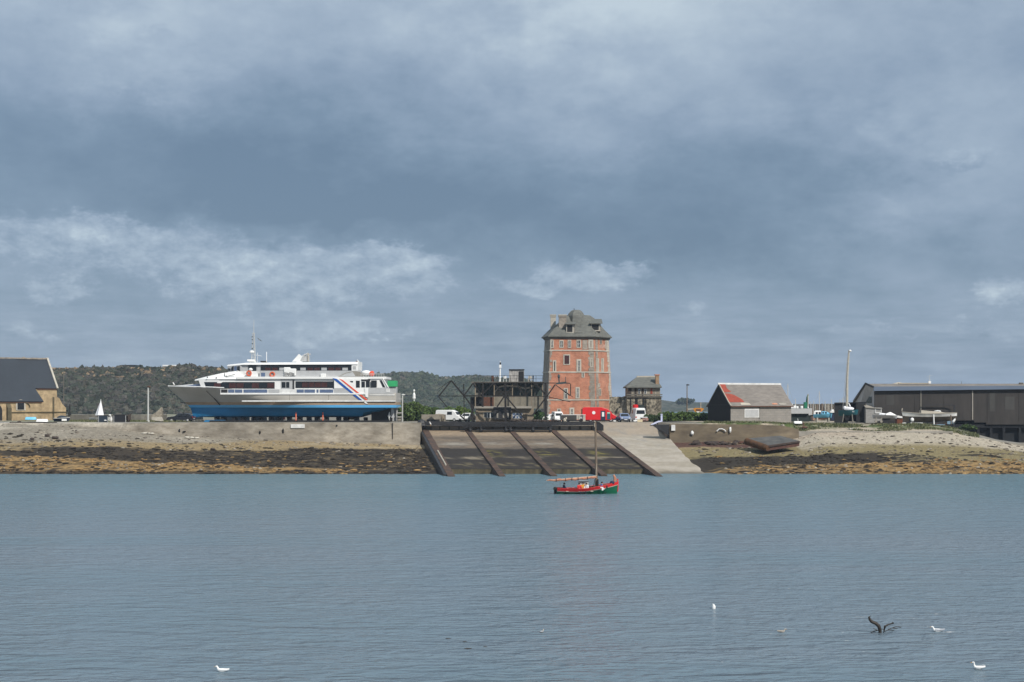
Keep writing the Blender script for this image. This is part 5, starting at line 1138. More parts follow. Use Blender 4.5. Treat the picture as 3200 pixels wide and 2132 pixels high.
def fishing_boat():
    D = 156.; root = thing('sailing_boat', 'green and red wooden boat with mast and furled tan sail, under way on the water', 'boat', (X(1835,D),D,0), math.radians(4))
    sh = lambda t: .62 - .12*math.sin(math.pi*min(1,t*1.6))*.6 + 1.0*max(0,t-.35)**1.7*1.35
    G = hullgrid(6.75, 2.3, sh, lambda t: -.45, .62, .5, .06, 22, 12, .95)
    def band(z0, z1, m_, nm, off):
        mb = MB()
        for s in (-1,1):
            vs, fs = [], []
            for row in G:
                zs = row[-1][2]; zk = row[0][2]
                for q in (z0, z1):
                    z = zs+q; u = min(1,max(0,(z-zk)/(zs-zk)))*12; a = int(min(11,u)); k = u-a
                    x = lerp(row[a][0],row[a+1][0],k); h = lerp(row[a][1],row[a+1][1],k); vs.append((x, s*(h+off), z))
            for i in range(len(G)-1): fs.append((2*i,2*i+2,2*i+3,2*i+1))
            mb.add(vs, fs)
        return mb.build(nm, m_, root, smooth=True, world=False)
    hstrip(G,0,12,MB()).build('hull', M['green'], root, smooth=True, world=False)
    band(-.27,.03,M['red'],'red_strake',.03); band(-.34,-.27,M['plank'],'white_line',.035)
    deckmesh(G,9).build('bottom_boards', M['plank'], root, world=False)
    mb = MB()
    for s in (-1,1): mb.path([(r[-1][0],s*(r[-1][1]),r[-1][2]+.03) for r in G],.035,5)
    mb.build('gunwale', M['red'], root, world=False)
    mb = MB(); mb.bx(-3.66,-3.40,-.05,.05,-.4,.75); mb.bx(-3.7,-3.3,-.3,.3,.45,.66); mb.build('rudder', M['black'], root, world=False)
    mb = MB(); mb.path([(3.36,0,.2),(3.42,0,1.0),(3.36,0,1.62)],.06,6); mb.build('stem_post', M['red'], root, world=False)
    # fore deck and thwarts
    f = MB(); vs = []
    for row in G[15:]: x,h,z = row[-1]; vs += [(x,-h*.95,z-.08),(x,h*.95,z-.08)]
    f.add(vs, [(2*i,2*i+2,2*i+3,2*i+1) for i in range(len(G[15:])-1)]); f.build('foredeck', M['skyblue'], root, world=False)
    f = MB()
    for x in (-2.3,-.9,.4): f.bx(x-.15,x+.15,-1.,1.,.28,.34)
    f.build('thwart', M['plank'], root, world=False)
    mb = MB(); mx_ = X(1865,D)-root.location.x; mb.path([(mx_,0,.1),(mx_-.05,0,3.),(mx_-.16,0,7.85)],[.15,.135,.10],8); ms = mb.build('mast', M['wood'], root, world=False, smooth=True)
    mb = MB(); mb.bx(mx_-.28,mx_-.16,-.06,.06,7.3,7.75); mb.tube((mx_-.16,0,7.85),(mx_-.3,0,8.0),.04,n=5); mb.tube((mx_-.1,-.12,1.9),(mx_-.05,-.1,3.3),.035,n=5); mb.build('halyard_block', M['plank'], ms, world=False)
    # furled sail lashed along the lowered yard
    mb = MB(); a = Vector((X(1708,D)-root.location.x,-.15,Z(1501,D))); b_ = Vector((mx_-.02,-.12,Z(1491,D)))
    pts = [a.lerp(b_,i/16)+Vector((0,0,.03*math.sin(i*1.9)-.05*math.sin(math.pi*i/16))) for i in range(17)]; mb.path(pts,[.05,.09,.1]+[.13+.035*math.sin(i*2.3) for i in range(13)]+[.07],7); sl = mb.build('furled_sail', M['woodr'], root, smooth=True, world=False)
    mb = MB(); mb.tube(a-Vector((.05,0,0)),b_+Vector((0,0,.12)),.05,n=6); mb.build('yard', M['plank'], root, world=False)
    mb = MB()
    for i in (3,6,8,10,13): p = pts[i]; mb.tube(p-Vector((.04,0,0)),p+Vector((.04,0,0)),.18,n=8)
    mb.build('lashing', M['rust'], sl, world=False)
    mb = MB(); mb.path([(3.0,.0,1.25),(3.05,0,1.75),(2.9,0,2.05)],[.12,.16,.10],7); mb.path([(3.3,0,1.35),(3.02,0,1.95)],.06,6); mb.build('rolled_jib', M['woodr'], root, world=False, smooth=True)
    mb = MB(); mb.lump((2.72,-.25,1.2),(.28,.3,.2),3); mb.build('anchor_line', M['navy'], root, world=False)
    mb = MB(); xx = X(1873,D)-root.location.x
    for s in (-1,1): mb.path([(xx-.6,s*.6,.6),(xx-.45,s*.3,1.55)],.03,5)
    mb.bx(xx-.25,xx-.12,-.35,.35,.55,1.58); mb.build('mast_case', M['black'], root, world=False)
    mb = MB()
    for s in (-1,): mb.ell((2.02,-1.13,.78),(.09,.09,.19),0,8,6); 
    mb.build('fender', M['black'], root, world=False)
    mb = MB(); mb.bx(1.45,1.62,-1.20,-1.17,.42,.80); mb.bx(1.3,1.45,-1.19,-1.16,.70,.80); mb.bx(1.60,1.75,-1.19,-1.165,.52,.64); mb.build('bow_letters', M['white'], root, world=False)
    mb = MB(); xs2 = X(1749,D)-root.location.x; mb.path([(xs2,-.9,.55),(xs2-.02,-.8,1.3)],.012,4); mb.path([(xs2+.3,-.2,.3),(xs2-.6,0,.75)],.03,5); mb.build('tiller', M['wood'], root, world=False)
    mb = MB(); mb.bx(X(1810,D)-root.location.x,X(1840,D)-root.location.x,.2,1.0,.5,1.38); mb.build('engine_box', M['bulwark'], root, world=False)
    return root
fb = fishing_boat()

# ------------------------------------------------------------------ people
def person(label, loc, rz, pose, top, legs, hair=True, lean=0., group=None, hat=None):
    root = thing('person', label, 'person', loc, rz, group)
    J = {}; S = pose
    if S == 'sit':
        J = dict(pel=(0,0,.1),sp=(.0+lean*.3,0,.32),ch=(.02+lean*.6,0,.5),nk=(.04+lean,0,.63),hd=(.07+lean,0,.73),ht=(.07+lean,0,.83),
          sl=(.0+lean*.8,.19,.55),el=(.10+lean,.25,.30),wl=(.34+lean,.16,.24),hl=(.41+lean,.15,.23),sr=(.0+lean*.8,-.19,.55),er=(.10+lean,-.25,.30),wr=(.34+lean,-.16,.24),hr=(.41+lean,-.15,.23),
          pl=(.03,.1,.08),kl=(.45,.13,.12),al=(.47,.13,-.30),tl=(.62,.14,-.34),pr=(.03,-.1,.08),kr=(.45,-.13,.12),ar=(.47,-.13,-.30),tr=(.62,-.14,-.34))
    else:
        J = dict(pel=(0,0,.93),sp=(.0,0,1.12),ch=(.02,0,1.3),nk=(.02+lean,0,1.46),hd=(.05+lean,0,1.57),ht=(.05+lean,0,1.68),
          sl=(0,.19,1.39),el=(.02,.27,1.12),wl=(.16,.25,.9),hl=(.2,.24,.83),sr=(0,-.19,1.39),er=(.02,-.27,1.12),wr=(.16,-.25,.9),hr=(.2,-.24,.83),
          pl=(0,.1,.9),kl=(.06,.12,.5),al=(0,.13,.08),tl=(.16,.14,.03),pr=(0,-.1,.9),kr=(.02,-.12,.5),ar=(-.06,-.13,.08),tr=(.1,-.14,.03))
    R_ = dict(pel=.145,sp=.13,ch=.15,nk=.055,hd=.095,ht=.07,sl=.075,el=.05,wl=.036,hl=.03,pl=.1,kl=.07,al=.045,tl=.035)
    names = list(J); idx = {k:i for i,k in enumerate(names)}
    ed = [('pel','sp'),('sp','ch'),('ch','nk'),('nk','hd'),('hd','ht'),('ch','sl'),('sl','el'),('el','wl'),('wl','hl'),('ch','sr'),('sr','er'),('er','wr'),('wr','hr'),('pel','pl'),('pl','kl'),('kl','al'),('al','tl'),('pel','pr'),('pr','kr'),('kr','ar'),('ar','tr')]
    me = bpy.data.meshes.new('skeleton'); me.from_pydata([J[k] for k in names], [(idx[a],idx[b_]) for a,b_ in ed], [])
    o = bpy.data.objects.new('tmp_person', me); COL.objects.link(o)
    o.modifiers.new('s','SKIN'); sb = o.modifiers.new('u','SUBSURF'); sb.levels = 1; sb.render_levels = 1
    for k in names:
        r = R_.get(k) or R_.get(k[0]+'l'); d = me.skin_vertices[0].data[idx[k]]
        d.radius = (r, r*.78) if k in ('sp','ch','pel') else (r,r); d.use_root = (k == 'pel')
    dg = bpy.context.evaluated_depsgraph_get(); ev = o.evaluated_get(dg); m2 = bpy.data.meshes.new_from_object(ev)
    vs = [tuple(v.co) for v in m2.vertices]; fs = [tuple(p.vertices) for p in m2.polygons]
    bpy.data.objects.remove(o); 
    def region(c):
        best = None
        for a,b_ in ed:
            A, B_ = Vector(J[a]), Vector(J[b_]); ab = B_-A; t = max(0,min(1,(c-A).dot(ab)/ab.length_squared)); d = (c-(A+ab*t)).length
            if best is None or d < best[0]: best = (d,a,b_,t)
        a, b_, t = best[1:]
        if b_ in ('hd','ht') or (b_ == 'nk' and t > .75) or b_ in ('hl','hr'): return 0
        if b_ in ('tl','tr'): return 3
        return 2 if b_ in ('pl','pr','kl','kr','al','ar') else 1
    mb = MB(); ms_ = [region(sum((Vector(vs[i]) for i in f), Vector())/len(f)) for f in fs]
    mb.v = vs; mb.f = fs; mb.m = ms_
    hd = Vector(J['hd'])
    mb.ell(hd+Vector((.10,0,.0)),(.022,.018,.026),0,6,4)                     # nose
    for s in (-1,1): mb.ell(hd+Vector((.0,s*.095,.0)),(.025,.012,.035),0,6,4); mb.ell(hd+Vector((.085,s*.035,.03)),(.012,.014,.01),3,5,4)
    mb.ell(hd+Vector((.088,0,-.045)),(.012,.03,.008),4,6,4)
    for h_, w_ in (('hl','wl'),('hr','wr')):                                  # fingers and thumb
        H_, W_ = Vector(J[h_]), Vector(J[w_]); d = (H_-W_).normalized(); sd = d.cross(Vector((0,0,1))).normalized(); dn = Vector((0,0,-1))
        for i in range(4):
            b0 = H_+d*.015+sd*(.027-.018*i); l = (.06,.072,.066,.052)[i]; mb.path([b0,b0+d*l*.6-Vector((0,0,.008)),b0+d*l*.85+dn*.03],[.010,.009,.007],5,0)
        mb.path([H_-d*.02+sd*.03,H_+d*.015+sd*.055,H_+d*.045+sd*.05+dn*.02],[.011,.010,.008],5,0)
    mb.build('body', [M['skin'],top,legs,M['black'],M['stripered']], root, smooth=True, world=False)
    if hair:
        h = MB(); h.ell(hd+Vector((-.025,0,.045)),(.115,.115,.10),0,9,6); h.build('hair' if hat is None else 'cap', hat or M['hair'], root, smooth=True, world=False)
    return root
D = 156.; by = fb.location.y; bxx = fb.location.x
person('person in red jacket sitting amidships in the green and red boat', (X(1809,D),by-.55,.36), math.radians(-60), 'sit', M['redflat'], M['navy'])
person('person in orange yellow jacket sitting between two others in the boat', (X(1822,D),by-.25,.40), math.radians(-90), 'sit', M['yellowcl'], M['black'])
person('person in white jacket with dark hair sitting in the boat', (X(1832.5,D),by-.5,.36), math.radians(-120), 'sit', M['whitecl'], M['navy'])
person('dark haired person steering at the stern of the boat', (X(1761,D),by+.1,.34), math.radians(20), 'sit', M['navy'], M['black'], lean=.05)
person('person in blue jacket crouched just ahead of the mast in the boat', (X(1876,D),by-.3,.46), math.radians(10), 'sit', M['bluecl'], M['navy'], lean=.12)
person('person in blue jacket standing by the red truck door', (X(1886,242.5),242.5,6.7), math.radians(-100), 'stand', M['bluecl'], M['navy'])

# ------------------------------------------------------------------ cars, vans
def wheelset(root, xs_, W_, r, z0=0.):
    for x in xs_:
        for s in (-1,1):
            y = s*(W_/2-.1)
            mb = MB(); mb.tube((x,y-.1,z0+r),(x,y+.1,z0+r),r,n=16); w = mb.build('wheel', M['tyre'], root, world=False, smooth=True)
            mb = MB(); mb.tube((x,y-.115,z0+r),(x,y+.115,z0+r),r*.6,n=12); mb.build('rim', M['bulwark'], w, world=False, smooth=True)
def car(label, loc, rz, paint, L=4.1, Wd=1.7, H=1.45, van=False, group='cars parked on the hard', name='parked_car', cat='car'):
    root = thing(name, label, cat, loc, rz, group)
    def body(prof, w0, w1, zmid, m_, nm, par=root, grow=0.):
        rings = []
        for y, k in ((-1,0),(-.86,1),(.86,1),(1,0)):
            ring = []
            for x,z in prof:
                ww = lerp(w0, w1, sstep(zmid, H, z))/2; ring.append((x*(1 if k else .985), y*ww, z if k else lerp(z, zmid*.7, .05)))
            rings.append(ring)
        mb = MB(); mb.loft(rings); return mb.build(nm, m_, par, world=False, smooth=True)
    l = L/2
    if van: prof = [(-l,.32),(-l,1.0),(-l+.05,H-.1),(-l+.25,H),(l*.35,H),(l*.62,H*.86),(l*.80,H*.58),(l-.08,H*.5),(l,.72),(l,.32)]
    else: prof = [(-l,.32),(-l,.78),(-l+.12,.92),(-l*.62,H-.06),(-l*.35,H),(l*.12,H-.02),(l*.42,.94),(l*.9,.82),(l,.66),(l,.3)]
    body(prof, Wd, Wd*.82, .9, paint, 'body')
    zl, zh = (H*.6,H*.85) if van else (.96,H-.12)
    for s in (-1,1):
        ww = lambda z: lerp(Wd, Wd*.82, sstep(.9,H,z))/2*.985+.012
        spans = ((-l*.0,l*.42),) if van else ((-l*.55,-l*.18),(-l*.14,l*.2))
        for a,b_ in spans:
            mb = MB(); i0 = .12 if not van else 0; q = [(a,zl),(b_,zl),(b_-(i0 if b_ > 0 else 0)-.05,zh),(a+(i0 if a < -l*.4 else 0),zh)]
            pts = [(x,s*(ww(z)+.01),z) for x,z in q]; mb.loft([pts,[(x,y-s*.05,z) for x,y,z in pts]]); mb.build('side_window', M['glass'], root, world=False)
    if van: ws = [(l*.63,H*.84),(l*.79,H*.6)]; rw = [(-l+.02,H*.84),(-l-.01,H*.58)]
    else: ws = [(l*.15,H-.1),(l*.40,.98)]; rw = [(-l*.64,H-.12),(-l*.90,.98)]
    for nm, (p0, p1), sg in (('windscreen',ws,1),('rear_window',rw,-1)):
        hw = Wd*.36; mb = MB(); mb.loft([[(p0[0]+sg*.03,-hw,p0[1]),(p0[0]+sg*.03,hw,p0[1]),(p1[0]+sg*.03,hw*1.08,p1[1]),(p1[0]+sg*.03,-hw*1.08,p1[1])],[(p0[0]-sg*.04,-hw,p0[1]-.03),(p0[0]-sg*.04,hw,p0[1]-.03),(p1[0]-sg*.04,hw*1.08,p1[1]-.03),(p1[0]-sg*.04,-hw*1.08,p1[1]-.03)]]); mb.build(nm, M['glass'], root, world=False)
    for s in (-1,1):
        mb = MB(); mb.ell((l-.04,s*Wd*.36,.64),(.07,.17,.09),0,8,5); mb.build('headlight', M['lens'], root, world=False)
        mb = MB(); mb.bx(-l-.02,-l+.06,s*Wd*.42-.1,s*Wd*.42+.1,.66,.9); mb.build('tail_light', M['lensr'], root, world=False)
    for x in (-l,l): mb = MB(); mb.bx(x-.07,x+.07,-Wd*.46,Wd*.46,.28,.5); mb.build('bumper', M['dark'] if not van else M['bulwark'], root, world=False, bevel=.03)
    mb = MB(); mb.bx(-l-.035,-l+.02,-.26,.26,.5,.61); mb.bx(l+.05,l+.08,-.26,.26,.36,.46); mb.build('number_plate', M['whiteb'], root, world=False)
    wheelset(root, (-l*.62,l*.62), Wd, .3); return root
ZG = 6.7
def at(px, D): return (X(px,D), D, ZG)
car('dark estate car parked near the ferry bow', at(566,243), math.radians(176), M['blackcar'], 4.5, 1.75, 1.45)
car('white car parked at the left of the slip house, facing the camera', at(1460,243), math.radians(-110), M['white'], 3.9,1.65,1.5)
car('white van with rounded roof behind the low concrete block', at(1404,246), math.radians(-25), M['white'], 4.6,1.8,2.0,True,None,'parked_van','van')
car('small white car parked at the foot of the brick tower', at(1722,244), math.radians(190), M['white'], 3.4,1.6,1.35)
car('white pickup cab parked between the white car and the grey trailer', at(1742,243), math.radians(-80), M['white'], 3.6,1.6,1.75,True,None,'parked_van','van')
car('grey blue car at the head of the pale ramp, facing the camera', at(1950,242), math.radians(-86), M['bluecar'], 4.1,1.75,1.48)
car('white van seen from behind beside the guard house', at(1993,246), math.radians(97), M['white'], 4.8,1.9,2.35,True,None,'parked_van','van')

def truck():
    D = 242.; root = thing('red_truck', 'red box truck with open side door parked in front of the tower', 'truck', at(1872,D), 0)
    def lx(px): return X(px,D)-X(1872,D)
    def lz(py): return Z(py,D)-ZG
    b_ = MB(); b_.prism([(lx(1820),lz(1313)),(lx(1820),lz(1277)),(lx(1826),lz(1273)),(lx(1880),lz(1273)),(lx(1900),lz(1279)),(lx(1912),lz(1290)),(lx(1912),lz(1313))],0,2.3); b_.build('box_body', M['red'], root, world=False, bevel=.06)
    b_ = MB(); b_.prism([(lx(1912.2),lz(1292)),(lx(1924),lz(1299)),(lx(1929),lz(1304)),(lx(1929),lz(1313)),(lx(1912.2),lz(1313))],.1,2.2); b_.build('bonnet', M['red'], root, world=False, bevel=.06)
    b_ = MB(); b_.bx(lx(1818.5),lx(1821),.05,2.25,lz(1313),lz(1279)); b_.build('rear_door', M['rust'], root, world=False)
    b_ = MB(); b_.bx(lx(1877),lx(1892),-.03,.08,lz(1313),lz(1284)); d = b_.build('door', M['navy'], root, world=False); b_ = MB(); b_.bx(lx(1881),lx(1888),-.06,-.02,lz(1302),lz(1288)); b_.build('door_pane', M['white'], d, world=False)
    b_ = MB(); b_.bx(lx(1897),lx(1907),-.03,.05,lz(1311),lz(1289)); d = b_.build('cab_door', M['teal'], root, world=False); b_ = MB(); b_.bx(lx(1897.5),lx(1906.5),-.05,-.02,lz(1293),lz(1288.5)); b_.build('window', M['greenp'], d, world=False)
    b_ = MB(); b_.tube((lx(1855.5),.03,lz(1290)),(lx(1855.5),-.03,lz(1290)),.28,n=14); b_.build('round_sign', M['white'], root, world=False)
    b_ = MB(); b_.prism([(lx(1908),lz(1285.5)),(lx(1913.5),lz(1291)),(lx(1914),lz(1290)),(lx(1909),lz(1284.5))],.25,2.05); b_.build('windscreen', M['glass'], root, world=False)
    b_ = MB(); b_.bx(lx(1818),lx(1927),.15,2.15,lz(1316),lz(1312.5)); b_.bx(lx(1918),lx(1931),.05,2.25,lz(1316),lz(1308)); b_.build('chassis', M['black'], root, world=False)
    for y in (.35,1.95): b_ = MB(); b_.ell((lx(1929),y,lz(1305.5)),(.08,.16,.13),0,8,5); b_.build('headlight', M['lens'], root, world=False)
    for x in (lx(1846),lx(1909)):
        for y in (.08,2.02):
            b_ = MB(); b_.tube((x,y,.38),(x,y+.2,.38),.38,n=16); w = b_.build('wheel', M['tyre'], root, world=False, smooth=True); b_ = MB(); b_.tube((x,y-.015,.38),(x,y+.215,.38),.22,n=12); b_.build('rim', M['bulwark'], w, world=False)
truck()
def trailer():
    D = 241.; root = thing('flatbed_trailer', 'dark grey boxed trailer with white end posts in front of the tower', 'trailer', at(1790,D))
    b_ = MB(); b_.pbx(1753,1802,1297,1313,D,1.8); b_.build('box', M['clad2'], root); b_ = MB(); b_.pbx(1753,1830,1295.8,1297.5,D-.05,1.9); b_.build('rail', M['whiteb'], root)
    for a,c in ((1802,1807),(1808,1813),(1822,1829.5)): b_ = MB(); b_.pbx(a,c,1298,1318 if a > 1815 else 1311,D-.02,.3); b_.build('post', M['stone'], root)
    b_ = MB(); b_.pbx(1807,1822,1299,1311,D+.2,1.2); b_.build('crate_load', M['bulwark'], root); b_ = MB(); b_.pbx(1765,1829,1313,1316,D+.1,1.6); b_.build('bed', M['black'], root)
    for px in (1776,1815): b_ = MB(); b_.tube((X(px,D),D+.15,7.0),(X(px,D),D+.4,7.0),.3,n=14); b_.build('wheel', M['tyre'], root, smooth=True)
    b_ = MB(); b_.lump(P(1765,1313,D-.4),(.3,.25,.3),4,0,7,5,.5); b_.lump(P(1769,1308,D-.4),(.16,.2,.22),5); tag(b_.build('sack', M['plank'], None),'pale crumpled sack left beside the boxed trailer','sack')
trailer()
def simple(name, label, cat, mb, m_, group=None, **k): return tag(mb.build(name, m_, None, **k), label, cat, group)
# things around the white van and blue car
mb = MB(); mb.pbx(1949,1973,1307,1317,240.6,.12); simple('notice_board', 'pale blank board leaning on the front of the grey blue car', 'board', mb, M['whiteb'])
r = thing('motorbike', 'dark motorbike parked between the red truck and the grey blue car', 'motorbike', at(1928,240.8)); 
mb = MB(); mb.bar(P(1921,1312,240.8),P(1936,1307,240.8),.18); mb.lump(P(1929,1306,240.8),(.35,.15,.2),2); mb.bar(P(1934,1312,240.8),P(1930,1300,240.8),.08); mb.build('frame', M['navy'], r)
for px in (1920,1935):
    mb = MB(); mb.tube(P(px,1315,240.75),P(px,1315,240.9),.28,n=14); w = mb.build('wheel', M['tyre'], r, smooth=True); mb = MB(); mb.tube(P(px,1315,240.7),P(px,1315,240.95),.11,n=10); mb.build('hub', M['whiteb'], w)
mb = MB(); mb.bx(*[X(1916,240.8),X(1924,240.8)],240.3,240.5,6.75,7.0); simple('fish_box', 'small white box on the ground beside the motorbike', 'box', mb, M['whiteb'], bevel=.03)
mb = MB(); mb.add([tuple(P(a,b_,240.2)) for a,b_ in ((1992,1311),(2008,1310.5),(2008,1319),(1996,1323),(1992,1322))]+[tuple(P(a,b_,240.7)) for a,b_ in ((1992,1311),(2008,1310.5),(2008,1319),(1996,1323),(1992,1322))],[(0,1,2,3,4),(9,8,7,6,5)]+[(i,5+i,5+(i+1)%5,(i+1)%5) for i in range(5)]); simple('yellow_box', 'pale yellow box standing behind the white van', 'box', mb, M['cream'])

r = thing('net_heap', 'heap of reddish net and floats under a white sheet behind the white van', 'net', at(2012,241.5))
mb = MB(); mb.lump(P(2014,1311,241.5),(.8,.5,.38),4,0,9,6,.4); mb.build('net', M['rednet'], r); mb = MB(); mb.lump(P(2012,1305,241.5),(.75,.45,.10),5,0,9,6,.3); mb.lump(P(1986,1316,241.3),(.5,.4,.22),6,0,8,6,.4); mb.build('sheet', M['whiteb'], r)
M_ = M
mb = MB(); mb.tube(P(1985.5,1281,252),P(1985.5,1266,252),.5,n=18); mb.ell(P(1985.5,1266.5,252),(.5,.5,.12),0,18,5)
mb.tube(P(1985.5,1281,252),(X(1985.5,252),252,6.7),.12,n=8); simple('red_drum', 'big red drum on a post above the roof of the white van', 'drum', mb, M['red'])
mb = MB(); mb.pbx(1994,2011,1265,1300,252.4,1.6); mb.pbx(1996,2010,1300,1315,252.6,1.2); simple('machine_cabinet', 'dark green machine cabinet beside the red drum, behind the white van', 'cabinet', mb, M['tealdark'], bevel=.1)
r = thing('mooring_post', 'pale blue mooring post with a folded tarpaulin at the top of the ramp wing wall', 'post', at(2070,236))
mb = MB(); mb.pbx(2065,2070.5,1296,1318,236,.3); mb.pbx(2064.5,2071,1294,1296.5,235.9,.5); mb.build('post', M['lilac'], r)
mb = MB(); mb.loft([[P(a,t,D_),P(a,b_,D_),P(a,b_,D_+.8),P(a,t,D_+.8)] for a,t,b_,D_ in ((2034,1326,1329,234),(2048,1319,1325,234.6),(2058,1315,1320,235.2),(2067,1315,1319,235.6))]); mb.build('tarpaulin', M['lilac'], r)
mb = MB(); mb.loft([[P(a,t,236.6),P(a,b_,236.6),P(a,b_,237.6),P(a,t,237.6)] for a,t,b_ in ((2040,1319,1328),(2070,1316,1328),(2130,1318,1327),(2212,1320,1327))]); simple('low_wall', 'low dark wall running from the mooring post to the tarred shed', 'wall', mb, M['dark'])
# low concrete block by the slip, skips, lamp posts
r = thing('concrete_bunker', 'low concrete block with a dark slot left of the slip house', 'bunker', at(1350,240))
mb = MB(); mb.pbx(1317,1391,1296,1319,240,2.5); mb.build('block', M['quaym'], r); mb = MB(); mb.pbx(1334,1374,1311,1318,239.95,.1); mb.build('slot', M['black'], r); mb = MB(); mb.lump(P(1372,1298,240.6),(1.1,.6,.22),3); mb.lump(P(1384,1308,239.9),(.3,.2,.5),4); mb.build('worn_top', M['gritty'], r)
def skip(px0, px1, y0, y1, D, m_, label):
    r = thing('skip', label, 'skip', at((px0+px1)/2,D)); y1_ = Z(y1,D)
    mb = MB(); mb.loft([[P(px0+1,y1,D),P(px1-1,y1,D),P(px1-1,y1,D+1.6),P(px0+1,y1,D+1.6)],[P(px0,y0+2,D-.05),P(px1,y0+1,D-.05),P(px1,y0+1,D+1.7),P(px0,y0+2,D+1.7)],[P(px0+1.5,y0,D),P(px1-1.5,y0,D),P(px1-1.5,y0,D+1.6),P(px0+1.5,y0,D+1.6)]]); mb.build('body', m_, r)
    mb = MB()
    for a in (px0+2,px1-3): mb.pbx(a,a+1.2,y0+2,y1-1,D-.12,.1)
    mb.build('rib', M['bulwark'], r); mb = MB(); mb.pbx(px0-1,px1+1,y0-1,y0+1,D-.1,1.8); mb.build('rim', M['dark'], r); return r
skip(305,339,1299,1321,238,M['darkblue'],'dark blue lidded skip standing below the white sail')
skip(353,395,1296.5,1320.5,238.5,M['blackcar'],'black skip beside the dark blue one, right of the white sail')
mb = MB(); mb.lump(P(343,1300,238.8),(.3,.3,.25),2); mb.lump(P(348,1311,238.9),(.35,.3,.5),5); simple('rubbish_sack', 'pale rubbish sack wedged between the two skips', 'sack', mb, M['whiteb'])
mb = MB(); mb.lump(P(402,1308,239.5),(.45,.4,.6),9,0,8,6,.5); mb.bar(P(404,1306,239.3),P(410,1292,239.3),.14); simple('tyre_heap', 'dark heap of tyres at the right end of the black skip', 'tyres', mb, M['iron'])
mb = MB(); mb.ell(P(329,1314,237.8),(.24,.15,.1),0,8,5); simple('buoy', 'small white buoy lying against the dark blue skip', 'buoy', mb, M['white'])
r = thing('dinghy', 'dinghy with a tall white two panel sail behind the skips', 'dinghy', at(312,246))
mb = MB(); mb.slab([P(315,1249,246),P(324.5,1298,246),P(304.5,1298,245.6)],(0,-1,0),.05); mb.build('mainsail', M['sail'], r); mb = MB(); mb.slab([P(312,1258,246.4),P(308,1298,246.2),P(297,1298,246.6)],(0,-1,0),.05); mb.build('jib', M['sail2'], r)
mb = MB(); mb.tube((X(315,246.1),246.1,7.0),P(315,1248,246.1),.05); mb.build('mast', M['metalp'], r)
G = hullgrid(3.6,1.4,lambda t:.75+.15*t*t,lambda t:.15); h = hstrip(G,0,7,MB()); h.v = [(v[0]+X(311,246),v[1]+246.3,v[2]+6.65) for v in h.v]; h.build('hull', M['white'], r, smooth=True)
def lamp(px, y0, y1, D, label, col='metalp', rad=.14, head=True):
    r = thing('lamp_post', label, 'lamp post', (X(px,D),D,Z(y1,D)))
    mb = MB(); mb.tube((X(px,D),D,Z(y1,D)),(X(px,D),D,Z(y0,D)),rad,rad*.7); mb.tube((X(px,D),D,Z(y1,D)),(X(px,D),D,Z(y1-7,D)),rad*1.8,rad*1.8); mb.build('pole', M[col], r, smooth=True)
    if head: mb = MB(); mb.lump((X(px,D)+.15,D,Z(y0-2,D)),(.4,.25,.14),1); mb.build('lamp_head', M[head if isinstance(head,str) else 'dark'], r)
    return r
lamp(463,1211,1320,241,'tall pale grey lamp post left of the ferry bow','metalp',.15,'rust')
lamp(1257,1236,1316,250,'slim grey lamp post at the ferry stern among bushes','metalp',.09,'whiteb')
lamp(2147,1205,1286,290,'brown wooden mast with small lamp left of the tarred shed','wood',.12,'dark')
lamp(2066,1248,1318,250,'thin grey pole at the right corner of the guard house','concd',.10,False)
lamp(218,1263,1296,268,'short black post near the chapel buttress','black',.16,False)
lamp(199,1160,1300,300,'tall weathered pole behind the chapel end','concd',.12,False)
# broken wall by the ferry bow
mb = MB(); pts = [(472,1313),(472,1298),(486,1290),(497,1280),(503,1273),(506,1285),(505,1303),(507,1315)]; mb.pprism(pts,240.5,1.0); o = simple('broken_wall','broken sandy stone wall rising to a point near the ferry bow','wall',mb,M['plank2']); mb = MB(); mb.pprism([(474,1313),(474,1304),(503,1303.5),(508,1316),(504,1317)],239.6,.7); mb.build('fallen_stone', M['stone'], o)
# small craft by the chapel
def small_hull(name, label, cat, px, D, L, B, H, m_, rz=0., flip=False, z=None, inner='plank', tilt=0):
    r = thing(name, label, cat, (X(px,D),D,ZG if z is None else z), rz)
    sgn = -1 if flip else 1
    G = hullgrid(L,B,lambda t:H*(1+.18*t*t) if not flip else H,lambda t:.02,.8,.5,.1,14,6,.7)
    h = hstrip(G,0,6,MB())
    if flip: h.v = [(v[0],v[1],H-v[2]+.12) for v in h.v]
    h.build('hull', m_, r, smooth=True, world=False)
    if not flip: deckmesh(G,4).build('inside', M[inner], r, world=False)
    mb = MB()
    for s in (-1,1): mb.path([(q[-1][0],s*q[-1][1],(H-q[-1][2]+.12) if flip else q[-1][2]) for q in G],.035,5)
    mb.build('gunwale', M['dark'] if flip else M['whiteb'], r, world=False); return r
small_hull('dinghy','light blue upturned dinghy on trestles below the chapel wall','dinghy',97,239.5,1.75,1.1,.5,M['skyblue'],math.radians(4),True,z=6.95)
small_hull('dinghy','white upturned dinghy lying on the stones below the chapel wall','dinghy',133,238.5,1.9,1.1,.5,M['white'],math.radians(-6),True,z=6.62)
small_hull('rowing_boat','grey rowing boat lying on the pale slip at the left edge','boat',14,228,1.9,1.,.42,M['concrete'],math.radians(8),False,z=6.35)
r = small_hull('motor_boat','dark blue covered motor boat near the chapel buttress','boat',193,243,2.6,1.3,.6,M['navy'],math.radians(10)); mb = MB(); mb.lump((0,0,.75),(.8,.5,.3),3); mb.build('cover', M['darkblue'], r, world=False); mb = MB(); mb.bx(.1,.9,-.75,-.6,.15,.5); mb.build('transom_panel', M['white'], r, world=False)
mb = MB(); 
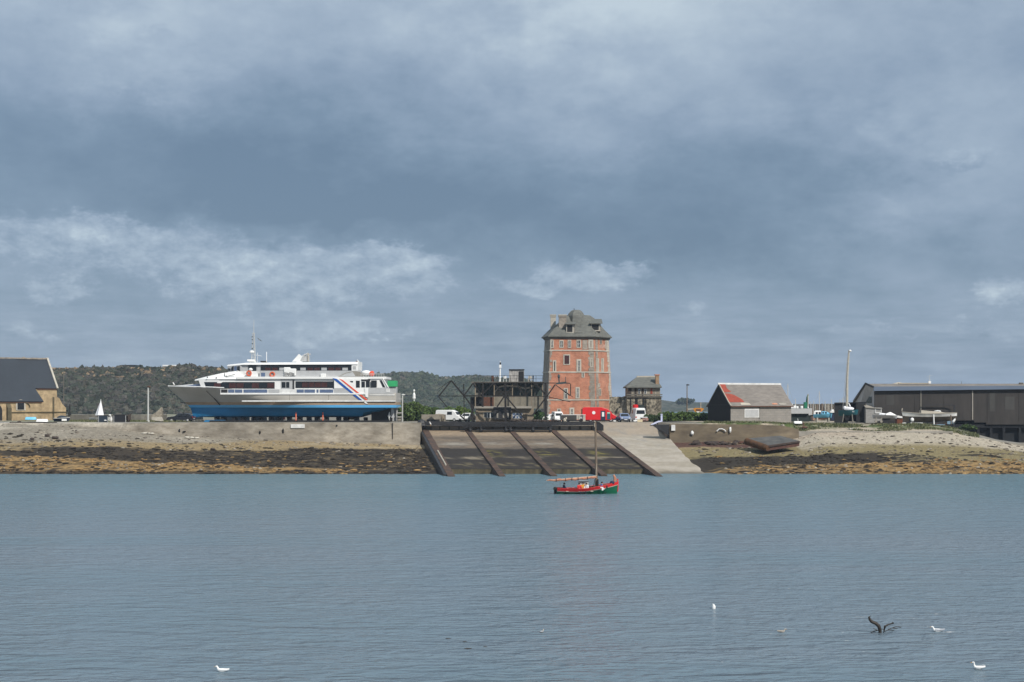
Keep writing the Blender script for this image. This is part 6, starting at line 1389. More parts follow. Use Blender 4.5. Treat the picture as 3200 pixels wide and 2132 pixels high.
for px in (88,107): mb.bar(P(px,1319,239.3),P(px+2,1325,239.3),.06); mb.bar(P(px,1319,239.3),P(px-2,1325,239.3),.06)
mb.bar(P(86,1319,239.3),P(110,1319,239.3),.07); simple('trestle','low dark trestle under the light blue upturned dinghy','trestle',mb,M['dark'])
mb = MB(); D_ = 226.5; mb.loft([[P(a,b_,D_),P(a,b_+c,D_),P(a,b_+c,D_+.5),P(a,b_,D_+.5)] for a,b_,c in ((128,1361,1.5),(150,1357.5,3),(168,1356,4),(184,1356,4),(186,1357,2))]); simple('driftwood_plank','dark plank lying on the gravel below the chapel','plank',mb,M['iron'])
for i,(px,py) in enumerate(((100,1347),(148,1341),(228,1361),(60,1331),(664,1352),(172,1345),(1340,1332))):
    if i in (6,): continue
    d = 225.6-(py-1322)*.35 if py > 1335 else 230; mb = MB(); x = X(px,d); mb.lump((x,d,ground_z(x,d)+.15),(.35+.1*(i%3),.3,.16+.05*(i%2)),i+3,0,8,6,.6); o = simple('drift_log',('short dark log on the pale slip at left','dark drift log near the chapel buttress','black weedy stump on the gravel left of the quay','small dark log close to the chapel door','dark weedy lump at the foot of the quay wall below the ferry','flat dark log right of the chapel dinghies')[i],'log',mb,M['iron'])
mb = MB(); mb.path([(X(-10,228),228,ground_z(X(0,228),228)+.12),(X(80,228),228,ground_z(X(80,228),228)+.1),(X(178,227),227,ground_z(X(178,227),227)+.08)],.07,5); simple('mooring_chain','dark mooring chain stretched over the pale slip at the left edge','chain',mb,M['iron'])
mb = MB(); d = 224.6
for k,(px,py) in enumerate(((452,1357),(466,1356),(474,1354),(590,1372),(605,1371),(620,1371))): mb = MB(); mb.lump((X(px,d),d-.4*(k>2)*3,ground_z(X(px,d),d-.4*(k>2)*3)+.1),(.5,.4,.16),k,0,7,5,.5); simple('limestone_block','pale stone block lying below the left end of the quay','rock',mb,M['stone'],'pale stone blocks below the quay')
# beached steel pontoon
def pontoon():
    r = thing('steel_pontoon','dark beached steel pontoon with rounded rusty end on the ochre foreshore','pontoon',(X(2410,214),214,2.4))
    a, b_, c, d = P(2334,1371,217), P(2438,1362,219.5), P(2498,1378.5,215.5), P(2400,1393,212.8)
    t = MB(); th = 1.0
    A = [Vector(v) for v in (a,b_,c,d)]; B_ = [v-Vector((0,0,th*.75)) for v in A]; t.loft([B_,A]); t.build('hull', M['pont'], r)
    t = MB(); t.quad(*[v+Vector((0,0,.02)) for v in A]); t.build('deck', M['pontdeck'], r)
    e0, e1 = A[0]+Vector((-.05,-.1,-.42)), A[3]+Vector((.0,-.05,-.45)); t = MB(); t.path([e0.lerp(e1,k/8) for k in range(9)],[.55]+[.53]*7+[.40],16); t.build('rounded_end', M['rusty2'], r, smooth=True)
    t = MB(); t.bar(A[3]+Vector((.1,-.06,-.12)),A[2]+Vector((.05,-.06,-.12)),.18); t.build('fender_rail', M['iron'], r)
pontoon()
# ------------------------------------------------------------------ scaffold and green container at the stern
r = thing('scaffold_tower','grey scaffold tower with white drums at the ferry stern','scaffold',at(1248,244)); mb = MB()
for px in (1240,1257):
    for dy in (0,1.2): mb.tube((X(px,244),244+dy,6.7),P(px,1236,244)+Vector((0,dy,0)),.05,n=5)
for py in (1247,1272,1290,1303): mb.bar(P(1240,py,244),P(1257,py,244),.07); mb.bar(P(1240,py,245.2),P(1257,py,245.2),.07)
mb.build('frame', M['metalp'], r); mb = MB()
for py in (1293,1305,1313): mb.pbx(1243,1255,py-4,py+2,244.2,.8)
mb.build('load', M['concrete'], r)
mb = MB(); mb.pbx(1211,1239,1190,1208,252,3.); mb.pbx(1211,1239,1209,1318,252.3,2.4,1); simple('fuel_tank','bright green tank on a grey stand behind the ferry stern','tank',mb,[M['greenbox'],M['bulwark']])
# shores and blocks under the ferry
for i in range(17):
    px = 668+i*29.4+random.uniform(-6,6); mb = MB(); w = random.uniform(8,13); d = 242.2
    for k in range(4): mb.pbx(px-w/2+random.uniform(-.7,.7),px+w/2+random.uniform(-.7,.7),1318-(k+1)*3.4,1318-k*3.4-.25,d,2.6)
    tag(mb.build('keel_block', M['black'], None), 'stack of black timber keel blocks under the ferry', 'keel block', 'keel blocks under the ferry')
for px, lb in ((925,'orange shore propping the ferry hull, the one nearer the bow'),(1009,'orange shore propping the ferry hull, the one nearer the stern')):
    r = thing('prop','%s' % lb,'prop',at(px,239.6),0,'orange shores under the ferry'); mb = MB(); mb.tube((X(px,239.6),239.6,6.75),P(px,1289,240.3),.10,.10); mb.build('post', M['orange'], r); mb = MB(); mb.pbx(px-14,px+14,1311,1316,239.7,.6); mb.build('foot', M['iron'], r)
mb = MB(); mb.bar((X(655,238.4),238.6,6.85),(X(1215,238.4),238.6,6.85),.3,.35); simple('timber_baulk','long black timber baulk on the quay along the ferry','timber',mb,M['black'])
mb = MB(); mb.pbx(1081,1094,1304,1312,245.5,.8); mb.pbx(1095,1114,1303,1312,245.2,1.2); simple('yellow_skid','yellow machine seen under the aft half of the ferry','machine',mb,M['yellow'], bevel=.08)
for i,(a,b_,lb) in enumerate(((706,732,'white panel leaning under the ferry, nearest the bow'),(741,756,'slanted white panel under the ferry'),(763,780,'white panel under the ferry, third from the bow'),(795,812,'white panel under the ferry, fourth from the bow'),(820,834,'white panel under the ferry, second from the stern end'),(846,870,'white panel under the ferry, the aftmost'))):
    mb = MB(); mb.pbx(a,b_,1303,1314,247.5+.1*i,.12); simple('white_panel',lb,'panel',mb,M['whiteb'],'white panels beyond the ferry keel')
mb = MB(); mb.pbx(876,890,1303,1312,250,.8); simple('red_crate','red crate under the ferry amidships','crate',mb,M['stripered'])
mb = MB(); mb.pbx(606,630,1301,1312,246,1.2); simple('stone_block','pale stone block under the ferry bow','block',mb,M['stone'])
mb = MB(); mb.pbx(640,702,1313,1319,238.6,1.); mb.prism([(X(635,238.6),6.72),(X(640,238.6),6.98),(X(640,238.6),6.72)],238.7,239.5); simple('blue_pallet','flat blue painted float lying under the ferry bow','float',mb,M['blue'])
# ------------------------------------------------------------------ yard on the right
def workboat():
    D = 262.; r = thing('work_boat','grey workboat with white gear on deck and dark bottom beside the block shed','boat',(X(2500,D),D,6.5))
    mb = MB(); mb.pbx(2462,2529,1277,1293,D,4); mb.build('hull', M['bulwark'], r); mb = MB(); mb.pbx(2464,2528,1293,1318,D+.6,3); mb.pbx(2480,2546,1297,1317,D+1.0,2); mb.build('bottom', M['tealdark'], r)
    mb = MB()
    for a,b_,t in ((2470,2478,1262),(2478,2488,1268),(2489,2496,1270),(2503,2510,1269),(2524,2528,1271)): mb.pbx(a,b_,t,1277,D+.5,1.)
    mb.build('deck_gear', M['white'], r, bevel=.15); mb = MB(); mb.tube(P(2486,1270,D+1),P(2485.5,1247,D+1),.10,.05); mb.build('mast', M['metalp'], r)
    mb = MB(); mb.pbx(2514,2523,1257,1277,D+1.,.9); mb.bar(P(2521,1260,D+1.4),P(2523,1240,D+1.4),.3); mb.bar(P(2522,1244,D+1.4),P(2525.5,1234,D+1.4),.25); cr_ = mb.build('deck_crane', M['greenbox2'], r); mb = MB(); mb.tube(P(2525,1278,D+1),P(2525,1231,D+1),.13,.08); mb.build('crane_mast', M['stone'], cr_)
    mb = MB(); mb.pbx(2529,2538,1276,1297,D+.8,1.); mb.pbx(2527,2532,1292,1298,D+.5,.4); mb.build('locker', M['bulwark'], r)
workboat()
def keel(mb, G, t0, t1, zk, zb, w=.12):
    a = G[int(t0*len(G))][0]; b_ = G[min(len(G)-1,int(t1*len(G)))][0]
    mb.prism([(a[0],a[2]+.1),(b_[0],b_[2]+.1),(b_[0]-.35,zb),(a[0]+.3,zb)],-w,w); return mb
def cabin_boat():
    D = 250.; r = thing('cabin_boat','light blue and white cabin boat on blocks between the workboat and the black fence','boat',(X(2571,D),D,6.9),0)
    G = hullgrid(3.2,1.5,lambda t:1.02+.16*t*t,lambda t:.36,.8,.45,.12); hstrip(G,0,7,MB()).build('hull', M['skyblue'], r, smooth=True, world=False); deckmesh(G,7).build('deck', M['whiteb'], r, world=False)
    mb = MB(); mb.loft([[(-.25,-.55,1.0),(-.25,.55,1.0),(-.2,.45,1.55),(-.2,-.45,1.55)],[(.8,-.5,1.1),(.8,.5,1.1),(.62,.42,1.5),(.62,-.42,1.5)],[(1.4,-.2,1.1),(1.4,.2,1.1),(1.35,.15,1.15),(1.35,-.15,1.15)]]); cb = mb.build('cabin', M['skyblue'], r, world=False)
    mb = MB(); mb.bx(.3,.62,-.56,-.5,1.17,1.42); mb.bx(-.15,.12,-.57,-.5,1.17,1.42); mb.build('window', M['glass'], cb, world=False)
    mb = MB(); keel(mb,G,.1,.9,0,.12); mb.build('keel', M['rust'], r, world=False)
    for x in (-1.05,1.0): mb = MB(); mb.bx(x-.12,x+.12,-.6,.6,-.3,.42); mb.build('block', M['stone'], r, world=False)
    D = 254.; r = thing('wheelhouse_boat','white wheelhouse of a small fishing boat standing behind the light blue cabin boat','boat',(X(2555,D),D,6.7),0)
    mb = MB(); mb.loft([[P(a,1300,d),P(a,1286,d),P(a+(4 if a < 2555 else -3),1283.5,d+.3)] for a,d in ((2544,D),(2568,D))], closed=True); mb.loft([[P(2546,1302,D),P(2568,1302,D),P(2568,1302,D+1.6),P(2546,1302,D+1.6)],[P(2548,1285,D+.1),P(2564,1284,D+.1),P(2564,1284,D+1.5),P(2548,1285,D+1.5)]]); w = mb.build('wheelhouse', M['white'], r)
    for a in (2549.5,2558.5): mb = MB(); mb.pbx(a,a+6,1288,1297,D-.04,.1); mb.build('window', M['glass'], w)
    mb = MB(); mb.pbx(2540,2580,1301,1314,D+.1,1.6); mb.build('hull', M['pinkish'], r)
    mb = MB(); mb.pbx(2595,2610,1284,1290,256,1.2); mb.pbx(2599,2606,1280,1285,256.2,.8); mb.pbx(2598,2612,1290,1316,256.2,1.2,1); simple('motor_launch','small white topped launch half hidden behind the black fence','boat',mb,[M['white'],M['navy']])
cabin_boat()
def fence():
    D = 249.; r = thing('black_fence','black boarded shelter round the teal yacht, made of tall dark panels','fence',(X(2656,D),D,6.4))
    for a,b_,d in ((2608,2650,D+2.2),(2676,2705,D-.4)):
        mb = MB(); mb.pbx(a,b_,1259,1321,d,.25); mb.build('panel', M['tar'], r)
    mb = MB(); mb.pbx(2646,2684,1259,1318,D+4.2,.2); mb.build('back_panel', M['blackcl'], r); mb = MB(); mb.bar(P(2650,1259.5,D+2.2),P(2708,1258.5,D-.4),.22); mb.bar(P(2608,1260,D+2),P(2650,1259.5,D+2),.2); mb.build('top_rail', M['dark'], r)
    mb = MB(); mb.pbx(2592,2712,1322,1327,D-1.2,1.2); simple('concrete_plinth','low pale concrete plinth in front of the black shelter','plinth',mb,M['concrete'])
    D2 = 246.5; r = thing('yacht','teal hulled yacht with white sail cover and tall mast inside the black shelter','yacht',(X(2651,D2),D2,6.6),math.radians(-24))
    G = hullgrid(3.3,1.7,lambda t:2.05+.12*t*t,lambda t:1.05+.25*t*t,.55,.55,.1); hstrip(G,0,7,MB()).build('hull', M['teal'], r, smooth=True, world=False); deckmesh(G,7).build('deck', M['whiteb'], r, world=False)
    mb = MB(); keel(mb,G,.3,.6,0,.3); mb.build('keel', M['dark'], r, world=False)
    mb = MB(); mb.lump((.1,-.1,2.3),(.85,.5,.34),3,0,10,7,.25); mb.lump((-.5,-.1,2.5),(.4,.3,.3),5); mb.path([(-.2,-.2,2.2),(.35,-.2,2.75),(.1,-.2,3.3)],[.12,.15,.08],7); mb.build('sail_cover', M['whitecl'], r, world=False, smooth=True)
    mb = MB(); zt = Z(1094,D2)-6.6; mb.path([(-.25,0,2.0),(-.2,0,zt*.6),(.12,0,zt)],[.25,.2,.13],8); ms = mb.build('mast', M['stone'], r, world=False, smooth=True); mb = MB(); mb.ell((.30,0,zt-.15),(.26,.2,.2),0,8,6); mb.build('masthead_light', M['white'], ms, world=False)
    mb = MB(); mb.path([(-.15,-.1,zt*.9),(-.95,-.1,2.2)],.035,4); mb.path([(-.1,.1,zt*.9),(-.75,.1,2.1)],.03,4); mb.build('rigging', M['bulwark'], ms, world=False)
    for x,y in ((-.9,-.5),(.9,-.5),(.6,.6)): mb = MB(); mb.tube((x,y,0),(x*.8,y*.9,1.4),.07,.07,6); mb.build('prop', M['concrete'], r, world=False)
    mb = MB()
    for k,(a,b_) in enumerate(((.78,0),(1.0,1))):        # the two numerals 3 8
        for (u0,u1,v0,v1) in ([(0,.13,.0,.03),(0,.13,.11,.14),(0,.13,.22,.25),(.11,.14,.0,.25)]+([(0,.03,0,.25)] if b_ else [])): mb.bx(a+u0,a+u1,-.74,-.70,1.72+v0,1.72+v1)
    mb.build('sail_number', M['white'], r, world=False)
fence()
def leanto():
    D = 247.5; r = thing('lean_to','grey boarded lean-to with sloping roof against the long shed','lean-to',(X(2730,D),D,6.4))
    mb = MB(); mb.pbx(2705.5,2755,1274,1322,D,2.2); mb.build('wall', M['greyboard'], r); mb = MB(); a = [(X(2704,D),D-.2,Z(1273,D)),(X(2757,D),D-.2,Z(1277,D)),(X(2757,D),D+2.4,Z(1273,D)),(X(2704,D),D+2.4,Z(1260,D))]; mb.slab(a,(0,-.3,1),.12); mb.build('roof', M['concrete'], r)
    mb = MB(); mb.pbx(2735,2736.5,1274,1292,D-.1,.1); mb.pbx(2753,2755,1276,1292,D-.1,.1); mb.pbx(2735,2755,1289,1292,D-.12,.1); mb.build('frame', M['whiteb'], r)
leanto()
def dayboat():
    D = 244.; r = thing('day_boat','grey hulled dayboat with pointed white cabin beside the lean-to','boat',(X(2766,D),D,6.5),math.radians(-3))
    G = hullgrid(4.1,1.7,lambda t:1.40-.12*t,lambda t:.72-.0*t,.8,.35,.08); hstrip(G,0,7,MB()).build('hull', M['ghull'], r, smooth=True, world=False); deckmesh(G,7).build('deck', M['white'], r, world=False)
    mb = MB(); mb.loft([[(.05,-.6,1.36),(.05,.6,1.36),(.1,.5,1.55),(.1,-.5,1.55)],[(.9,-.6,1.33),(.9,.6,1.33),(.85,.4,1.86),(.85,-.4,1.86)],[(1.95,-.2,1.28),(1.95,.2,1.28),(1.9,.12,1.32),(1.9,-.12,1.32)]]); mb.build('cabin', M['white'], r, world=False)
    mb = MB(); mb.lump((-.5,-.1,1.5),(.6,.4,.16),3); mb.build('cockpit_cover', M['whitecl'], r, world=False); mb = MB(); keel(mb,G,.4,.7,0,.1); mb.bx(-1.6,1.5,-.3,.3,0,.3); mb.build('keel', M['black'], r, world=False)
    for x in (-1.7,-.8): mb = MB(); mb.tube((x,-.7,0),(x+.05,-.6,.95),.08,.08,6); mb.bx(x-.2,x+.2,-.8,-.4,.1,.4); mb.build('cradle_leg', M['concrete'], r, world=False)
    r = thing('rust_tank','rust brown tank with a white hull lying on top, left of the wooden boat','tank',(X(2812,245),245,6.4)); mb = MB(); mb.pbx(2803,2821,1308,1328,245,1.2); mb.build('tank', M['rustp'], r, bevel=.05)
    mb = MB(); mb.loft([[P(a,t,244.8),P(a,b_,244.8),P(a,b_,246),P(a,t,246)] for a,t,b_ in ((2797,1298,1304),(2808,1299,1306),(2820,1302,1307))]); simple('upturned_pram','white pram dinghy resting on the rust brown tank','dinghy',mb,M['white'])
dayboat()
def wooden_boat():
    D = 241.; r = thing('wooden_boat','old white wooden sailing boat without paint on its bottom, propped ashore before the long shed','boat',(X(2905,D),D,6.4),math.radians(180))
    L = 9.1
    G = hullgrid(L,2.5,lambda t:1.72+.12*(1-t)**2+.85*max(0,t-.5)**2*1.4,lambda t:.28+.75*max(0,.45-t)**1.3+.4*max(0,t-.9),.25,.5,.10,22,10,.8)
    hstrip(G,6,10,MB()).build('topsides', M['whiteb'], r, smooth=True, world=False); hstrip(G,0,6,MB()).build('bottom', M['darkwood'], r, smooth=True, world=False); deckmesh(G,10).build('deck', M['wood'], r, world=False)
    mb = MB(); keel(mb,G,.25,.92,0,.0,.14); mb.build('keel', M['dark'], r, world=False)
    mb = MB(); mb.path([(4.62,0,2.62),(4.7,0,2.2)],.09,6); mb.path([(g[-1][0],-g[-1][1],g[-1][2]) for g in G],.05,5); mb.path([(g[-1][0],g[-1][1],g[-1][2]) for g in G],.05,5); mb.build('rubbing_strake', M['plank'], r, world=False)
    mb = MB(); mb.loft([[(1.6,-.7,1.75),(1.6,.7,1.75),(1.6,.6,2.28),(1.6,-.6,2.28)],[(-1.2,-.8,1.72),(-1.2,.8,1.72),(-1.2,.7,2.05),(-1.2,-.7,2.05)],[(-2.4,-.7,1.72),(-2.4,.7,1.72),(-2.4,.6,1.88),(-2.4,-.6,1.88)]]); mb.build('coachroof', M['plank'], r, world=False); mb = MB(); mb.lump((-1.3,.3,2.1),(.6,.4,.16),3); mb.build('folded_cover', M['white'], r, world=False)
    for x,m_,h in ((-.35,'white',1.55),(-3.25,'wood',1.5)):
        for s in (-1,1): mb = MB(); mb.tube((x,s*1.35,-.05),(x+.02,s*1.2,h),.11,.1,7); mb.build('prop', M[m_], r, world=False)
    mb = MB()
    for x in (-2.6,-1.,1.6,3.): mb.bx(x-.2,x+.2,-.7,.7,-.1,.02)
    mb.build('keel_block', M['rust'], r, world=False)
wooden_boat()
r = thing('outboard_motor','white and black outboard motor on a stand under the wooden boat bow','outboard',(X(2849,237.5),237.5,6.4)); D = 237.5
mb = MB(); mb.ell(P(2850,1312,D),(.34,.25,.36),0,10,7); mb.build('cowl', M['white'], r, smooth=True); mb = MB(); mb.bar(P(2846,1308,D),P(2843,1327,D),.2); mb.pbx(2843,2850,1303,1308,D-.1,.3); mb.lump(P(2843,1312,D),(.15,.2,.4),2); mb.build('leg', M['black'], r)
mb = MB(); mb.pbx(2845.5,2883.5,1321,1328.5,237,.1); o = simple('name_board','long white lettered board on the grass below the wooden boat','board',mb,M['white']); mb = MB()
for i,(a,w_) in enumerate(((2853,3),(2857.5,2.4),(2861,3),(2865.5,2.2),(2869,3),(2876,3))): mb.pbx(a,a+.8,1322.6,1326.6,236.96,.05); mb.pbx(a,a+w_,1322.6 if i%2 else 1324.3,1323.4 if i%2 else 1325.1,236.96,.05)
mb.build('worn_letters', M['clad2'], o)
mb = MB(); mb.pbx(2821,2833,1321,1327,238,.5); simple('fish_crate','small white crate at the foot of the rust brown tank','crate',mb,M['whiteb'],bevel=.03)
mb = MB(); mb.path([P(2976,1326,236),P(2979,1318,236),P(2984,1311,236),P(2986,1305,236)],[.10,.2,.15,.05],8); o = simple('broken_stem','curved white boat stem standing upright in the grass right of the wooden boat','boat stem',mb,M['white'],smooth=True); mb = MB(); mb.lump(P(2979,1332,235.8),(.24,.2,.45),4); mb.build('foot', M['black'], o)
mb = MB(); mb.pbx(2852,2962,1329,1336,236.4,.5); simple('rotten_beam','dark rotten beam in the grass in front of the wooden boat','beam',mb,M['iron'])
small_hull('dinghy','white upturned dinghy on the low wall right of the block shed','dinghy',2494,232,1.35,.9,.42,M['white'],math.radians(5),True,z=6.42); mb = MB(); mb.tube(P(2494,1316,232),P(2493,1308,232),.05,n=5); simple('flag_stick','thin stick standing up behind the small upturned dinghy','stick',mb,M['whiteb'])
mb = MB(); mb.lump(P(2514,1336,229),(.5,.4,.16),3,0,8,5,.6); mb.bar(P(2510,1336,229),P(2509,1320,229),.12); mb.bar(P(2515,1336,229),P(2511,1322,229),.1); simple('rusty_winch','rusty winch standing beside the small upturned dinghy','winch',mb,M['rust'])
mb = MB()
for px,py,w_ in ((2449,1338,.5),(2455,1344,.4),(2460,1346,.5),(2446,1330,.3)): d = 226; mb.lump((X(px,d),d,Z(py,d)),(w_,.4,w_*.7),px,0,8,6,.6)
simple('rock_pile','grey rocks at the right end of the brown quay wall','rocks',mb,M['quoin'])
mb = MB(); mb.pbx(2655,2680,1338,1344,228,1.); simple('stone_slab','pale flat stone slab lying at the top of the gravel beach','slab',mb,M['stone'],bevel=.1)
# ------------------------------------------------------------------ breakwater and moored masts
mb = MB(); D = 420.
mb.bx(X(2440,D),X(2740,D),D,D+5,-2,Z(1263,D))
o = simple('breakwater','grey breakwater wall with upright timbers across the harbour','breakwater',mb,M['concrete2'])
mb = MB(); px = 2530
while px < 2620:
    w_ = random.choice((2,3,6,8)); mb.bx(X(px,D),X(px+w_,D),D-.6,D,-2,Z(1262+random.uniform(-.4,1),D),random.choice((0,1,2))); px += w_+random.uniform(1.5,4)
mb.build('timber_facing', [M['wood'],M['bulwark'],M['plank2']], o)
M_y = None
def yacht_proto():
    r = thing('moored_yacht','white yacht moored before the breakwater','yacht',(0,0,0)); G = hullgrid(9,2.8,lambda t:1.1+.3*t,lambda t:-.4,.7,.5,.15,10,5); hstrip(G,0,5,MB()).build('hull', M['white'], r, smooth=True, world=False); deckmesh(G,5).build('deck', M['whiteb'], r, world=False)
    mb = MB(); mb.loft([[(-1,-.8,1.1),(-1,.8,1.1),(-1,.7,1.7),(-1,-.7,1.7)],[(2,-.6,1.2),(2,.6,1.2),(1.7,.5,1.6),(1.7,-.5,1.6)]]); mb.build('cabin', M['white'], r, world=False)
    mb = MB(); mb.tube((.6,0,1.2),(.6,0,13.),.11,.08,6); mb.tube((.6,0,2.3),(-2.8,0,2.2),.1,.08,6); mb.bar((.6,-.9,8.5),(.6,.9,8.5),.06); mb.path([(.6,0,12.8),(4.3,0,1.4)],.02,3); mb.path([(.6,0,12.8),(-4.3,0,1.1)],.02,3); mb.build('mast', M['metalp'], r, world=False); return r
yp = yacht_proto()
YM = [(2462,1201,'tall pale masted yacht whose mast rises just right of the block shed'),(2560.5,1224,'yacht with thin mast behind the light blue cabin boat'),(2598,1249,'short masted yacht left of the black shelter'),(2543,1253,'short masted yacht left of the light blue cabin boat'),(2578,1255,'yacht with the lowest mast, right of the thin mast'),(2625,1249,'first short masted yacht behind the black shelter'),(2633,1245,'second short masted yacht behind the black shelter'),(2640,1240,'yacht with mast close left of the tall teal yacht mast'),(2534,1256,'yacht with stumpy mast right of the green crane')]
for i,(px,py,lb) in enumerate(YM):
    D = 330+i*6; s = (Z(py,D)+.2)/13.; o = yp if i == 0 else copy_tree(yp); o.location = (X(px,D)-.6*s,D,-.1); o.scale = (s,s,s); o['label'] = lb; o['group'] = 'yachts moored behind the yard'
# orange launch and yard things left of the tarred shed
r = thing('orange_launch','orange boat on a trailer seen above the hedge left of the tarred shed','boat',(X(2185,300),300,6.7)); D = 300
mb = MB(); mb.loft([[P(a,t,D),P(a,b_,D),P(a,b_,D+2),P(a,t,D+2)] for a,t,b_ in ((2167,1277,1280),(2172,1275.5,1287),(2192,1275.5,1287),(2199,1277,1280))]); mb.build('hull', M['orangep'], r); mb = MB(); mb.pbx(2175,2190,1279,1284,D-.1,.1); mb.build('window', M['rust'], r); mb = MB(); mb.tube(P(2190,1276,D+1),P(2190,1258,D+1),.08); mb.bar(P(2146,1279,D+.5),P(2170,1278,D+.5),.2); mb.build('mast', M['plank'], r); mb = MB(); mb.pbx(2176,2186,1286,1292,D-.3,2); mb.build('trailer', M['whiteb'], r)
# white mast with lamps by the bushes
for px,D,lb in ((1294,300,'slender white navigation mast in the bushes right of the ferry'),):
    r = thing('beacon',lb,'beacon',(X(px,D),D,6.7)); mb = MB(); mb.tube((X(px,D),D,6.7),P(px,1222,D),.12,.08); mb.build('pole', M['white'], r); mb = MB(); mb.ell(P(px,1236,D),(.3,.3,.6),0,8,6); mb.ell(P(px,1243,D),(.35,.3,.4),0,8,6); mb.ell(P(px,1221,D),(.2,.2,.25),0,8,6); mb.build('lamp', M['white'], r)
# houses on the hill crest
mb = MB(); D = 690; mb.pbx(381,422,1141.5,1152,D,8); o = simple('hilltop_building','long low grey building on the crest of the left hill','building',mb,M['concrete2']); mb = MB(); mb.pbx(379,424,1140.5,1142.2,D-.6,9); mb.build('roof', M['slate'], o)
mb = MB(); mb.pbx(510,566,1143,1154,D,8); o = simple('hilltop_building','white roofed building on the crest of the left hill above the ferry bow','building',mb,M['bulwark']); mb = MB(); mb.pbx(508,566,1140.5,1145,D-.6,9); mb.build('roof', M['white'], o)
# ------------------------------------------------------------------ bushes and hedges
bush('round green bush growing just right of the ferry stern',1244,1322,1250,1318,252,4,5200,lumps=7,size=.2)
bush('lower bush between the navigation mast and the bunker',1300,1352,1262,1318,256,4,3000,lumps=5,c1=(.026,.05,.012),c2=(.085,.13,.03))
bush('dark hedge running behind the bunker and the white van',1335,1420,1272,1316,258,3,4500,lumps=8,c1=(.03,.06,.014),c2=(.09,.15,.03),level=True,name='hedge',cat='hedge')
bush('bright green bush behind the white car left of the slip house',1408,1474,1268,1316,255,3,4000,lumps=6,c1=(.04,.075,.015),c2=(.13,.19,.04))
bush('small green bush against the left foot of the brick tower',1662,1708,1281,1318,243.5,2.2,2600,lumps=5,c1=(.02,.05,.02),c2=(.08,.15,.055),size=.16)
bush('dark clipped hedge right of the guard house',2016,2066,1295,1318,243,2,2600,lumps=6,c1=(.015,.028,.01),c2=(.045,.075,.02),level=True,name='hedge',cat='hedge',size=.16)
bush('long wild green hedge between the pole and the tarred shed',2064,2216,1287,1322,252,3,8500,lumps=14,c1=(.028,.055,.012),c2=(.10,.15,.03),level=True,name='hedge',cat='hedge')
bush('small bush on the bank at the right end of the gravel beach',3008,3052,1325,1342,235.5,1.5,1100,lumps=5,c1=(.025,.05,.014),c2=(.08,.13,.03),size=.13)
bush('scrubby round tree on the far hill, right of the guard house',2122,2165,1243,1262,1400,20,900,lumps=4,c1=(.03,.042,.022),c2=(.05,.065,.03),size=1.4,name='tree',cat='tree')
# grass tufts
def grass(label, n, area):
    VV, FFF, CCC = [], [], []; k = 0
    while k < n:
        x, D = area(); g = mn.fractal(Vector((x*.25,D*.5,40.)),.9,2.,3)
        if g < -.12: continue
        z = ground_z(x,D); h = random.uniform(.08,.26)*(1+g); a = random.uniform(0,6.28); w_ = random.uniform(.04,.11); dx, dy = math.cos(a)*w_, math.sin(a)*w_; lx_, ly_ = random.uniform(-.15,.15), random.uniform(-.15,.15); q = len(VV)
        VV += [(x-dx,D-dy,z-.03),(x+dx,D+dy,z-.03),(x+lx_+dx*.3,D+ly_+dy*.3,z+h),(x+lx_-dx*.3,D+ly_-dy*.3,z+h)]; FFF.append((q,q+1,q+2,q+3)); c = mixc((.055,.08,.028),(.20,.19,.095),random.random()**1.3); CCC += [c]*4; k += 1
    tag(colored('grass', VV, FFF, CCC, LEAF, smooth=False), label, 'grass', kind='stuff')
def ar():
    while True:
        px = random.uniform(2200,3060); D = random.uniform(226.3,236)
        if px < 2500 and D > 234: continue
        if px > 2500 and D < 227.5+1.5*math.sin(px*.02): continue
        return X(px,D), D
grass('rough grass along the top of the right hand bank', 11000, ar)
def al():
    px = random.choice((random.uniform(215,300),random.uniform(395,520),random.uniform(195,640))); D = random.uniform(240,250); return X(px,D), D
grass('rough grass in front of the low wall left of the ferry', 5000, al)
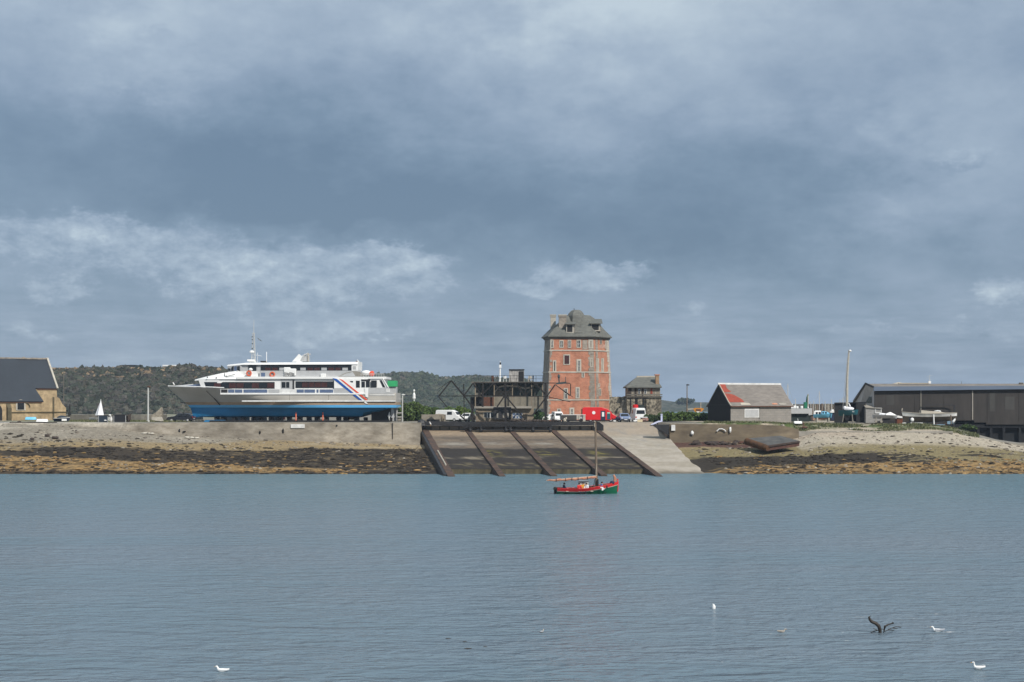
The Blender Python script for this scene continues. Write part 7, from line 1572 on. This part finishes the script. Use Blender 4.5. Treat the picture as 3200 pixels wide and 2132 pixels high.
# ------------------------------------------------------------------ gulls and driftwood
def gull(label, px, py, D, heading, pose='float', s=1., m_='gullw', w_='gullg', loc=None, group='gulls'):
    r = thing('gull', label, 'gull', loc or (X(px,D),D,0), heading, group); r.scale = (s,s,s)
    R3 = lambda a: Matrix.Rotation(a,3,'Y')
    if pose == 'float': C_ = [(-.20,.0,.07,.012,.010),(-.14,0,.065,.045,.035),(-.05,0,.055,.075,.068),(.05,0,.055,.075,.07),(.12,0,.075,.055,.055),(.155,0,.12,.035,.038),(.165,0,.16,.032,.032),(.19,0,.185,.04,.038),(.225,0,.185,.03,.03),(.245,0,.18,.012,.012)]
    elif pose == 'alert': C_ = [(-.22,.0,.09,.012,.010),(-.14,0,.07,.045,.035),(-.05,0,.055,.072,.065),(.05,0,.06,.07,.068),(.11,0,.09,.05,.055),(.135,0,.15,.03,.034),(.14,0,.21,.028,.028),(.155,0,.245,.037,.035),(.19,0,.25,.028,.028),(.21,0,.247,.012,.012)]
    elif pose == 'dive': C_ = [(.0,0,-.05,.05,.05),(.0,0,.02,.085,.08),(.01,0,.09,.085,.08),(-.01,0,.15,.07,.06),(-.03,0,.19,.045,.03),(-.045,0,.215,.02,.012)]
    elif pose == 'stand': C_ = [(-.12,0,.12,.012,.01),(-.08,0,.15,.04,.035),(-.02,0,.21,.07,.065),(.02,0,.28,.065,.065),(.05,0,.34,.04,.045),(.06,0,.38,.033,.033),(.075,0,.42,.04,.038),(.105,0,.42,.03,.03),(.125,0,.415,.012,.012)]
    else: C_ = [(-.25,0,0,.03,.008),(-.14,0,.0,.05,.035),(0,0,0,.07,.06),(.12,0,.01,.05,.05),(.19,0,.025,.04,.04),(.24,0,.02,.015,.015)]
    mb = MB(); rings = []; n = 10
    for i,(x,y,z,b_,h) in enumerate(C_):
        a, c = C_[max(0,i-1)], C_[min(len(C_)-1,i+1)]; d = Vector((c[0]-a[0],0,c[2]-a[2])).normalized(); up = Vector((-d.z,0,d.x))
        rings.append([Vector((x,0,z))+Vector((0,1,0))*b_*math.cos(t)+up*h*math.sin(t) for t in [2*math.pi*k/n for k in range(n)]])
    mb.loft(rings); mb.build('body', M[m_], r, smooth=True, world=False)
    h = C_[-1]
    if pose != 'dive':
        mb = MB(); mb.path([(h[0]-.01,0,h[2]),(h[0]+.03,0,h[2]-.004),(h[0]+.05,0,h[2]-.014)],[.012,.009,.003],6); mb.build('beak', M['beak'], r, world=False)
        hx, hz = C_[-3][0]+.012, C_[-3][2]+.012; mb = MB()
        for sg in (-1,1): mb.ell((hx,sg*C_[-3][3]*.9,hz),(.006,.005,.006),0,6,4)
        mb.build('eye', M['black'], r, world=False)
    if pose in ('float','alert'):
        for sg in (-1,1):
            mb = MB(); mb.loft([[Vector((x,sg*(y+k*.012),z+dz)) for k,dz in ((1,-.03),(2,0),(1,.03),(0,0))] for x,y,z in ((.10,.045,.085),(.03,.066,.085),(-.08,.062,.085),(-.18,.03,.09),(-.26,.008,.105))]); mb.build('wing', M[w_], r, smooth=True, world=False)
    if pose == 'stand':
        for sg in (-1,1): mb = MB(); mb.tube((0,sg*.03,0),(0,sg*.03,.17),.008,n=5); mb.build('leg', M['beak'], r, world=False)
    if pose == 'fly':
        for sg in (-1,1):
            mb = MB(); mb.loft([[Vector((x0,sg*y,z)),Vector((x1,sg*y,z)),Vector((x1,sg*y,z-.015)),Vector((x0,sg*y,z-.015))] for y,x0,x1,z in ((.04,-.10,.12,.02),(.25,-.09,.15,.07),(.45,-.08,.08,.06),(.66,-.10,-.04,.0))]); mb.build('wing', M[w_], r, world=False)
    return r
def wd(py): return CAMZ*F/(py-HZ)
gull('white gull on the water at the bottom left, facing left',694,2098,wd(2100),math.radians(172),'float',1.05,w_='gullw')
gull('white gull with raised neck at the bottom right corner, facing left',3056,2090,wd(2092),math.radians(180),'alert',1.05,w_='gullw')
gull('white gull facing left, right of the driftwood branch',2930,1970,wd(1975),math.radians(174),'float',1.15,w_='gullg')
gull('mottled brown gull on the water left of the driftwood, facing right',2443,1975,wd(1977),math.radians(8),'float',.8,'gullb','gullb')
gull('small mottled gull on the water near the bottom centre',1694,1974,wd(1977),math.radians(60),'float',.62,'gullb','gullg')
gull('white gull upended with only its tail out of the water',2230,1895,wd(1903),math.radians(30),'dive',1.15)
DN_=239.; gull('white gull standing on the bow of the ferry',542,1207,DN_,math.radians(180),'stand',1.55,w_='gullw',loc=(X(543,243.6),243.6,Z(1206.8,DN_)+.05))
gull('white gull standing on the left end of the black cradle beam',1345,1330,231.3,math.radians(200),'stand',1.5,loc=(X(1345,231.2),231.2,Z(1331,231.2)))
gull('gull perched on the aft end of the ferry roof',1119,1130,DN_,math.radians(180),'stand',1.2,loc=(X(1119,243.6),243.6,Z(1131,DN_)))
r = gull('gull flying beside the ferry mast with trailing dark tail',810,1065,235,math.radians(120),'fly',.8,loc=(X(811,235),235,Z(1062,235)),w_='gullg'); r.rotation_euler = (math.radians(48),math.radians(38),math.radians(120))
def driftwood():
    D = wd(1978); s = D/F; r = thing('driftwood_branch','dark crooked driftwood branch sticking out of the water among the gulls','driftwood',(X(2750,D),D,0))
    q = lambda px,py,dy=0.: Vector((X(px,D),D+dy,Z(py,D)))
    mb = MB(); mb.path([q(2750,1985),q(2750,1968),q(2746,1957),q(2738,1949),q(2724,1943),q(2718,1936),q(2716,1929),q(2721,1924)],[.07,.075,.08,.075,.07,.06,.05,.015],8); mb.build('main_limb', M['driftw'], r, smooth=True)
    mb = MB(); mb.path([q(2760,1982),q(2766,1957),q(2776,1952)],[.03,.05,.03],6); mb.path([q(2778,1951),q(2788,1949),q(2792,1946)],[.03,.03,.05],6); mb.path([q(2776,1952),q(2779,1951)],.03,6); mb.build('side_limb', M['driftw'], r, smooth=True)
    for pts_, r_ in (([q(2723,1977,.1),q(2748,1970,.1),q(2752,1975,.1)],.02),([q(2729,1964),q(2748,1972)],.015),([q(2758,1966),q(2767,1974)],.02)):
        mb = MB(); mb.path(pts_, r_, 5); mb.build('twig', M['driftw'], r)
    for a,b_,c in ((2770,1966,.3),(2790,1962,.8),(2810,1961,1.2)):
        mb = MB(); mb.path([Vector((X(a,D),D+c,.02)),Vector((X(a+18,D),D+c+.2,.05)),Vector((X(a+36,D),D+c+.3,.01))],.015,4); mb.build('twig', M['driftw'], r)
driftwood()
mb = MB(); D = wd(2011)
for px,w_ in ((1462,.12),(1452,.06),(1400,.08),(1516,.07)): d = D+random.uniform(-2,2); mb.lump((X(px,d),d,0),(w_*1.6,w_,.02),px,0,7,4,.4)
simple('floating_weed','dark scraps of weed floating near the bottom of the water','weed',mb,M['driftw'])
